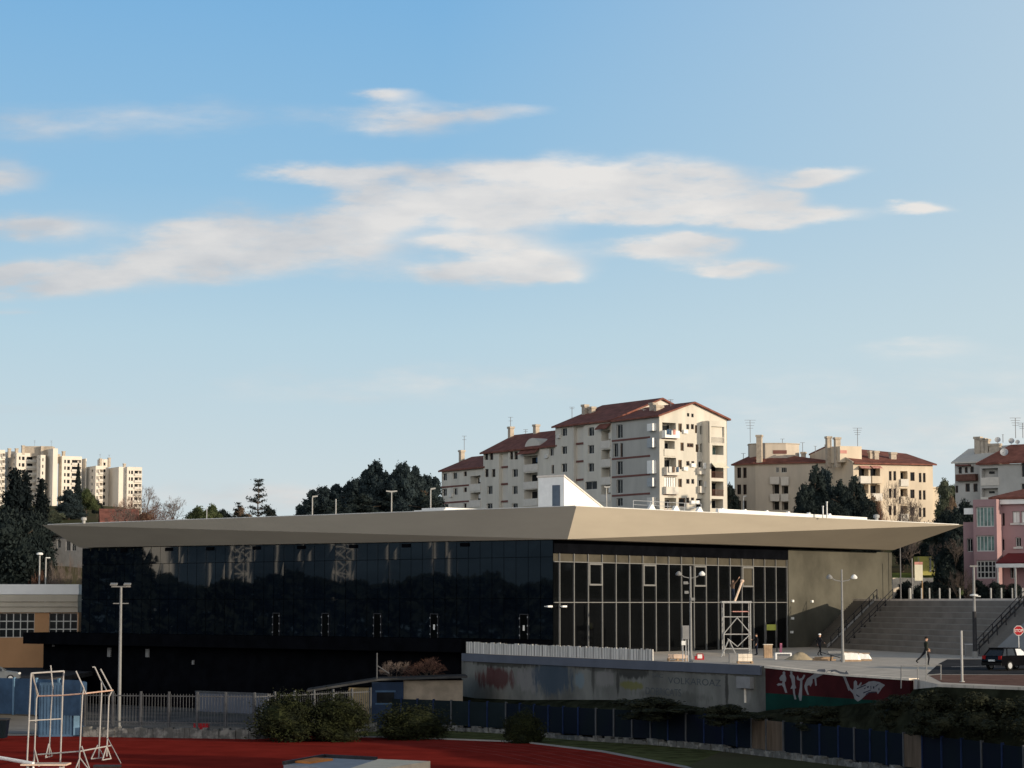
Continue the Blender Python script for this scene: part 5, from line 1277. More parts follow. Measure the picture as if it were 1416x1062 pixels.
OG = P(60, 860, 252); OG.z = 0
uG, nG, vG = v2(.995, .10), v2(.10, -.995), v2(-.10, .995)
gym = thing('gym_building', 'orange gym hall with white sheet fascia and gridded window strips', 'gym hall', (OG.x, OG.y, LOW))
sL, sR = onp(-120, 850, OG, uG)[0], onp(109, 850, OG, uG)[0]
gz = lambda y: onp(60, y, OG, uG)[1]
gH = [hole(OG, uG, *w, .3) for w in ((-100, -60, 848, 881.5), (-50, 47.5, 848, 881.5), (68, 107, 848, 881.5))]
gw = MB(); wall_holes(gw, OG, uG, nG, sL, sR, LOW, gz(847), gH)
for s in (sL, sR): gw.poly(*[(OG.x + uG.x * s + vG.x * d, OG.y + uG.y * s + vG.y * d, z) for d, z in ((0, LOW), (12, LOW), (12, gz(847)), (0, gz(847)))])
gw.build('wall', M['orange'], gym)
for h in gH:
    f = MB(); w = h[1] - h[0]; n = max(3, int(round(w / .78)))
    for i in range(n + 1): x = h[0] + w * i / n; f.obox(OG, uG, nG, x - .05, x + .05, -.27, -.16, h[2], h[3])
    for t in (0, .34, .67, 1): z = h[2] + (h[3] - h[2]) * t; f.obox(OG, uG, nG, h[0], h[1], -.29, -.2, z - .05, z + .05)
    o = f.build('window', M['window_frame'], gym)
    MB().obox(OG, uG, nG, h[0], h[1], -.295, -.292, h[2], h[3]).build('pane', M['pane'], o)
fa = MB(); fa.obox(OG, uG, nG, sL - .3, sR, -13, .55, gz(822), gz(808)); fa.build('fascia', M['gym_white'], gym)
ev = MB()
for i, (y0, y1) in enumerate(((822.4, 832), (832.4, 839), (839.4, 846.8))): ev.obox(OG, uG, nG, sL - .2, sR - .1, -12, .5 - .15 * i, gz(y1), gz(y0))
ev.build('eaves', M['gym_beige'], gym)
# ------------------------------------------------------------------ trees
def leafquad(mb, c, r, s, flat=0.0):
    """one leaf spray: a bent pair of triangles, random attitude"""
    a = Vector((r.gauss(0, 1), r.gauss(0, 1), r.gauss(0, 1) * (1 - flat))).normalized()
    b = a.cross(Vector((r.gauss(0, 1), r.gauss(0, 1), r.gauss(0, 1)))).normalized()
    k = s * r.uniform(.6, 1.4); w = k * r.uniform(.4, .8)
    p = c - a * k * .5; q = c + a * k * .5; n = a.cross(b) * k * .18
    o = len(mb.v)
    mb.v += [tuple(p), tuple(c + b * w * .5 + n), tuple(q), tuple(c - b * w * .5 + n)]
    mb.f.append([o, o + 1, o + 2, o + 3]); mb.mi.append(0)
def mesh_of(mb, name, m, smooth=False):
    me = bpy.data.meshes.new(name); me.from_pydata(mb.v, [], mb.f); me.materials.append(m)
    if smooth: me.polygons.foreach_set('use_smooth', [True] * len(me.polygons))
    me.update(); return me
def core(mb, r, blobs, f=.74):
    """the dense twiggy heart of each clump: a lumpy closed surface under the leaves"""
    for (x, y, z, rx, ry, rz) in blobs:
        o = len(mb.v); nu, nv = 9, 6
        for j in range(nv + 1):
            for i in range(nu):
                a, t = 6.2832 * i / nu, math.pi * j / nv; k = f * r.uniform(.72, 1.12)
                mb.v.append((x + rx * k * math.sin(t) * math.cos(a), y + ry * k * math.sin(t) * math.sin(a), z + rz * k * math.cos(t)))
        for j in range(nv):
            for i in range(nu): mb.f.append([o + j * nu + i, o + (j + 1) * nu + i, o + (j + 1) * nu + (i + 1) % nu, o + j * nu + (i + 1) % nu]); mb.mi.append(0)
def blob_crown(r, blobs, n, s, flat=0.0, shell=.55):
    mb = MB(); core(mb, r, blobs); tot = sum((b[3] * b[4] * b[5]) ** (2 / 3) for b in blobs)
    for (x, y, z, rx, ry, rz) in blobs:
        k = int(n * (rx * ry * rz) ** (2 / 3) / tot)
        for _ in range(k):
            d = Vector((r.gauss(0, 1), r.gauss(0, 1), r.gauss(0, 1))).normalized()
            t = (shell + (1 - shell) * r.random()) * (r.uniform(1.05, 1.32) if r.random() < .10 else 1.0) * (1 + .16 * math.sin(5 * d.x + 3 * d.z + x) + .12 * math.sin(9 * d.y - 6 * d.z + z))
            leafquad(mb, Vector((x + d.x * rx * t, y + d.y * ry * t, z + d.z * rz * t)), r, s, flat)
    return mb
def trunk_mesh(r, h, rad, limbs):
    mb = MB(); p = Vector((0, 0, 0)); n = 6
    for i in range(n):
        q = Vector((r.uniform(-.02, .02) * h, r.uniform(-.02, .02) * h, h * (i + 1) / n))
        mb.tube(p, q, rad * (1 - .8 * i / n), rad * (1 - .8 * (i + 1) / n), seg=7, cap=False); p = q
    for (z, l, up) in limbs:
        a = r.uniform(0, 6.28); b = Vector((0, 0, z)); e = b + Vector((math.cos(a) * l, math.sin(a) * l, up))
        mb.tube(b, e, rad * .35, rad * .08, seg=5, cap=False)
    return mb
PROTO = {}
def proto(kind, crown, trunk, hgt_, wid, cm, bm='bark'):
    PROTO[kind] = (mesh_of(crown, 'crown_' + kind, M[cm]), mesh_of(trunk, 'trunk_' + kind, M[bm]), hgt_, wid)
def mk_round(kind, seed, cm, spread=1.0, n=11000, s=.34):
    r = random.Random(seed); bl = []
    for i in range(13):
        a = r.uniform(0, 6.28); d = r.uniform(.2, 1.0) * 3.0 * spread; z = r.uniform(3.2, 8.2); k = 1 - max(0, z - 6) * .18
        bl.append((math.cos(a) * d * k, math.sin(a) * d * k, z, r.uniform(1.0, 1.9), r.uniform(1.0, 1.9), r.uniform(.9, 1.5)))
    bl.append((0, 0, 8.6, 1.3, 1.3, 1.2)); bl.append((0, 0, 5.5, 2.2, 2.2, 2.0))
    proto(kind, blob_crown(r, bl, n, s), trunk_mesh(r, 8, .3, [(r.uniform(3, 7), 2.2, 1.5) for _ in range(8)]), 10.0, 6.6 * spread, cm)
def mk_pine(kind, seed, cm, n=5200, wide=1.0):
    r = random.Random(seed); bl = []; z = 1.6
    while z < 9.4:
        w = (1 - (z / 10.2) ** 1.6) * 2.6 * wide + .35
        for i in range(4):
            a = r.uniform(0, 6.28); d = w * r.uniform(.3, .95)
            bl.append((math.cos(a) * d, math.sin(a) * d, z + r.uniform(-.3, .3), w * .42 + .3, w * .42 + .3, .55 + .2 * w))
        z += r.uniform(.6, 1.0)
    bl.append((.1, 0, 9.6, .5, .5, .6))
    proto(kind, blob_crown(r, bl, int(n*2.6), .33), trunk_mesh(r, 9, .28, [(r.uniform(2, 8), 1.6, .4) for _ in range(10)]), 10.2, 4.5 * wide, cm)
def mk_conifer(kind, seed, cm, n=6000, w0=3.4):
    r = random.Random(seed); mb = MB(); z = .8
    core(mb, r, [(0, 0, zz_, w0 * .62 * (1 - zz_ / 10.2) ** .85 + .1, w0 * .62 * (1 - zz_ / 10.2) ** .85 + .1, .9) for zz_ in (1.2, 2.2, 3.2, 4.2, 5.2, 6.2, 7.2, 8.2)])
    while z < 9.8:
        L = w0 * (1 - z / 10.2) ** .85 * r.uniform(.75, 1.15) + .2
        for i in range(7):
            a = r.uniform(0, 6.28); Lb = L * r.uniform(.6, 1.1); droop = -.25 * Lb
            for k in range(int(24 * Lb / 2) + 7):
                t = r.random() ** .7
                c = Vector((math.cos(a) * Lb * t, math.sin(a) * Lb * t, z + droop * t * t + .25 * Lb * t)) + Vector((r.gauss(0, .16), r.gauss(0, .16), r.gauss(0, .14))) * (1.2 + .3 * Lb)
                leafquad(mb, c, r, .42, .4)
        z += .34
    proto(kind, mb, trunk_mesh(r, 9.6, .3, []), 10.0, w0 * 1.9, cm)
def mk_cypress(kind, seed, cm, w=.95):
    r = random.Random(seed); mb = MB(); core(mb, r, [(0, 0, zz_, w * .95, w * .95, 1.3) for zz_ in (2, 3, 4, 5)] + [(0, 0, 6, w * .8, w * .8, 1.3), (0, 0, 7, w * .65, w * .65, 1.3), (0, 0, 8, w * .45, w * .45, 1.2)])
    for _ in range(2600):
        z = .4 + 9.5 * r.random(); rr = w * (math.sin(min(1, z / 3.2) * 1.57)) * (1 - max(0, (z - 3) / 7.2) ** 1.5) * (1 + .12 * math.sin(z * 4))
        a = r.uniform(0, 6.28); d = rr * (.6 + .4 * r.random()); c = Vector((math.cos(a) * d, math.sin(a) * d, z)); leafquad(mb, c, r, .3)
    proto(kind, mb, trunk_mesh(r, 9, .2, []), 10.0, 2 * w, cm)
def mk_cedar(kind, seed, cm):
    r = random.Random(seed); mb = MB(); tr = trunk_mesh(r, 9.4, .28, [])
    for z, L in ((2.2, 3.6), (3.0, 3.9), (3.9, 3.0), (4.8, 3.3), (5.6, 2.4), (6.5, 2.7), (7.3, 1.6), (8.1, 1.9), (8.9, 1.0), (9.5, .8)):
        for i in range(4):
            a = r.uniform(0, 6.28); Lb = L * r.uniform(.65, 1.05); e = Vector((math.cos(a) * Lb, math.sin(a) * Lb, z + .25 * Lb))
            tr.tube(Vector((0, 0, z)), e, .10, .03, seg=5, cap=False)
            for k in range(int(60 * Lb / 3) + 14):
                t = .35 + .65 * r.random(); c = Vector((0, 0, z)).lerp(e, t) + Vector((r.gauss(0, .34), r.gauss(0, .34), r.gauss(.05, .13)))
                leafquad(mb, c, r, .30, .6)
    proto(kind, mb, tr, 10.0, 7.2, cm)
def mk_bare(kind, seed, bm, depth=6, spread=.55, bushy=False):
    r = random.Random(seed); tr = MB(); tw = MB()
    def grow(p, d, l, rad, k):
        q = p + d * l
        (tr if k > depth - 3 else tw).tube(p, q, rad, rad * .72, seg=5 if k > depth - 3 else 3, cap=False)
        if k == 0: return
        for i in range(3 if k < depth - 1 or bushy else 3):
            nd = (d + Vector((r.gauss(0, spread), r.gauss(0, spread), r.gauss(.10, spread * .6)))).normalized()
            grow(q, nd, l * r.uniform(.66, .86), max(rad * .62, .018), k - 1)
    if bushy:
        for i in range(5): grow(Vector((r.uniform(-.8, .8), r.uniform(-.8, .8), 0)), Vector((r.gauss(0, .4), r.gauss(0, .4), 1)).normalized(), 2.2, .09, depth - 1)
    else: grow(Vector((0, 0, 0)), Vector((0, 0, 1)), 2.6, .22, depth)
    zs = [v[2] for v in tw.v]; xs_ = [v[0] for v in tw.v]
    PROTO[kind] = (mesh_of(tw, 'crown_' + kind, M[bm]), mesh_of(tr, 'trunk_' + kind, M['bark']), max(zs), max(xs_) - min(xs_))
mk_round('round_dark', 1, 'leaf_dark'); mk_round('round_dark2', 2, 'leaf_dark', .9); mk_round('round_mid', 3, 'leaf_mid', 1.1); mk_round('round_grey', 4, 'leaf_grey', 1.0); mk_round('round_brown', 5, 'leaf_brown', 1.1, 4200, .34)
mk_pine('pine1', 11, 'leaf_pine'); mk_pine('pine2', 12, 'leaf_pine', wide=1.2); mk_pine('pine3', 13, 'leaf_pine', wide=.85); mk_pine('pine_dark', 14, 'leaf_dark', wide=1.15)
mk_conifer('conifer1', 21, 'leaf_dark_shaded'); mk_conifer('conifer2', 22, 'leaf_dark_shaded', w0=2.8)
mk_cypress('cypress', 31, 'leaf_dark'); mk_cypress('cypress_brown', 32, 'leaf_brown', 1.5); mk_cedar('cedar', 41, 'leaf_dark')
mk_bare('bare1', 51, 'twig'); mk_bare('bare2', 52, 'twig'); mk_bare('bare_red', 53, 'twig_red', bushy=True); mk_bare('bare_bush', 54, 'twig', bushy=True, spread=.5)
def tree(kind, name, label, px, ytop, width, Y, cat='tree', group=None, base=None, seed=None):
    cm, tm, h0, w0 = PROTO[kind]
    t = P(px, ytop, Y); zb = hgt(t.x, Y) - .2 if base is None else base
    root = thing(name, label, cat, (t.x, Y, zb), group)
    sz = (t.z - zb) / h0; sx = width / 3239.0 * Y / w0
    root.scale = (sx, sx, sz); root.rotation_euler = (0, 0, (seed if seed is not None else px * 1.37) % 6.28)
    for nm, me in (('crown', cm), ('trunk', tm))[:1 if kind == 'ivy' else 2]:
        o = bpy.data.objects.new('leaves' if kind == 'ivy' else nm, me); COL.objects.link(o); o.parent = root
    return root
T = tree
# far left, in front of the tower blocks
gL = 'dark evergreens at the left edge'
T('conifer1', 'conifer_tree', 'widest dark conifer, its ragged head against the leftmost tower block', 20, 648, 88, 290, group=gL)
T('conifer2', 'conifer_tree', 'dark conifer half out of frame at the left edge, below the tower block cluster', -14, 664, 80, 286, group=gL)
T('conifer1', 'conifer_tree', 'narrow dark conifer with a slim double tip in front of the tower balconies', 35, 651, 50, 297, group=gL)
T('conifer2', 'conifer_tree', 'pointed brownish green conifer at the right end of the dark left clump', 58, 662, 44, 300, group=gL)
T('round_dark', 'evergreen_tree', 'low dark evergreen filling the foot of the left conifer clump', 8, 700, 120, 282, group=gL)
T('round_dark2', 'evergreen_tree', 'dark evergreen behind the twin lamp posts, left of the hall roof tip', 52, 706, 62, 284, group=gL)
T('cypress', 'cypress_tree', 'tall thin dark cypress standing between the two tower blocks', 108.5, 640, 12, 400)
T('pine2', 'evergreen_tree', 'dark bushy evergreen left of the thin cypress', 96, 676, 34, 396)
T('round_mid', 'evergreen_tree', 'green brown tree right of the thin cypress', 120, 674, 30, 404)
T('round_dark', 'evergreen_tree', 'small dark tree in front of the smaller tower block', 134, 690, 17, 410)
T('round_grey', 'hedge_bush', 'pale green clipped bush below the tower blocks beside the conifers', 74, 705, 34, 360, cat='bush')
T('bare_bush', 'bare_bush', 'grey brown leafless thicket beneath the hall roof tip', 94, 762, 70, 279, cat='bush')
T('bare_red', 'bare_bush', 'reddish leafless thicket above the gym hall roof', 44, 786, 52, 276, cat='bush')
T('bare_bush', 'bare_bush', 'brown leafless thicket right of the twin lamp posts', 72, 772, 44, 281, cat='bush')
# winter trees behind the hall roof
gb = 'bare winter trees behind the hall roof'
T('bare1', 'bare_tree', 'tall bare winter tree beside the smaller tower block', 207, 671, 50, 350, group=gb)
T('bare2', 'bare_tree', 'rounder bare winter tree, the right one of the pair by the tower', 238, 684, 50, 352, group=gb)
T('bare_red', 'bare_tree', 'low brownish bare tree in front of the smaller tower block', 172, 683, 44, 344, group=gb)
T('bare_bush', 'bare_tree', 'dense dark bare tree behind the red roofed small house', 192, 690, 52, 340, group=gb)
T('round_brown', 'bush', 'brown leafy bush between the small house and the bare trees', 185, 700, 60, 336, cat='bush')
T('bare_bush', 'bare_tree', 'low bare bush under the right bare winter tree', 225, 700, 60, 342, group=gb)
T('round_mid', 'round_tree', 'olive green round tree just left of the thin roof mast', 274, 698, 42, 345)
T('round_mid', 'round_tree', 'bright olive tree just right of the thin roof mast', 294, 695, 34, 348)
T('round_dark2', 'round_tree', 'dark low tree right of the olive green trees', 308, 703, 32, 350)
T('round_brown', 'round_tree', 'brown low tree under the flat topped cedar', 333, 698, 34, 350)
T('cedar', 'cedar_tree', 'tall ragged cedar with layered limbs standing alone behind the roof', 357, 661, 48, 338)
T('cedar', 'cedar_tree', 'small umbrella shaped cedar left of the tall ragged cedar', 330, 694, 32, 340, seed=1.0)
T('round_dark', 'round_tree', 'dark low tree at the right foot of the tall cedar', 371, 698, 26, 342)
T('bare_bush', 'bare_tree', 'grey brown bare thicket left of the bare tree pair', 168, 695, 70, 321, group=gb)
T('bare_red', 'bare_tree', 'reddish bare thicket under the tall bare winter tree', 208, 696, 76, 322, group=gb)
# the wood behind the roof, tree by tree
gw_ = 'pines of the wood behind the hall roof'
wood_trees = [('pine3', 415, 697, 20, 'small dark pine at the left end of the wood'), ('pine1', 432, 676, 30, 'spiky pine behind the left twin lamp of the wood'), ('pine2', 449, 671, 36, 'second pine from the left rise of the wood, rounded top'),
 ('pine1', 466, 668, 32, 'middle height pine above the white skylight'), ('pine3', 482, 664, 24, 'slim pine in the left half of the wood'), ('pine2', 494, 660, 34, 'broad pine left of the tallest one in the wood'),
 ('pine1', 507, 648, 32, 'high shouldered pine touching the tallest one in the wood'), ('pine2', 519, 635, 38, 'tallest pine of the wood, double rounded top'), ('pine3', 534, 651, 28, 'lower pine in the dip right of the tallest one'),
 ('pine1', 546, 648, 30, 'pine behind the twin armed street lamp in the wood'), ('pine2', 559, 637, 38, 'second tallest pine with a broad shouldered head'), ('pine1', 573, 643, 34, 'pine on the right shoulder of the second tallest'),
 ('pine2', 588, 655, 34, 'rounded pine near the right end of the wood'), ('pine1', 601, 658, 28, 'last pine of the wood beside the apartment block'), ('pine_dark', 460, 690, 60, 'low dark pine filling the front left of the wood'),
 ('pine_dark', 500, 682, 70, 'low dark pine in the front middle of the wood'), ('pine_dark', 545, 676, 76, 'low dark pine below the two tallest of the wood'), ('pine_dark', 585, 680, 56, 'low dark pine in the front right of the wood'), ('round_brown', 582, 668, 20, 'brownish thin tree among the pines beside the single lamp')]
for i, (k, px, yt, w_, lb) in enumerate(wood_trees): T(k, 'pine_tree', lb, px, yt, w_ * 1.25, 345 + (i * 7) % 23 - (18 if 'low dark' in lb else 0), group=gw_)
# right of the apartment block
T('round_dark', 'evergreen_tree', 'sliver of dark tree between the stepped block and the faceted house', 1009, 667, 26, 402)
gd = 'big dark evergreens in front of the apartment houses'
T('pine_dark', 'evergreen_tree', 'big dark evergreen with two blunt tips in front of the beige house', 1127, 641, 52, 300, group=gd)
T('pine_dark', 'evergreen_tree', 'dark evergreen leaning out left of the one with two tips', 1112, 668, 40, 296, group=gd, seed=2)
T('pine2', 'evergreen_tree', 'second tip of the dark evergreen pair by the blank gable', 1139, 645, 44, 304, group=gd)
T('pine_dark', 'evergreen_tree', 'dark evergreen before the shaded gable, lower than its left neighbour', 1162, 662, 52, 298, group=gd, seed=4)
T('pine_dark', 'evergreen_tree', 'rounded dark evergreen at the right of the clump before the cream house', 1181, 656, 50, 301, group=gd, seed=5.2)
T('round_dark', 'evergreen_tree', 'lowest dark evergreen at the right foot of the clump', 1196, 681, 36, 296, group=gd)
T('round_dark2', 'evergreen_tree', 'low dark evergreen in the middle foot of the clump', 1148, 690, 70, 292, group=gd)
T('round_brown', 'bush', 'rust brown bush beside the dark evergreen clump', 1207, 680, 26, 306, cat='bush')
T('bare1', 'bare_tree', 'pale bare tree in front of the cream house balconies', 1238, 663, 40, 310)
T('bare_red', 'bare_tree', 'reddish bare tree before the cream house, left of the pale one', 1216, 686, 34, 305)
T('bare2', 'bare_tree', 'bare tree at the right end of the cream house front', 1262, 676, 40, 312)
T('bare_bush', 'bare_bush', 'tangled bare bush along the cream house foot', 1250, 700, 50, 300, cat='bush')
T('round_grey', 'round_tree', 'grey green tree in the gap between cream and grey houses', 1306, 660, 34, 380)
T('round_mid', 'round_tree', 'tall faded green tree behind the gap beside the grey house', 1318, 668, 32, 384)
T('round_brown', 'round_tree', 'brownish tree below the grey white house corner', 1316, 682, 24, 330)
gq_ = 'dark trees left of the pink house'
T('round_dark', 'evergreen_tree', 'dark round tree directly behind the roof tip on the right', 1333, 688, 44, 282, group=gq_)
T('round_dark2', 'evergreen_tree', 'dark tree left of the one behind the right roof tip', 1309, 703, 54, 286, group=gq_)
T('pine_dark', 'evergreen_tree', 'dark tree squeezed against the pink house wall', 1322, 700, 46, 268, group=gq_)
T('round_dark', 'evergreen_tree', 'dark low tree under the right overhang, above the yellow container', 1283, 736, 62, 292, group=gq_)
T('bare_bush', 'bare_bush', 'bare grey thicket left of the pink house above the lawn', 1308, 746, 50, 272, cat='bush')
T('bare1', 'bare_tree', 'bare tree under the right roof overhang behind the signboard', 1262, 738, 44, 280)
T('bare2', 'bare_tree', 'bare tree by the pink house corner, in front of the dark trees', 1322, 742, 46, 266)
T('round_dark2', 'evergreen_tree', 'dark tree hidden under the right roof overhang by the hall corner', 1248, 742, 36, 296, group=gq_)
# shrubs along the upper street
def shrub(kind, label, px, ytop, width, Y, ybase=None, zb=None, group=None, name='shrub'):
    b = zb if zb is not None else P(px, ybase, Y).z
    return tree(kind, name, label, px, ytop, width, Y, cat='shrub', base=b, group=group)
gs = 'shrubs along the upper street'
for px, yt, w_, k, lb in ((1254, 802, 34, 'round_dark', 'dark shrub behind the thick white post by the hall corner'), (1282, 803, 40, 'round_dark2', 'dark shrub just right of the signboard foot'), (1308, 793, 44, 'round_dark', 'taller dark shrub in the middle of the upper street'),
                      (1331, 783, 40, 'bare_bush', 'bare grey shrub left of the tall street lamp'), (1352, 801, 36, 'round_dark2', 'dark shrub before the pink house conservatory'), (1375, 803, 36, 'round_dark', 'dark shrub in front of the white porch'), (1402, 806, 44, 'round_dark2', 'dark shrub at the right end under the porch beams')):
    shrub(k, lb, px, yt, w_, 243 + (px % 5), zb=3.0, group=gs)
# round shrubs by the track
gt = 'round shrubs beside the track'
def mk_shrub(kind, seed, n=13000):
    r = random.Random(seed); bl = [(0, 0, 4.6, 3.0, 3.0, 3.4)]
    for i in range(16):
        a = r.uniform(0, 6.28); d = r.uniform(.6, 2.3); z = 7.4 - d * 1.1 - r.uniform(0, 3.2); bl.append((math.cos(a) * d, math.sin(a) * d, z, r.uniform(1.0, 1.6), r.uniform(1.0, 1.6), r.uniform(.9, 1.4)))
    mb = blob_crown(r, bl, n, .26, shell=.78)
    proto(kind, mb, trunk_mesh(r, 5, .25, [(1.5, 2, 1.5) for _ in range(5)]), 8.2, 7.4, 'leaf_shrub')
mk_shrub('shrub1', 61); mk_shrub('shrub2', 65); mk_round('ivy', 63, 'leaf_black', 1.3, 4000, .38)
def gshrub(kind, label, px, yt, w_, yb):
    shrub(kind, label, px, yt, w_, yb, zb=LOW - .8, group=gt)
gshrub('shrub1', 'left round shrub beside the track with a sunlit yellow green top', 396, 956, 116, 171)
gshrub('shrub2', 'round shrub with a paler top in the middle of the track side row', 468, 957, 106, 171.5)
gshrub('shrub1', 'wide dark shrub in front of the teal fence panels', 572, 974, 124, 174)
gshrub('shrub2', 'small dark shrub standing alone before the blue fence posts', 722, 981, 72, 169.5)
# ivy over the bank below the street
gi = 'ivy clumps on the dark bank'
for px, yt, yb, w_, lb in ((1236, 958, 1003, 90, 'dark ivy clump below the painted shoe'), (1290, 950, 1015, 120, 'dark ivy mass under the railing posts'), (1352, 954, 1022, 130, 'dark ivy mass right of the thin white mast'), (1420, 958, 1030, 140, 'dark ivy at the right edge below the car'), (1130, 974, 1000, 110, 'low dark scrub below the green half of the mural'),
                       (905, 962, 986, 150, 'low dark scrub mound under the pale graffiti wall'), (1010, 972, 992, 110, 'low dark scrub left of the mural corner')):
    Yv = 7.0 * 3239 / ((yt + yb) / 2 - HOR - 4) if px < 1200 else {1236: 143, 1290: 137.0, 1352: 132.5, 1420: 128.5}[px]
    z0 = P(px, yb, Yv).z
    tree('ivy', 'ivy_clump', lb, px, yt, w_, Yv, cat='ivy', base=z0 - 1.0, group=gi)

# ------------------------------------------------------------------ what the glass looks at, beyond the left edge of the photo
def mirror_y(px, X):
    """where the sight line of column px lands at x = X after bouncing off the long glass front"""
    st_, z_ = onp(px, 790, W0, LF); hit = W0 + LF * st_; d = Vector((hit.x, hit.y, 0)).normalized(); r_ = d - 2 * d.dot(NL) * NL
    return hit.y + r_.y * (X - hit.x) / r_.x
wd_ = MB(); r = random.Random(99)
y0_, y1_ = mirror_y(760, -230), mirror_y(200, -230)
for _ in range(6000):
    y = r.uniform(y0_ - 30, y1_ + 4); x = -215 - r.uniform(0, 40); hgt_ = 14.0 + 1.0 * math.sin(y * .21) + .6 * math.sin(y * .53)
    leafquad(wd_, Vector((x, y, LOW + r.random() ** .6 * hgt_)), r, 2.4)
for _ in range(3600):
    y = mirror_y(205, -180) + r.uniform(0, 26); x = -172 - r.uniform(0, 20); leafquad(wd_, Vector((x, y, LOW + r.random() ** .7 * (26 + 3 * math.sin(y)))), r, 2.0)
o = wd_.build('woods', M['leaf_dark']); o['kind'] = 'stuff'
ya, yb_ = sorted((mirror_y(201, -275), mirror_y(234, -275)))
rf_ = thing('reflected_house', 'pale house far left of the stadium, seen only mirrored in the dark glass', 'house', (-275, (ya + yb_) / 2, LOW))
m = MB(); m.box(-283, -275, ya, yb_, LOW, 34); m.build('wall', M['white_paint'], rf_)
m = MB(); m.box(-283.4, -274.6, ya - .3, yb_ + .3, 34.002, 34.5); m.build('roof', M['tiles'], rf_)
def pylon(y, x, h, label):
    t = thing('lattice_mast', label, 'mast', (x, y, LOW)); m = MB(); n = 16; w = 1.7
    for i in range(n):
        z0, z1 = LOW + h * i / n, LOW + h * (i + 1) / n
        for a, b in ((-w, -w), (w, -w), (w, w), (-w, w)): m.tube((x + a, y + b, z0), (x + a, y + b, z1), .15, seg=5)
        m.tube((x + w, y - w, z0), (x + w, y + w, z1), .11, seg=4); m.tube((x + w, y + w, z0), (x + w, y - w, z1), .11, seg=4); m.tube((x + w, y - w, z1), (x + w, y + w, z1), .13, seg=4)
    m.build('lattice', M['white_paint'], t); k = MB(); k.box(x, x + .5, y - 4, y + 4, LOW + h, LOW + h + 3.5); k.build('lamp_panel', M['lamp_glass'], t)
pylon(mirror_y(332, -270), -270, 42, 'left lattice floodlight mast mirrored in the dark glass'); pylon(mirror_y(474, -270), -270, 42, 'right lattice floodlight mast mirrored in the dark glass')
for i, px in enumerate((250, 284, 383, 419, 535, 598, 622)):
    y = mirror_y(px, -268)
    t = thing('light_pole', ['pale pole mirrored beside the pale house', 'pale pole left of the left lattice mast in the glass', 'pale pole mirrored between the lattice masts', 'second pale pole mirrored between the lattice masts', 'pale pole right of the right lattice mast in the glass', 'first of the close pole pair mirrored near the glass corner', 'second of the close pole pair mirrored near the glass corner'][i], 'light pole', (-268, y, LOW))
    MB().tube((-268, y, LOW), (-268, y, 34 if i % 2 else 26), .26, .17, seg=8).build('pole', M['white_paint'], t)
# unseen trees right of the frame, added to shade the lower track
for i, (x, y, s_) in enumerate(((37, 118, 1.15), (43, 110, 1.25), (49, 103, 1.2), (56, 96, 1.3), (33, 122, .9))):
    t = thing('evergreen_tree', ['added shade casting evergreen nearest the bank, out of view', 'second added shade casting evergreen, out of view by the street', 'third added shade casting evergreen, out of view by the street', 'farthest right of the added shade casting evergreens, out of view', 'short added shade casting evergreen at the bank top, out of view'][i], 'tree', (x, y, -1.2))
    t.scale = (s_ * .8, s_ * .8, s_ * .75)
    for nm, me in (('crown', PROTO['round_dark'][0]), ('trunk', PROTO['round_dark'][1])):
        o = bpy.data.objects.new(nm, me); COL.objects.link(o); o.parent = t
# dark trees right of the frame that the entrance glass looks at
r = random.Random(5); w2 = MB()
for _ in range(5200):
    y = r.uniform(212, 300); x = 130 + r.uniform(0, 30); leafquad(w2, Vector((x, y, 3 + r.random() ** .6 * (19 + 3 * math.sin(y * .4)))), r, 1.9)
o = w2.build('woods', M['leaf_dark']); o['kind'] = 'stuff'
# ------------------------------------------------------------------ fences
def fence(root, pts, z0, z1, panel_m, post_m, step, pth=.05, post_r=.06, posts=True, pname='panel'):
    for (a, b) in zip(pts, pts[1:]):
        u = Vector((b.x - a.x, b.y - a.y, 0)); L = u.length; u.normalize(); n = Vector((-u.y, u.x, 0))
        k = max(1, int(round(L / step)))
        for i in range(k):
            s0, s1 = L * i / k, L * (i + 1) / k
            MB().obox((a.x, a.y), u, n, s0 + post_r, s1 - post_r, -pth / 2, pth / 2, z0 + .05, z1 - rnd.uniform(0, .05)).build(pname, panel_m(a + u * (s0 + s1) / 2), root)
            if posts: MB().obox((a.x, a.y), u, n, s0 - post_r, s0 + post_r, -post_r - .03, post_r + .01, z0, z1 + .06).build('post', post_m(a + u * s0), root)
fl = fence_line
bf = thing('blue_fence', 'long fence of faded blue sheets and teal mesh with blue posts beside the track', 'fence', (fl[3].x, fl[3].y, -5.4))
def pm(p):
    px = CX + 3239 * p.x / p.y
    if px < 700: return M['teal_panel']
    if 1040 < px < 1078 or 1252 < px < 1286: return M['brown_panel']
    return M['blue_panel']
fence(bf, fl, -5.4, -3.4, pm, lambda p: M['blue_post'] if (int(p.x * 7) % 3) else M['picket'], 2.05)
rbm = MB(); rs = random.Random(3)
for a, b in zip(fl, fl[1:]):
    u = (b - a); L = u.length; u = u.normalized(); n = Vector((-u.y, u.x, 0)); s = 0
    while s < L:
        w_ = rs.uniform(.3, .8); h_ = rs.uniform(.22, .45); rbm.obox((a.x, a.y), u, n, s, s + w_ * .96, -.35 - rs.uniform(0, .12), .12, LOW, LOW + h_); s += w_
st1 = thing('rubble_wall', 'low pale rubble wall under the blue fence', 'wall', (fl[3].x, fl[3].y, LOW)); rbm.build('stones', M['rubble'], st1)
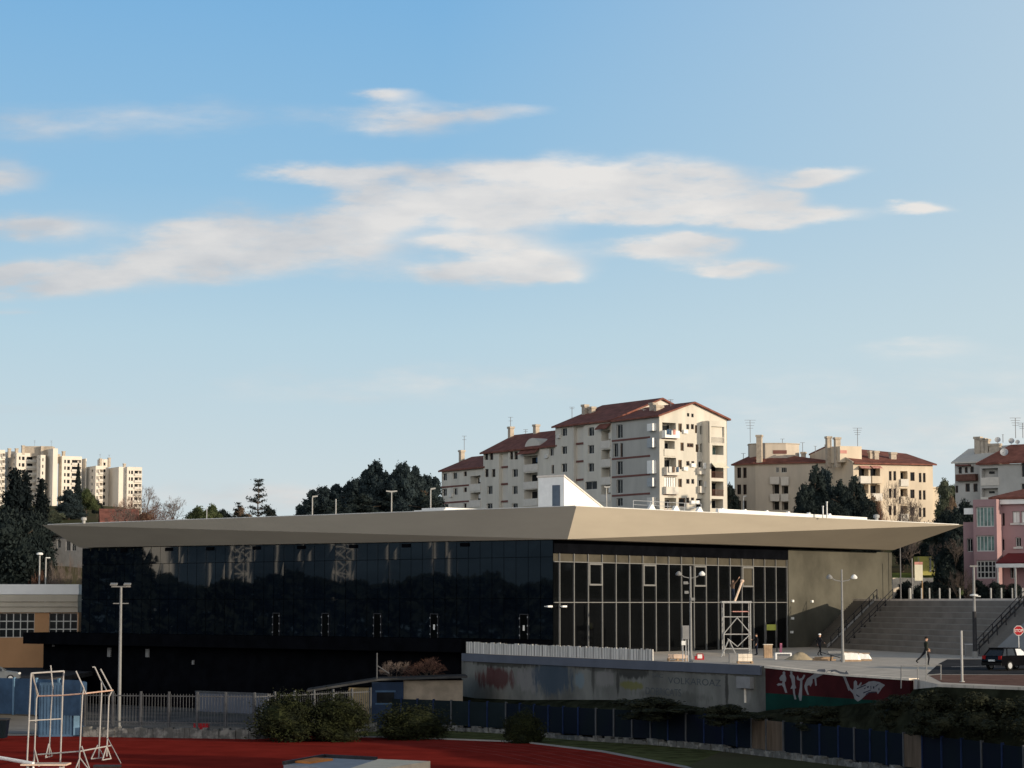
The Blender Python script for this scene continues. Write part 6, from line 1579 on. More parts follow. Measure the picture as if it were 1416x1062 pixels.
# left grey picket fence on its own stone wall
l0, l1, l2 = P(118, 958, 177), P(352, 957.5, 174), P(512, 962, 184)
pf = thing('picket_fence', 'grey vertical bar fence between the discus cage and the round shrubs', 'fence', (l0.x, l0.y, -5))
zt_ = -2.45; zb_ = -4.95
for a, b in ((l0, l1), (l1, l2)):
    u = Vector((b.x - a.x, b.y - a.y, 0)); L = u.length; u.normalize(); n = Vector((-u.y, u.x, 0)); k = int(round(L / 2.2))
    for i in range(k + 1):
        MB().obox((a.x, a.y), u, n, L * i / k - .07, L * i / k + .07, -.07, .07, zb_, zt_ + .12).build('post', M['picket'], pf)
        if i < k:
            g_ = MB(); s = L * i / k + .15
            while s < L * (i + 1) / k - .1: g_.obox((a.x, a.y), u, n, s, s + .03, -.02, .02, zb_ + .1, zt_ - .05); s += .24
            g_.obox((a.x, a.y), u, n, L * i / k + .071, L * (i + 1) / k - .071, -.035, -.022, zt_ - .25, zt_ - .17); g_.obox((a.x, a.y), u, n, L * i / k + .071, L * (i + 1) / k - .071, -.035, -.022, zb_ + .3, zb_ + .38)
            g_.build('picket_panel', M['picket'], pf)
rb2 = MB()
for a, b in ((l0, l1), (l1, l2)):
    u = (b - a); u.z = 0; L = u.length; u = u.normalized(); n = Vector((-u.y, u.x, 0)); s = 0
    while s < L:
        w_ = rs.uniform(.25, .6); rb2.obox((a.x, a.y), u, n, s, s + w_ * .97, -.3 - rs.uniform(0, .1), .2, LOW, zb_ - rs.uniform(.0, .25)); s += w_
st2 = thing('rubble_wall', 'low grey rubble wall under the grey bar fence', 'wall', (l0.x, l0.y, LOW)); rb2.build('stones', M['rubble'], st2)
# stuff behind the bar fence: pale low wall and a red crate
c = P(330, 975, 196); lw_ = thing('boundary_wall', 'pale blue grey low wall seen through the bar fence', 'wall', (c.x, c.y, LOW))
a, b = P(272, 970, 199), P(372, 975, 193); u = (b - a); u.z = 0; L = u.length; u.normalize(); n = Vector((-u.y, u.x, 0))
w_ = MB().obox((a.x, a.y), u, n, 0, L, -.15, .15, LOW + .9, -3.3); w_.build('wall', M['blue_band'], lw_)
MB().obox((a.x, a.y), u, n, 0, L, -.2, .2, -3.298, -3.15).build('coping', M['picket'], lw_)
c = G(297, 1000, -5.2); tag(MB().box(c.x - .55, c.x + .55, 177.6, 178.4, LOW + .4, LOW + 1.0).build('crate', M['sign_red']), 'red plastic crate behind the bar fence', 'crate')
# blue sheet fence on the far left, gate panel
a, b = P(-70, 932, 182), P(113, 942, 176)
lf = thing('blue_sheet_fence', 'light blue sheet metal fence at the left edge in front of the gym hall', 'fence', (b.x, b.y, LOW))
fence(lf, [Vector((a.x, a.y, 0)), Vector((b.x, b.y, 0))], -4.2, -1.45, lambda p: M['light_blue'], lambda p: M['pale_blue'], 2.3, post_r=.08)
bx = thing('blue_container', 'bright blue site container with a pale door behind the discus cage', 'container', (b.x, b.y, LOW))
u = v2(.97, .24); n = v2(.24, -.97); c = P(54, 990, 176.5)
m = MB(); m.obox(c, u, n, 0, 3.5, -2.4, 0, LOW, -1.7); m.build('body', M['light_blue'], bx)
k = MB()
for i in range(14): k.obox(c, u, n, .1 + i * .24, .2 + i * .24, .003, .05, LOW + .2, -1.9)
k.build('corrugation', M['light_blue'], bx)
MB().obox(c, u, n, 2.55, 3.0, .055, .12, LOW + .1, -2.0).build('door', M['pale_blue'], bx)
d = thing('dumpster', 'dark navy dumpster at the left edge', 'dumpster', (P(2, 985, 172).x, 172, LOW))
m = MB(); q = P(2, 985, 172).x; m.solid([(q - 1.6, 171.3, LOW + .2), (q + .35, 171.3, LOW + .2), (q + .5, 171.3, LOW + 1.5), (q - 1.7, 171.3, LOW + 1.5)], (0, 1.3, 0)); m.build('body', M['blue_panel'], d)
MB().box(q - 1.75, q + .55, 171.25, 172.65, LOW + 1.502, LOW + 1.6).build('lid', M['dark_frame'], d)

# ------------------------------------------------------------------ little hut with slanting roof by the shrubs
h = thing('hut', 'low hut with a dark slanting roof, yellowish walls and a blue doorway', 'hut', (P(560, 975, 192).x, 192, LOW))
c0 = P(428, 975, 190); c0.z = 0; u = v2(1, .06); n = v2(.06, -1)
sx = lambda px: onp(px, 960, c0, u)[0]; zz = lambda px, y: onp(px, y, c0, u)[1]
m = MB(); m.obox(c0, u, n, sx(482), sx(514), -4, 0, LOW, zz(498, 951)); m.build('wall', M['hut_wall'], h)
MB().obox(c0, u, n, sx(558), sx(640), -4, 0, LOW, zz(598, 941)).build('wall', M['hut_beige'], h)
b_ = MB(); b_.obox(c0, u, n, sx(514) + .01, sx(558) - .01, -4, .3, LOW, zz(530, 943)); bo = b_.build('blue_booth', M['booth_blue'], h)
MB().obox(c0, u, n, sx(521), sx(545), .303, .34, zz(533, 972), zz(533, 957)).build('window', M['pane'], bo)
f_ = MB(); f_.obox(c0, u, n, sx(519), sx(547), .302, .33, zz(533, 957), zz(533, 954.5)); f_.obox(c0, u, n, sx(519), sx(547), .302, .33, zz(533, 974), zz(533, 972)); f_.build('frame', M['light_blue'], bo)
r_ = MB(); q = lambda px, y, d: Vector((c0.x + u.x * sx(px) - n.x * d, c0.y + u.y * sx(px) - n.y * d, zz(px, y)))
r_.solid([q(424, 957, -.6), q(524, 941, -.6), q(524, 941, 4.5), q(424, 957, 4.5)], (0, 0, .16)); r_.solid([q(524, 941, -.6), q(646, 937, -.6), q(646, 937, 4.5), q(524, 941, 4.5)], (0, 0, .16)); r_.build('roof', M['hut_roof'], h)
pp = thing('thin_pole', 'thin grey pole with a brace standing at the hut roof edge', 'pole', (q(521, 950, 1).x, q(521, 950, 1).y, zz(521, 941) + .1))
a = q(521, 941, 1.0); m = MB(); t_ = Vector((a.x, a.y, P(521, 903, a.y).z)); m.tube(a, t_, .06); m.tube(t_ - Vector((0, 0, 1)), q(538, 932, 1.2), .05); m.build('pole', M['picket'], pp)
T('bare_red', 'bare_vine', 'tangle of bare reddish vine growing over the hut roof', 590, 908, 70, 194, cat='vine', base=P(590, 945, 194).z)
T('bare_bush', 'bare_vine', 'pale looping bare twigs over the hut roof by the thin pole', 545, 912, 46, 193.5, cat='vine', base=P(545, 945, 193).z)

# ------------------------------------------------------------------ throwing cage in the left foreground
cg = thing('throwing_cage', 'tall white tube discus cage with leaning arms on the red track', 'cage', (P(95, 1045, 146).x, 146, LOW))
def tb_(pts, r=.045, name='tube', m='cage'):
    b = MB(); b.path([P(x, y, Y) for x, y, Y in pts], r, seg=8); return b.build(name, M[m], cg)
tb_([(36.5, 1072, 141), (43, 931, 141), (88.5, 928, 142.5), (87, 945, 142.5), (83, 1066, 142.5)], .05, 'gate_frame')
tb_([(40, 996.5, 141), (84.5, 994, 142.5)], .035, 'crossbar')
tb_([(47, 1058, 143), (50.5, 966, 143), (52.5, 960, 143), (44, 932, 141.2)], .045, 'leaning_post')
tb_([(68, 1044, 151), (70.5, 985, 151), (73, 951, 151), (70, 920, 151)], .045, 'leaning_post')
tb_([(109, 1066, 142), (114, 962, 142), (116, 952, 142), (105, 928, 142)], .045, 'leaning_post')
tb_([(136.5, 1047, 149), (140.5, 956, 149), (140, 942, 149), (131, 922.5, 149), (128, 922.5, 149)], .045, 'leaning_post')
tb_([(147.5, 1046, 146), (150.5, 964, 146), (155, 955, 146), (139, 925, 146)], .045, 'leaning_post')
tb_([(140.5, 942, 149), (147, 954, 147.5)], .04, 'brace'); tb_([(115, 950, 142), (119, 960, 142)], .04, 'brace'); tb_([(46, 933, 141.3), (51, 961, 143)], .035, 'brace')
tb_([(52.5, 962.5, 143), (86, 961.5, 142.5)], .045, 'ring_bar', 'cage_orange'); tb_([(86, 961.5, 142.5), (117, 959, 142)], .045, 'ring_bar', 'cage_orange'); tb_([(117, 959, 142), (156, 954.5, 146)], .045, 'ring_bar', 'cage_orange')
tb_([(52, 1043.5, 143), (110, 1039, 142), (153, 1031, 146)], .045, 'ring_bar')
for fx, fy, Y, dx in ((67.5, 1046.5, 151, 4.5), (135, 1048.5, 149, 9), (147.5, 1050, 146, 6)):
    tb_([(fx - dx, fy + 1, Y - .6), (fx, fy - 18, Y), (fx + dx, fy - 1, Y + .4), (fx - dx, fy + 1, Y - .6)], .04, 'foot')
tb_([(46, 1056, 143.2), (48, 1036, 143), (54, 1060, 142.6)], .04, 'foot'); tb_([(101, 1072, 141.5), (110.5, 1048, 142), (124, 1066, 141.6)], .04, 'foot')
tb_([(148.5, 1020, 146), (167, 1055, 144)], .03, 'stay'); tb_([(113, 1032, 142), (124, 1064, 141)], .04, 'stay')
m = MB(); a, b = P(130, 1056.5, 144), P(167, 1056.5, 144); m.box(a.x, b.x, 143.7, 144.3, LOW + .02, LOW + .16); m.build('ballast_bar', M['dark_frame'], cg)
# low bench board and white bar
bn = thing('board_bench', 'pale wooden board on low trestles under the throwing cage', 'bench', (P(64, 1058, 139.5).x, 139.5, LOW))
a, b = P(32, 1056, 139.5), P(95, 1056, 139.5); zt_ = P(64, 1055.5, 139.5).z
MB().box(a.x, b.x, 138.7, 140.3, zt_ - .09, zt_).build('top_board', M['board'], bn)
for x in (a.x + .4, b.x - .4):
    k = MB(); k.box(x - .05, x + .05, 138.9, 139.0, LOW, zt_ - .092); k.box(x - .05, x + .05, 140.0, 140.1, LOW, zt_ - .092); k.box(x - .05, x + .05, 139.0, 140.0, zt_ - .3, zt_ - .2); k.build('leg', M['cage'], bn)
a, b = P(-40, 1041, 141.5), P(46, 1056, 138.9); wb_ = MB(); wb_.tube(a, b, .11, seg=10); wb_.tube(P(46, 1056, 138.9), Vector((b.x, b.y, LOW)), .07, seg=8); wb_.tube(a, Vector((a.x, a.y, LOW)), .07, seg=8)
tag(wb_.build('white_rail', M['white_paint']), 'long white barrier rail running in from the left beside the board bench', 'rail')
c = P(70, 1062, 138); tag(MB().box(c.x - .55, c.x + .5, 137.6, 138.3, LOW + .002, LOW + .38).build('foam_block', M['pinkcloth']), 'pink foam block on the track under the bench', 'foam block')
# landing mat, seen over the lower edge of the photo
lm = thing('landing_mat', 'grey landing mat with dark rim and a right end coloured as sunlit on the nearest track', 'mat', (P(510, 1062, 141).x, 140, LOW))
a, b, c, d = P(448, 1049.5, 143.5), P(521, 1056.5, 141), P(392, 1066, 137), P(480, 1080, 133)
def slab(pts, z0, z1, m, name): return MB().prism([(p.x, p.y) for p in pts], z0, z1).build(name, m, lm)
zt_ = LOW + .75
slab([a, b, d, c], LOW + .02, zt_ - .1, M['mat_grey'], 'mat')
for (p, q_) in ((a, b), (a, c)):
    m = MB(); u = (q_ - p); u.z = 0; L = u.length; u.normalize(); n = Vector((-u.y, u.x, 0)); m.obox((p.x, p.y), u, n, 0, L, -.08, .08, zt_ - .098, zt_ + .1); m.build('rim', M['dark_frame'], lm)
m = MB(); u = (c - a); u.z = 0; u.normalize(); m.prism([(p.x, p.y) for p in (a.lerp(c, .28), a.lerp(c, .28) + (b - a) * .38, a.lerp(c, .75) + (b - a) * .3, a.lerp(c, .75))], zt_ - .098, zt_ + .02); m.build('end_pad', M['mat_orange'], lm)
e1, e2 = P(595, 1064, 139), P(520, 1086, 132)
m = MB(); m.prism([(p.x, p.y) for p in (b + Vector((.12, 0, 0)), e1, e2, d + Vector((.12, 0, 0)))], LOW + .02, zt_ - .02); m.build('sunlit_end', M['mat_sunlit'], lm)

# ------------------------------------------------------------------ lamps and posts
def lamp_post(name, label, base, ztop, r=.09, group=None):
    t = thing(name, label, 'lamp post', base, group)
    m = MB(); b = Vector(base); m.tube(b, Vector((b.x, b.y, b.z + .5)), r * 1.7, seg=10); m.tube(Vector((b.x, b.y, b.z + .5)), Vector((b.x, b.y, ztop)), r * 1.15, r * .7, seg=10); m.build('pole', M['lamp_grey'], t)
    return t
b = P(164.5, 1000, 182); t = lamp_post('floodlight_post', 'tall grey floodlight post at the left in front of the black hall', (b.x, b.y, LOW), P(168, 812, 182).z, .13)
z = P(168, 812, 182).z; m = MB(); m.box(b.x - .75, b.x + .75, 181.94, 182.06, z, z + .1); m.build('arm', M['lamp_grey'], t)
for dx in (-.55, .5):
    m = MB(); m.solid([(b.x + dx - .26, 181.7, z + .13), (b.x + dx + .26, 181.7, z + .13), (b.x + dx + .26, 182.15, z + .24), (b.x + dx - .26, 182.15, z + .24)], (0, -.05, .10)); m.build('floodlight', M['lamp_grey'], t)
z2 = P(168, 834.5, 182).z; m = MB(); m.tube((b.x - .6, 182, z2), (b.x + .6, 182, z2), .04); m.build('crossbar', M['lamp_grey'], t)
def globe_lamp(px, ytop, ybase, Y, label, arm):
    b = P(px, ybase, Y); b.z = zpl(Y); zt = P(px, ytop, Y).z; t = lamp_post('plaza_lamp', label, (b.x, b.y, b.z), zt, .09, 'twin armed plaza lamps')
    za = zt - .75
    for s in (-1, 1):
        m = MB(); m.path([Vector((b.x, b.y, za - .12)), Vector((b.x + s * arm * .55, b.y, za - .02)), Vector((b.x + s * arm, b.y, za + .25))], .035); a_ = m.build('arm', M['lamp_grey'], t)
        k = MB(); k.lathe((b.x + s * arm, b.y, za + .05), [(.05, 0), (.2, .03), (.24, .14), (.15, .26), (.06, .34)], 12); k.build('lamp_head', M['lamp_grey'] if s < 0 else M['lamp_glass'], a_)
    return t, b, zt
t, b, zt = globe_lamp(955.5, 783, 914, 170, 'left twin armed plaza lamp carrying small cameras beside the grey cabinet', .85)
for dx, y, s_ in ((-.35, 806, .16), (-.3, 819, .14), (.15, 828.5, .15)):
    z = P(955, y, 170).z; m = MB(); m.box(b.x + dx - s_, b.x + dx + s_, 169.8, 170.1, z - .1, z + .1); m.tube((b.x + dx, 170, z), (b.x, 170, z - .05), .03); m.build('camera', M['lamp_grey'], t)
globe_lamp(1165.5, 787.5, 914, 169.5, 'right twin armed plaza lamp in front of the concrete wall', .9)
b = P(1348.5, 911, 183); b.z = 0; t = lamp_post('street_lamp', 'tall street lamp with a small bowl at the foot of the amphitheatre steps', (b.x, b.y, 0), P(1348, 783, 183).z, .13)
z = P(1348, 824, 183).z; m = MB(); m.lathe((b.x - .05, b.y - .2, z), [(.05, -.05), (.3, .0), (.34, .08), (.1, .16)], 12); m.tube((b.x, b.y, z), (b.x + .5, b.y - .1, z - .05), .05); m.build('lamp_bowl', M['lamp_glass'], t)
z = P(1348, 784, 183).z; m = MB(); m.box(b.x - .3, b.x + .3, 182.9, 183.1, z, z + .12); m.build('lamp_head', M['lamp_grey'], t)
MB().lathe((b.x, b.y, 0), [(.175, .5), (.16, 3.6)], 10).build('dark_sleeve', M['dark_frame'], t)
b = P(1330.5, 942, 140.5); zt = P(1330.5, 872, 140.5).z
t = thing('white_mast', 'plain white pole standing on the brick pavement above the ivy bank', 'pole', (b.x, b.y, -.45)); m = MB(); m.tube((b.x, b.y, -.45), (b.x, b.y, zt), .075, seg=10); m.lathe((b.x, b.y, -.45), [(.16, 0), (.16, .06)], 10); m.build('pole', M['post_grey'], t)
# street lamps seen over the hall roof
def far_lamp(px, ytop, ybot, Y, label, arms, head=.5):
    a, c = P(px, ytop, Y), P(px, ybot, Y); zb = hgt(a.x, Y); t = thing('street_lamp', label, 'street lamp', (a.x, Y, zb), 'street lamps behind the hall roof')
    MB().tube((a.x, Y, zb), (a.x, Y, a.z), .11, .08, seg=8).build('pole', M['post_grey'], t)
    for s in arms:
        m = MB(); m.solid([(a.x, Y, a.z), (a.x + s, Y, a.z + .12), (a.x + s, Y, a.z + .3), (a.x, Y, a.z + .22)], (0, .3, 0)); m.build('lamp_head', M['post_grey'], t)
far_lamp(541.5, 681, 708, 320, 'white street lamp with two opposite heads in front of the pine wood', (-.75, .75))
far_lamp(595.5, 677.5, 706, 290, 'white street lamp with one head beside the apartment block', (.6,))
far_lamp(432, 688, 710, 320, 'white street lamp with one head at the left of the pine wood', (.7,))
far_lamp(464.5, 690, 710, 320, 'plain white lamp post between the lamps in front of the wood', ())
far_lamp(838.5, 675, 700, 300, 'white street lamp before the stepped apartment block', (-.3, .5))
far_lamp(1028, 688, 706, 300, 'white street lamp before the faceted beige house', (.4,))
for px, yt, Y, lb, s in ((55, 768, 272, 'left lamp post with a white cap above the gym hall roof', .42), (63.5, 772, 274, 'right thinner lamp post with a side arm above the gym hall roof', .3)):
    a = P(px, yt, Y); t = thing('street_lamp', lb, 'street lamp', (a.x, Y, hgt(a.x, Y) - .3), 'lamp posts above the gym hall')
    MB().tube((a.x, Y, hgt(a.x, Y) - .3), (a.x, Y, a.z), .11, .08, seg=8).build('pole', M['post_grey'], t)
    m = MB()
    if s > .4: m.lathe((a.x, Y, a.z), [(.15, 0), (.38, .08), (.38, .25), (.2, .34)], 12)
    else: m.box(a.x, a.x + .5, Y - .1, Y + .1, a.z, a.z + .12)
    m.build('lamp_head', M['lamp_glass'], t)
# white posts on the upper street
wp_lab = {1258: 'thick white post next to the hall corner', 1274: 'white post left of the signboard pole', 1285: 'white post just right of the signboard pole', 1299: 'second white post right of the signboard', 1313: 'third white post right of the signboard', 1327: 'white post left of the tall street lamp', 1370: 'white post right of the tall street lamp', 1384.5: 'second white post right of the tall street lamp', 1399.5: 'greyer post above the right handrail top', 1414: 'white post at the right edge of the photo'}
for px, lb in wp_lab.items():
    Y = 236 if px < 1340 else 226; a = P(px, 813, Y); zb = 4.42
    t = thing('street_post', lb, 'post', (a.x, Y, zb), 'white posts on the upper street'); r_ = .16 if px == 1258 else .085
    MB().lathe((a.x, Y, zb), [(r_, 0), (r_, a.z - zb - .05), (r_ * .5, a.z - zb)], 8).build('shaft', M['post_grey'] if px != 1399.5 else M['lamp_grey'], t)
    MB().lathe((a.x, Y, zb + .002), [(r_ * 1.5, 0), (r_ * 1.5, .06)], 8).build('base_plate', M['lamp_grey'], t)
a, c = P(1264.5, 777, 240), P(1276, 803, 240)
t = thing('signboard', 'cream signboard with a red header on a brown post above the steps', 'signboard', ((a.x + c.x) / 2, 240, 4.42))
MB().box(a.x, c.x, 239.95, 240.05, c.z, a.z - .28).build('board', M['sign_cream'], t); MB().box(a.x - .01, c.x + .01, 239.94, 240.06, a.z - .278, a.z).build('header', M['plank'], t)
q = P(1275.5, 830, 240.2); MB().tube((q.x, 240.2, 4.42), (q.x, 240.2, c.z + 1), .07, seg=8).build('post', M['wood_post'], t)
for px, yt, Y, lb in ((1244.5, 757, 240, 'thin dark pole close to the concrete wall end'), (1261, 772, 238, 'thin grey pole left of the signboard')):
    a = P(px, yt, Y); t = thing('thin_pole', lb, 'pole', (a.x, Y, 4.42)); MB().tube((a.x, Y, 4.42), (a.x, Y, a.z), .07, seg=8).build('pole', M['metal_thin'] if px < 1250 else M['lamp_grey'], t)
# lawn and yellow container up the slope
lq = [P(1236, 794, 262), P(1322, 793, 262), P(1312, 783, 290), P(1232, 783, 290)]
l_ = MB(); gx = 10; gy = 6
for j in range(gy):
    for i in range(gx):
        def lp(a, b):
            x = lq[0].x + (lq[1].x - lq[0].x) * a; y = 256 + 38 * b; x += (x * .1) * b; return Vector((x, y, max(hgt(x, y), 4.5) + .05))
        l_.poly(lp(i / gx, j / gy), lp((i + 1) / gx, j / gy), lp((i + 1) / gx, (j + 1) / gy), lp(i / gx, (j + 1) / gy))
structure(l_.build('lawn', M['lawn'], smooth=True))
kq = MB(); a, c = P(1234, 806, 250), P(1290, 799, 250); kq.box(a.x, c.x, 249.8, 250.2, 4.4, P(1260, 799, 250).z); tag(kq.build('kerb_wall', M['block']), 'low pale kerb wall at the foot of the lawn', 'wall')
a, c = P(1269, 769.5, 285), P(1293, 784, 285); t = thing('yellow_container', 'faded yellow container on the slope behind the signboard', 'container', ((a.x + c.x) / 2, 285, c.z - .5))
MB().box(a.x, c.x, 285, 288, c.z - 1, a.z).build('body', M['yellow_box'], t)
k = MB()
for f in (.05, .7, .75, .95): x = a.x + (c.x - a.x) * f; k.box(x - .05, x + .05, 284.92, 284.997, c.z - .6, a.z - .1)
k.build('rib', M['lamp_grey'], t)

# stop sign
b = P(1409, 905, 166); zc = P(1409, 872, 166).z; t = thing('stop_sign', 'red octagonal stop sign on a thin pole behind the black car', 'road sign', (b.x, 166, -.02))
MB().tube((b.x, 166, 0), (b.x, 166, zc + .3), .035, seg=8).build('pole', M['galv'], t)
o8 = lambda r, y: [Vector((b.x + r * math.cos(math.pi / 8 + i * math.pi / 4), y, zc + r * math.sin(math.pi / 8 + i * math.pi / 4))) for i in range(8)]
bo = MB().solid(o8(.37, 165.95), (0, .02, 0)).build('border', M['sign_white'], t); fo = MB().solid(o8(.335, 165.94), (0, .009, 0)).build('plate', M['sign_red'], t)
o = text_mesh('lettering', 'STOP', M['sign_white'], .002, .006); o.parent = t
o.scale = (.60 / o.dimensions.x, .21 / o.dimensions.y, 1); o.location = Vector((b.x - .30, 165.935, zc - .105)) - t.location; o.rotation_euler = (math.pi / 2, 0, 0)

# railing with posts at the top of the bank steps
t = thing('bank_railing', 'thin grey tube railing at the head of the bank steps', 'railing', (P(1280, 940, 141).x, 141, -.45))
for px, y0, y1 in ((1246, 921, 952), (1269, 922, 953), (1281, 900, 950), (1301, 919, 940)):
    Y = 142.5; a, c = P(px, y0, Y), P(px, y1, Y); MB().tube(c, a, .035, seg=6).build('post', M['lamp_grey'], t)
for x0, y0, x1, y1 in ((1246, 921, 1301, 919.5), (1281, 934, 1301, 932)):
    MB().tube(P(x0, y0, 142.5), P(x1, y1, 142.5), .03, seg=6).build('rail', M['lamp_grey'], t)
hr_ = thing('bank_handrail', 'faint slanting tube handrail climbing the dark bank below the mural', 'handrail', (P(1150, 985, 152).x, 152, -4))
for x0, y0, x1, y1, x2, y2 in ((1112, 998, 1148, 968, 1166, 962), (1128, 1000, 1155, 978, 1172, 970)):
    MB().path([P(x0, y0, 153.5), P(x1, y1, 154), P(x2, y2, 154.5)], .03).build('rail', M['lamp_grey'], hr_)
for x, y0, y1 in ((1151, 968, 990), (1126, 987, 1003)): MB().tube(P(x, y0, 154), P(x, y1, 154), .03).build('post', M['lamp_grey'], hr_)

# ------------------------------------------------------------------ cars
def make_car(name, label, loc, rotz, paint, bright=False):
    t = thing(name, label, 'car', loc); t.rotation_euler = (0, 0, rotz); L = Vector(loc)
    def part(mb, nm, m, par=None, smooth=False):
        mb.v = [(x + L.x, y + L.y, z + L.z) for x, y, z in mb.v]; return mb.build(nm, m, par or t, smooth)
    # side outline (x forward, z up); hatchback, 4.1 m long, 1.46 high
    low = [(-2.02, .32), (-2.06, .62), (-1.98, .92), (-1.2, .95), (.75, .93), (1.75, .80), (2.02, .66), (2.06, .32)]
    b = MB(); n = len(low)
    rowsb = []
    for w, ins in ((-.86, .06), (-.82, 0), (.82, 0), (.86, .06)):
        rowsb.append([(x * (1 - ins * .25), w, z) for x, z in low])
    prof = [(-.80, 1.0), (-.86, .96), (.86, .96), (.80, 1.0)]
    for k in range(len(rowsb)): b.v += rowsb[k]
    for k in range(3):
        for i in range(n):
            j = (i + 1) % n; b.f.append([k * n + i, k * n + j, (k + 1) * n + j, (k + 1) * n + i]); b.mi.append(0)
    b.f.append(list(range(n))); b.f.append([3 * n + i for i in range(n)][::-1]); b.mi += [0, 0]
    body = part(b, 'body', paint)
    bv = body.modifiers.new('soft', 'BEVEL'); bv.width = .05; bv.segments = 2; bv.limit_method = 'ANGLE'
    g = MB(); base = [(-1.88, .93), (.80, .93)]; top = [(-1.45, 1.42), (.02, 1.44)]
    vs = [(-1.9, -.78, .94), (.85, -.78, .93), (.85, .78, .93), (-1.9, .78, .94), (-1.5, -.60, 1.41), (.0, -.60, 1.43), (.0, .60, 1.43), (-1.5, .60, 1.41)]
    g.add(vs, [[0, 1, 5, 4], [1, 2, 6, 5], [2, 3, 7, 6], [3, 0, 4, 7], [4, 5, 6, 7]])
    part(g, 'windows', M['car_glass'])
    r = MB(); r.box(-1.62, .06, -.62, .62, 1.415, 1.47)
    for x0, z0, x1, z1 in ((-1.93, .93, -1.52, 1.43), (.87, .92, .0, 1.44), (-.55, .93, -.55, 1.44), (-1.45, .93, -1.25, 1.43)):
        for s in (-1, 1): r.solid([(x0 - .04, s * .80, z0), (x0 + .05, s * .80, z0), (x1 + .05, s * .62, z1), (x1 - .04, s * .62, z1)], (0, s * -.03, 0))
    part(r, 'roof', paint)
    for x in (-1.28, 1.28):
        for s in (-1, 1):
            w = MB(); w.lathe((x, s * .80, .31), [(.31, -.09), (.31, .09)], 20, 'y'); wo = part(w, 'wheel', M['rubber'])
            h = MB(); h.lathe((x, s * .80, .31), [(.20, -.10), (.20, .10)], 12, 'y'); part(h, 'rim', M['galv'], wo)
    for s in (-1, 1):
        part(MB().box(-2.07, -1.95, s * .68 - .12, s * .68 + .12, .72, .95), 'tail_lamp', M['tail']); part(MB().box(1.92, 2.05, s * .62 - .18, s * .62 + .18, .62, .78), 'headlight', M['lamp_glass'])
        part(MB().box(.55, .72, s * .92 - .1, s * .92 + .1, .92, 1.06), 'mirror', paint)
    part(MB().box(-2.09, -2.065, -.27, .27, .58, .70), 'number_plate', M['plate'])
    part(MB().box(-2.12, -1.98, -.84, .84, .33, .5), 'bumper', M['rubber'])
    if bright:  # white panels stand for sun glint on the windows
        k = MB(); k.solid([(.87, -.70, .95), (.87, .70, .95), (.03, .56, 1.42), (.03, -.56, 1.42)], (.05, 0, .03)); part(k, 'windscreen_glint', M['car_glint'])
        k = MB(); k.solid([(-.45, -.79, .97), (.62, -.79, .97), (.05, -.635, 1.39), (-.45, -.64, 1.39)], (0, -.02, 0)); part(k, 'side_window_glint', M['car_glint'])
    return t
Yc = 156.0; c = P(1400, 929, Yc)
make_car('parked_car', 'black hatchback at the right edge with white sun glint painted on its windows', (c.x, Yc, zpl(Yc) + .01), math.radians(38), M['car_black'], True)
c = P(4, 948, 205); make_car('parked_car', 'dark grey hatchback parked behind the blue sheet fence at the left edge', (c.x - .6, 205, P(4, 919, 205).z - 1.47), math.radians(8), M['car_grey'])
pl2 = MB(); pl2.box(c.x - 60, c.x + 2.5, 186, 249, P(4, 919, 205).z - 1.9, P(4, 919, 205).z - 1.47); structure(pl2.build('car_park', M['asphalt']))

# ------------------------------------------------------------------ builders' things on the plaza
sc = P(1020, 903, 190); sc.z = 0
t = thing('scaffold_tower', 'aluminium scaffold tower with reddish planks in front of the entrance glass', 'scaffold', (sc.x, sc.y, 0))
x0, x1 = P(1000, 900, 190).x, P(1037, 900, 190).x; y0_, y1_ = 189.3, 190.7; zt = P(1020, 834, 190).z
for x in (x0, x1):
    for y in (y0_, y1_): MB().tube((x, y, 0), (x, y, zt), .045, seg=8).build('upright', M['alu'], t)
    k = MB()
    for i in range(9): z = .35 + i * (zt - .5) / 8; k.tube((x, y0_, z), (x, y1_, z), .03)
    k.build('ladder_rung', M['alu'], t)
for y in (853, 877, 897):
    z = P(1020, y, 190).z
    for yy_ in (y0_, y1_): MB().tube((x0, yy_, z), (x1, yy_, z), .04, seg=6).build('ledger', M['alu'], t)
for ya, yb, s in ((877, 854, 1), (854, 877, 1), (877, 896, 1)):
    pass
zA, zB_, zC = P(1020, 876, 190).z, P(1020, 854, 190).z, P(1020, 894, 190).z; xm = (x0 + x1) / 2
for a, b in (((x0, zA), (xm, zB_)), ((xm, zB_), (x1, zA)), ((x0 + .3, zA - .4), (xm, zC)), ((xm, zC), (x1, zA))): MB().tube((a[0], y0_ - .05, a[1]), (b[0], y0_ - .05, b[1]), .04, seg=6).build('diagonal', M['alu'], t)
for y, m in ((845, 'plank'), (876.5, 'plank')):
    z = P(1020, y, 190).z; MB().box(x0 + (.75 if y == 845 else .1), x1 - .05, y0_ + .06, y1_ - .06, z - .07, z).build('plank', M[m], t)
zp = zt; MB().box(x0 - .15, x1 + .1, y0_ - .1, y1_ + .1, zp + .002, zp + .16).build('platform', M['alu'], t)
# A-frame ladder
a = P(1008, 905, 186); t = thing('step_ladder', 'white folding step ladder leaning open beside the scaffold tower', 'ladder', (a.x, 186, 0)); zt_ = P(1008, 884, 186).z
for s in (-1, 1):
    k = MB()
    for d in (-.22, .22): k.tube((a.x + s * .62, 186 + d, 0), (a.x, 186 + d * .6, zt_), .035)
    for i in range(5): f = (i + .5) / 5; k.tube((a.x + s * .62 * (1 - f), 185.8, zt_ * f), (a.x + s * .62 * (1 - f), 186.2, zt_ * f), .025)
    k.build('ladder_side', M['alu'], t)
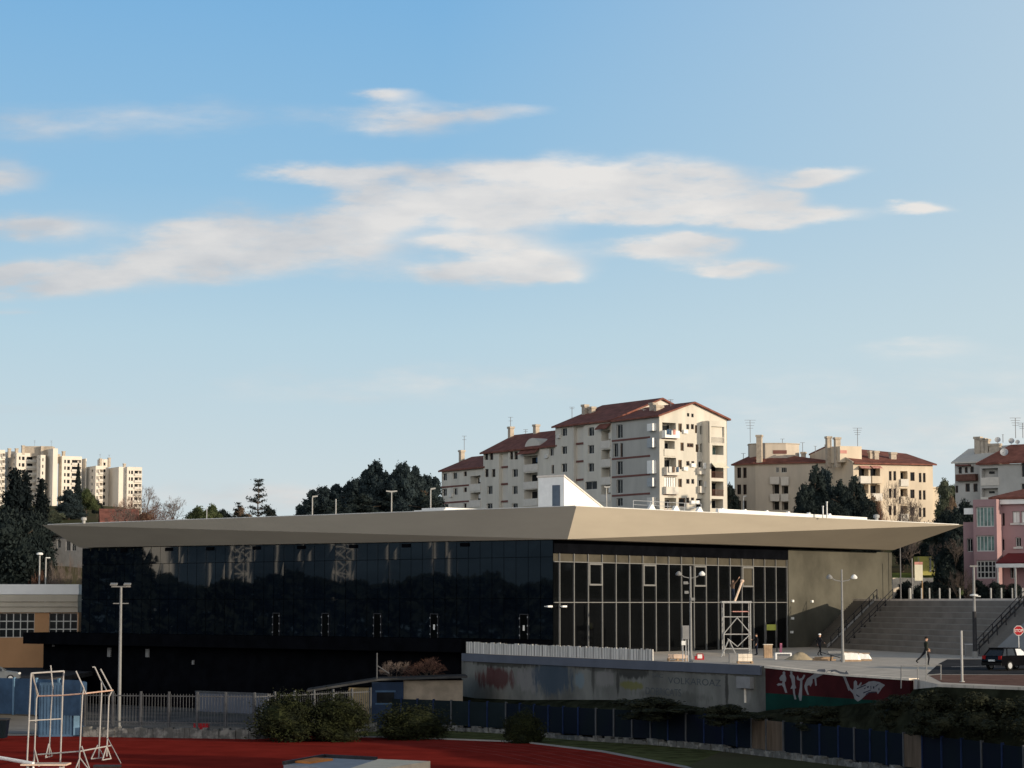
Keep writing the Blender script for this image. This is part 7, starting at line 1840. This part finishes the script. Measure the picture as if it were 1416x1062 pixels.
# cabinet on legs
a = P(948, 905, 172); t = thing('site_cabinet', 'grey electrical cabinet on thin legs beside the left plaza lamp', 'cabinet', (a.x, 172, 0)); z0, z1 = P(948, 884, 172).z, P(948, 865, 172).z
MB().box(a.x - .26, a.x + .26, 171.8, 172.2, z0, z1).build('box', M['cabinet'], t); MB().box(a.x - .22, a.x - .02, 171.77, 171.797, z0 + .1, z1 - .1).build('door', M['lamp_grey'], t)
for dx in (-.2, .02, .2): MB().tube((a.x + dx, 172, 0), (a.x + dx, 172, z0), .04).build('leg', M['galv'], t)
MB().box(a.x - .3, a.x - .02, 171.8, 172.1, z0 - .42, z0 - .12).build('meter', M['lamp_glass'], t)
def simple(name, label, cat, px, ybase, Y, parts, group=None):
    a = P(px, ybase, Y); z = zpl(Y); t = thing(name, label, cat, (a.x, Y, z), group)
    for nm, m, bx in parts:
        k = MB()
        for (xa, xb, ya, yb, za, zb) in bx: k.box(a.x + xa, a.x + xb, Y + ya, Y + yb, z + za, z + zb)
        k.build(nm, M[m], t)
    return t
simple('pallet_stack', 'pale stack of boards on pallets left of the left plaza lamp', 'pallet', 937, 912, 173, [('pallet', 'box_wood', [(-.75, .75, -.4, .4, 0, .05), (-.75, -.6, -.4, .4, .06, .16), (-.08, .08, -.4, .4, .06, .16), (.6, .75, -.4, .4, .06, .16), (-.75, .75, -.4, .4, .165, .2)]), ('boards', 'board', [(-.7, .7, -.38, .38, .205, .3), (-.66, .72, -.36, .36, .305, .42), (-.7, .5, -.37, .3, .425, .5)])])
simple('traffic_barrier', 'small red and white plastic barrier beside the left plaza lamp', 'barrier', 967, 905, 177, [('base', 'sign_red', [(-.35, .35, -.2, .2, 0, .28), (-.2, .3, -.15, .15, .285, .45)]), ('panel', 'sign_white', [(-.15, .2, -.22, -.202, .1, .4)])])
simple('block_pallet', 'pale pallet of concrete blocks in front of the scaffold tower', 'pallet', 1030, 917, 166, [('pallet', 'box_wood', [(-.55, .55, -.45, .45, 0, .04), (-.55, -.42, -.45, .45, .045, .13), (.42, .55, -.45, .45, .045, .13), (-.55, .55, -.45, .45, .135, .17)]), ('blocks', 'block', [(-.5 + i * .335, -.5 + i * .335 + .32, -.42, .42, .175 + j * .26, .175 + j * .26 + .25) for i in range(3) for j in range(2)])])
simple('grey_drum', 'grey plastic drum block left of the pale block pallet', 'drum', 1014, 916, 168, [('body', 'cabinet', [(-.3, .3, -.3, .3, 0, .62)]), ('lid', 'lamp_grey', [(-.33, .33, -.33, .33, .622, .68)])])
simple('wooden_crate', 'upright brown wooden crate left of the white trestle', 'crate', 1062, 903, 183, [('boards', 'box_wood', [(-.32 + i * .16, -.32 + i * .16 + .15, -.3, .3, 0, 1.0) for i in range(4)]), ('lid', 'block', [(-.36, .36, -.34, .34, 1.002, 1.06)])])
simple('white_trestle', 'white rectangular trestle frame on the plaza', 'trestle', 1083, 909, 178, [('top', 'white_paint', [(-.62, .62, -.3, .3, .42, .5)]), ('leg', 'white_paint', [(-.62, -.5, -.3, .3, 0, .418)]), ('leg', 'white_paint', [(.5, .62, -.3, .3, 0, .418)])])
simple('plank_pile', 'low dark pile of planks between sand heap and right plaza lamp', 'plank pile', 1140, 910, 174, [('planks', 'box_wood', [(-.9, .75, -.3, .0, 0, .1), (-.8, .85, .02, .3, 0, .11), (-.85, .6, -.2, .2, .112, .2), (-.7, .7, -.1, .25, .202, .28)])])
simple('pink_barrier_post', 'bright pink plastic post leaning by the entrance doors', 'post', 1080, 897, 196, [('post', 'pinkcloth', [(-.12, .06, -.08, .08, 0, .45), (-.09, .09, -.08, .08, .45, .9)]), ('foot', 'cabinet', [(-.25, .25, -.2, .2, 0, .06)])])
# rubbish skip bags: white tarped pallets
for px, lb, w_, hh in ((1176, 'larger white tarp covered pallet by the right plaza lamp', .72, .62), (1194, 'smaller white tarp covered pallet with a slanting side', .55, .5)):
    Y = 172 + (2 if px > 1180 else 0); a = P(px, 912 if px < 1180 else 909, Y); t = thing('tarp_pallet', lb, 'pallet', (a.x, Y, 0), 'white tarped pallets')
    MB().box(a.x - w_, a.x + w_, Y - .5, Y + .5, 0, .12).build('pallet', M['box_wood'], t)
    k = MB(); r = random.Random(px); n = 7; gp = []
    for j in range(n):
        for i in range(n):
            fx, fy = i / (n - 1) * 2 - 1, j / (n - 1) * 2 - 1; e = max(abs(fx), abs(fy)); gp.append((a.x + fx * w_ * 1.02, Y + fy * .52, .13 if e > .99 else hh * (1 - .12 * fx * (1 if px > 1180 else .3)) + r.uniform(-.03, .03)))
    k.v = gp; k.f = [[j * n + i, j * n + i + 1, (j + 1) * n + i + 1, (j + 1) * n + i] for j in range(n - 1) for i in range(n - 1)]; k.mi = [0] * len(k.f)
    k.build('tarp', M['tarp'], t)
    MB().box(a.x - w_ * .9, a.x + w_ * .9, Y + .1, Y + .3, hh + .02, hh + .07).build('batten', M['box_wood'], t)
# sand heap
a = P(1106, 910, 176); k = MB(); n = 16; r = random.Random(8); k.v = [(a.x, 176, .62)]
for j in range(1, 5):
    for i in range(n): th = 6.283 * i / n; rr = j / 4; k.v.append((a.x + math.cos(th) * 1.1 * rr * r.uniform(.9, 1.1), 176 + math.sin(th) * .8 * rr, .62 * (1 - rr ** 1.3) * r.uniform(.85, 1.1)))
k.f = [[0, 1 + i, 1 + (i + 1) % n] for i in range(n)] + [[1 + (j - 1) * n + i, 1 + j * n + i, 1 + j * n + (i + 1) % n, 1 + (j - 1) * n + (i + 1) % n] for j in range(1, 4) for i in range(n)]; k.mi = [0] * len(k.f)
tag(k.build('sand_heap', M['sand'], None, True), 'low heap of sand on the plaza right of the white trestle', 'sand heap')
# wheelbarrow
a = P(1155, 912, 173); t = thing('wheelbarrow', 'dark wheelbarrow tipped beside the right plaza lamp', 'wheelbarrow', (a.x, 173, 0)); k = MB()
k.solid([(a.x - .45, 172.75, .45), (a.x + .35, 172.75, .40), (a.x + .5, 172.7, .75), (a.x - .6, 172.7, .72)], (0, .5, 0)); k.build('tray', M['cabinet'], t)
MB().lathe((a.x + .55, 173, .18), [(.18, -.04), (.18, .04)], 14, 'y').build('wheel', M['rubber'], t)
k = MB(); k.path([(a.x + .55, 172.9, .18), (a.x - .2, 172.75, .4), (a.x - 1.0, 172.75, .62)], .025); k.path([(a.x + .55, 173.1, .18), (a.x - .2, 173.25, .4), (a.x - 1.0, 173.25, .62)], .025); k.tube((a.x - .3, 172.78, .4), (a.x - .35, 172.78, 0), .025); k.tube((a.x - .3, 173.22, .4), (a.x - .35, 173.22, 0), .025); k.build('frame', M['dark_frame'], t)
# small white marker and bin on the steps
a = FL + ED * .3 + TD * 15; t = simple('grey_bin', 'grey wire litter bin at the foot of the right handrail', 'bin', 1340, 906, 187, [('body', 'cabinet', [(-.3 + i * .1, -.3 + i * .1 + .04, -.25, -.21, 0, .95) for i in range(7)] + [(-.3, .34, -.2, .2, 0, .9)]), ('rim', 'galv', [(-.34, .38, -.28, .24, .952, 1.0)])])
# hi-vis signs by the entrance
simple('entrance_banner', 'yellow green banner frame leaning at the entrance doors', 'banner', 1067, 892, 203, [('frame', 'dark_frame', [(-.5, -.42, -.05, .05, 0, 2.6), (.42, .5, -.05, .05, 0, 2.6)]), ('banner', 'hivis', [(-.42, .42, -.03, .0, 1.9, 2.4)])])

# ------------------------------------------------------------------ people
def person(label, loc, rotz, pose, coat, trousers, head_cover=None, ztrouser=.92, scale=1.0):
    """one continuous skinned body; pose maps joint -> (x, y, z); x right, y forward"""
    t = thing('person', label, 'person', loc)
    J = dict(pel=(0, 0, .93), bel=(0, .01, 1.08), che=(0, .02, 1.28), nek=(0, .0, 1.46), hd0=(0, .02, 1.56), hd1=(0, .03, 1.66), hd2=(0, .02, 1.74), nose=(0, .125, 1.63),
             ls=(-.18, 0, 1.41), le=(-.27, -.02, 1.13), lw=(-.27, .10, .90), rs=(.18, 0, 1.41), re=(.27, -.02, 1.13), rw=(.27, .10, .90),
             lh=(-.10, 0, .90), lk=(-.11, .02, .49), la=(-.11, -.02, .08), lt=(-.13, .17, .03), rh=(.10, 0, .90), rk=(.11, .02, .49), ra=(.11, -.02, .08), rt=(.13, .17, .03))
    R = dict(pel=(.15, .11), bel=(.135, .10), che=(.165, .115), nek=(.055, .055), hd0=(.075, .085), hd1=(.083, .10), hd2=(.05, .06), nose=(.018, .018), ls=(.07, .07), le=(.048, .048), lw=(.03, .03), rs=(.07, .07), re=(.048, .048), rw=(.03, .03),
             lh=(.09, .10), lk=(.06, .06), la=(.042, .045), lt=(.035, .03), rh=(.09, .10), rk=(.06, .06), ra=(.042, .045), rt=(.035, .03))
    J.update(pose)
    E = [('pel', 'bel'), ('bel', 'che'), ('che', 'nek'), ('nek', 'hd0'), ('hd0', 'hd1'), ('hd1', 'hd2'), ('hd1', 'nose'), ('che', 'ls'), ('ls', 'le'), ('le', 'lw'), ('che', 'rs'), ('rs', 're'), ('re', 'rw'), ('pel', 'lh'), ('lh', 'lk'), ('lk', 'la'), ('la', 'lt'), ('pel', 'rh'), ('rh', 'rk'), ('rk', 'ra'), ('ra', 'rt')]
    for s in 'lr':
        w = Vector(J[s + 'w']); d = (w - Vector(J[s + 'e'])).normalized(); side = d.cross(Vector((1, 0, 0)));
        if side.length < .1: side = Vector((0, 1, 0))
        side.normalize(); pal = w + d * .07; J[s + 'p'] = tuple(pal); R[s + 'p'] = (.034, .022); E.append((s + 'w', s + 'p'))
        for i, (o_, l_) in enumerate(((-.03, .07), (-.01, .085), (.01, .08), (.03, .062))):
            a = pal + side * o_ * .8 + d * .02; b = a + d * l_ * .6 + side * o_ * .3; nm = '%sf%d' % (s, i); J[nm] = tuple(b); R[nm] = (.009, .009); E.append((s + 'p', nm))
        J[s + 'th'] = tuple(w + d * .06 - side * .06); R[s + 'th'] = (.010, .010); E.append((s + 'w', s + 'th'))
    names = list(J); idx = {k: i for i, k in enumerate(names)}
    me = bpy.data.meshes.new('person_body'); me.from_pydata([J[k] for k in names], [(idx[a], idx[b]) for a, b in E], []); o = bpy.data.objects.new('person_body', me); COL.objects.link(o)
    md = o.modifiers.new('skin', 'SKIN'); md.use_smooth_shade = True
    for k in names: me.skin_vertices[0].data[idx[k]].radius = R[k]; me.skin_vertices[0].data[idx[k]].use_root = (k == 'pel')
    o.modifiers.new('sub', 'SUBSURF').levels = 1
    bpy.context.view_layer.update()
    ev = o.evaluated_get(bpy.context.evaluated_depsgraph_get()); nm_ = bpy.data.meshes.new_from_object(ev)
    bpy.data.objects.remove(o); bpy.data.meshes.remove(me)
    body = bpy.data.objects.new('body', nm_); COL.objects.link(body); body.parent = t
    for m in (coat, trousers, M['skin'], M['rubber']): nm_.materials.append(m)
    hands = [Vector(J['lp']), Vector(J['rp'])]; feet = [Vector(J['lt']), Vector(J['rt']), Vector(J['la']), Vector(J['ra'])]
    legs = [(Vector(J['lh']), Vector(J['lk'])), (Vector(J['lk']), Vector(J['la'])), (Vector(J['rh']), Vector(J['rk'])), (Vector(J['rk']), Vector(J['ra']))]
    arms = [(Vector(J['ls']), Vector(J['le'])), (Vector(J['le']), Vector(J['lw'])), (Vector(J['rs']), Vector(J['re'])), (Vector(J['re']), Vector(J['rw'])), (Vector(J['bel']), Vector(J['nek']))]
    def dseg(p, s):
        a, b = s; k = max(0, min(1, (p - a).dot(b - a) / (b - a).length_squared)); return (p - a - (b - a) * k).length
    for p in nm_.polygons:
        c = p.center
        if min((c - h_).length for h_ in hands) < .115 and min((c - h_).length for h_ in hands) < min((c - Vector(J[k])).length for k in ('le', 're')) : p.material_index = 2
        elif (c - Vector(J['hd1'])).length < .17 and c.z > J['nek'][2] + .04 * (1 if J['hd1'][2] > J['nek'][2] else -9): p.material_index = 2
        elif min((c - f).length for f in feet) < .09: p.material_index = 3
        elif min(dseg(c, s) for s in legs) < min(dseg(c, s) for s in arms) : p.material_index = 1
        else: p.material_index = 0
        p.use_smooth = True
    h1 = Vector(J['hd1']); top = Vector(J['hd2']); up = (top - Vector(J['hd0'])).normalized()
    cap = MB(); seg = 12; side = up.orthogonal().normalized(); fw = up.cross(side)
    rings = [(.102, -.005), (.108, .035), (.092, .085), (.055, .115), (.012, .125)] if head_cover == 'helmet' else [(.088, -.01), (.096, .03), (.085, .075), (.05, .105), (.012, .112)]
    ctr = h1 + up * .015 + Vector((0, -.015, 0))
    vs = [tuple(ctr + (side * math.cos(6.2832 * i / seg) + fw * math.sin(6.2832 * i / seg)) * r_ * 1.05 + up * h_) for r_, h_ in rings for i in range(seg)]
    cap.add(vs, [[j * seg + i, j * seg + (i + 1) % seg, (j + 1) * seg + (i + 1) % seg, (j + 1) * seg + i] for j in range(4) for i in range(seg)] + [[4 * seg + i for i in range(seg)]])
    cap.v = [(x + t.location.x, y + t.location.y, z + t.location.z) for x, y, z in cap.v]
    cap.build('helmet' if head_cover == 'helmet' else 'hair', M['helmet'] if head_cover == 'helmet' else M['hair'], t, True)
    ey = MB()
    for s in (-.03, .03): ey.lathe(tuple(h1 + Vector((s, .088, .005)) + t.location), [(.004, -.008), (.011, 0), (.004, .008)], 6, 'y')
    ey.build('eyes', M['hair'], t)
    t.rotation_euler = (0, 0, rotz); t.scale = (scale,) * 3
    return t
a = P(1133.5, 902.5, 190); person('worker in dark clothes and white helmet walking before the concrete wall', (a.x, 190, 0), math.radians(-60), dict(lk=(-.11, .17, .50), la=(-.11, .18, .08), lt=(-.12, .36, .04), rk=(.11, -.02, .48), ra=(.11, -.30, .12), rt=(.12, -.16, .03), le=(-.27, -.12, 1.15), lw=(-.25, -.02, .92), re=(.27, .06, 1.15), rw=(.24, .28, 1.04)), M['cloth_dark'], M['cloth_dark'], 'helmet')
a = P(1046.5, 900.5, 192); person('worker in dark clothes standing between scaffold tower and wooden crate', (a.x, 192, 0), math.radians(100), dict(re=(.26, .14, 1.2), rw=(.12, .34, 1.24), hd1=(0, .06, 1.65)), M['cloth_dark'], M['cloth_blue'])
zp = P(1020, 834, 190).z + .16
a = P(1013.5, 834, 190); person('worker in brown on the scaffold platform reaching one arm up to the open window', (a.x, 190, zp), math.radians(-50), dict(re=(.34, .12, 1.62), rw=(.46, .24, 1.86), rs=(.19, .02, 1.44), lk=(-.14, .1, .5), la=(-.13, -.02, .08), le=(-.3, .08, 1.18), lw=(-.2, .26, 1.05)), M['cloth_brown'], M['cloth_blue'])
a0, a1 = P(1015.5, 833, 189.6), P(1026.5, 803, 190.5); k = MB(); k.tube(a0, a1, .09, seg=8); k.tube(a1 - (a1 - a0) * .06, a1 + (a1 - a0) * .02, .14, .16, seg=8)
tag(k.build('window_pole', M['board']), 'pale long board raised from the scaffold platform to the open window', 'board')
a = P(1281, 921, 143); person('person in dark green striding up the bank steps at the railing', (a.x, 143, P(1281, 921, 143).z), math.radians(-75), dict(lk=(-.11, -.26, .58), la=(-.11, -.62, .30), lt=(-.12, -.48, .2), rk=(.11, .14, .52), ra=(.11, .06, .08), rt=(.12, .24, .04), le=(-.28, .05, 1.15), lw=(-.2, .24, 1.02), re=(.28, -.1, 1.15), rw=(.26, .06, .95)), M['cloth_green'], M['cloth_dark'])
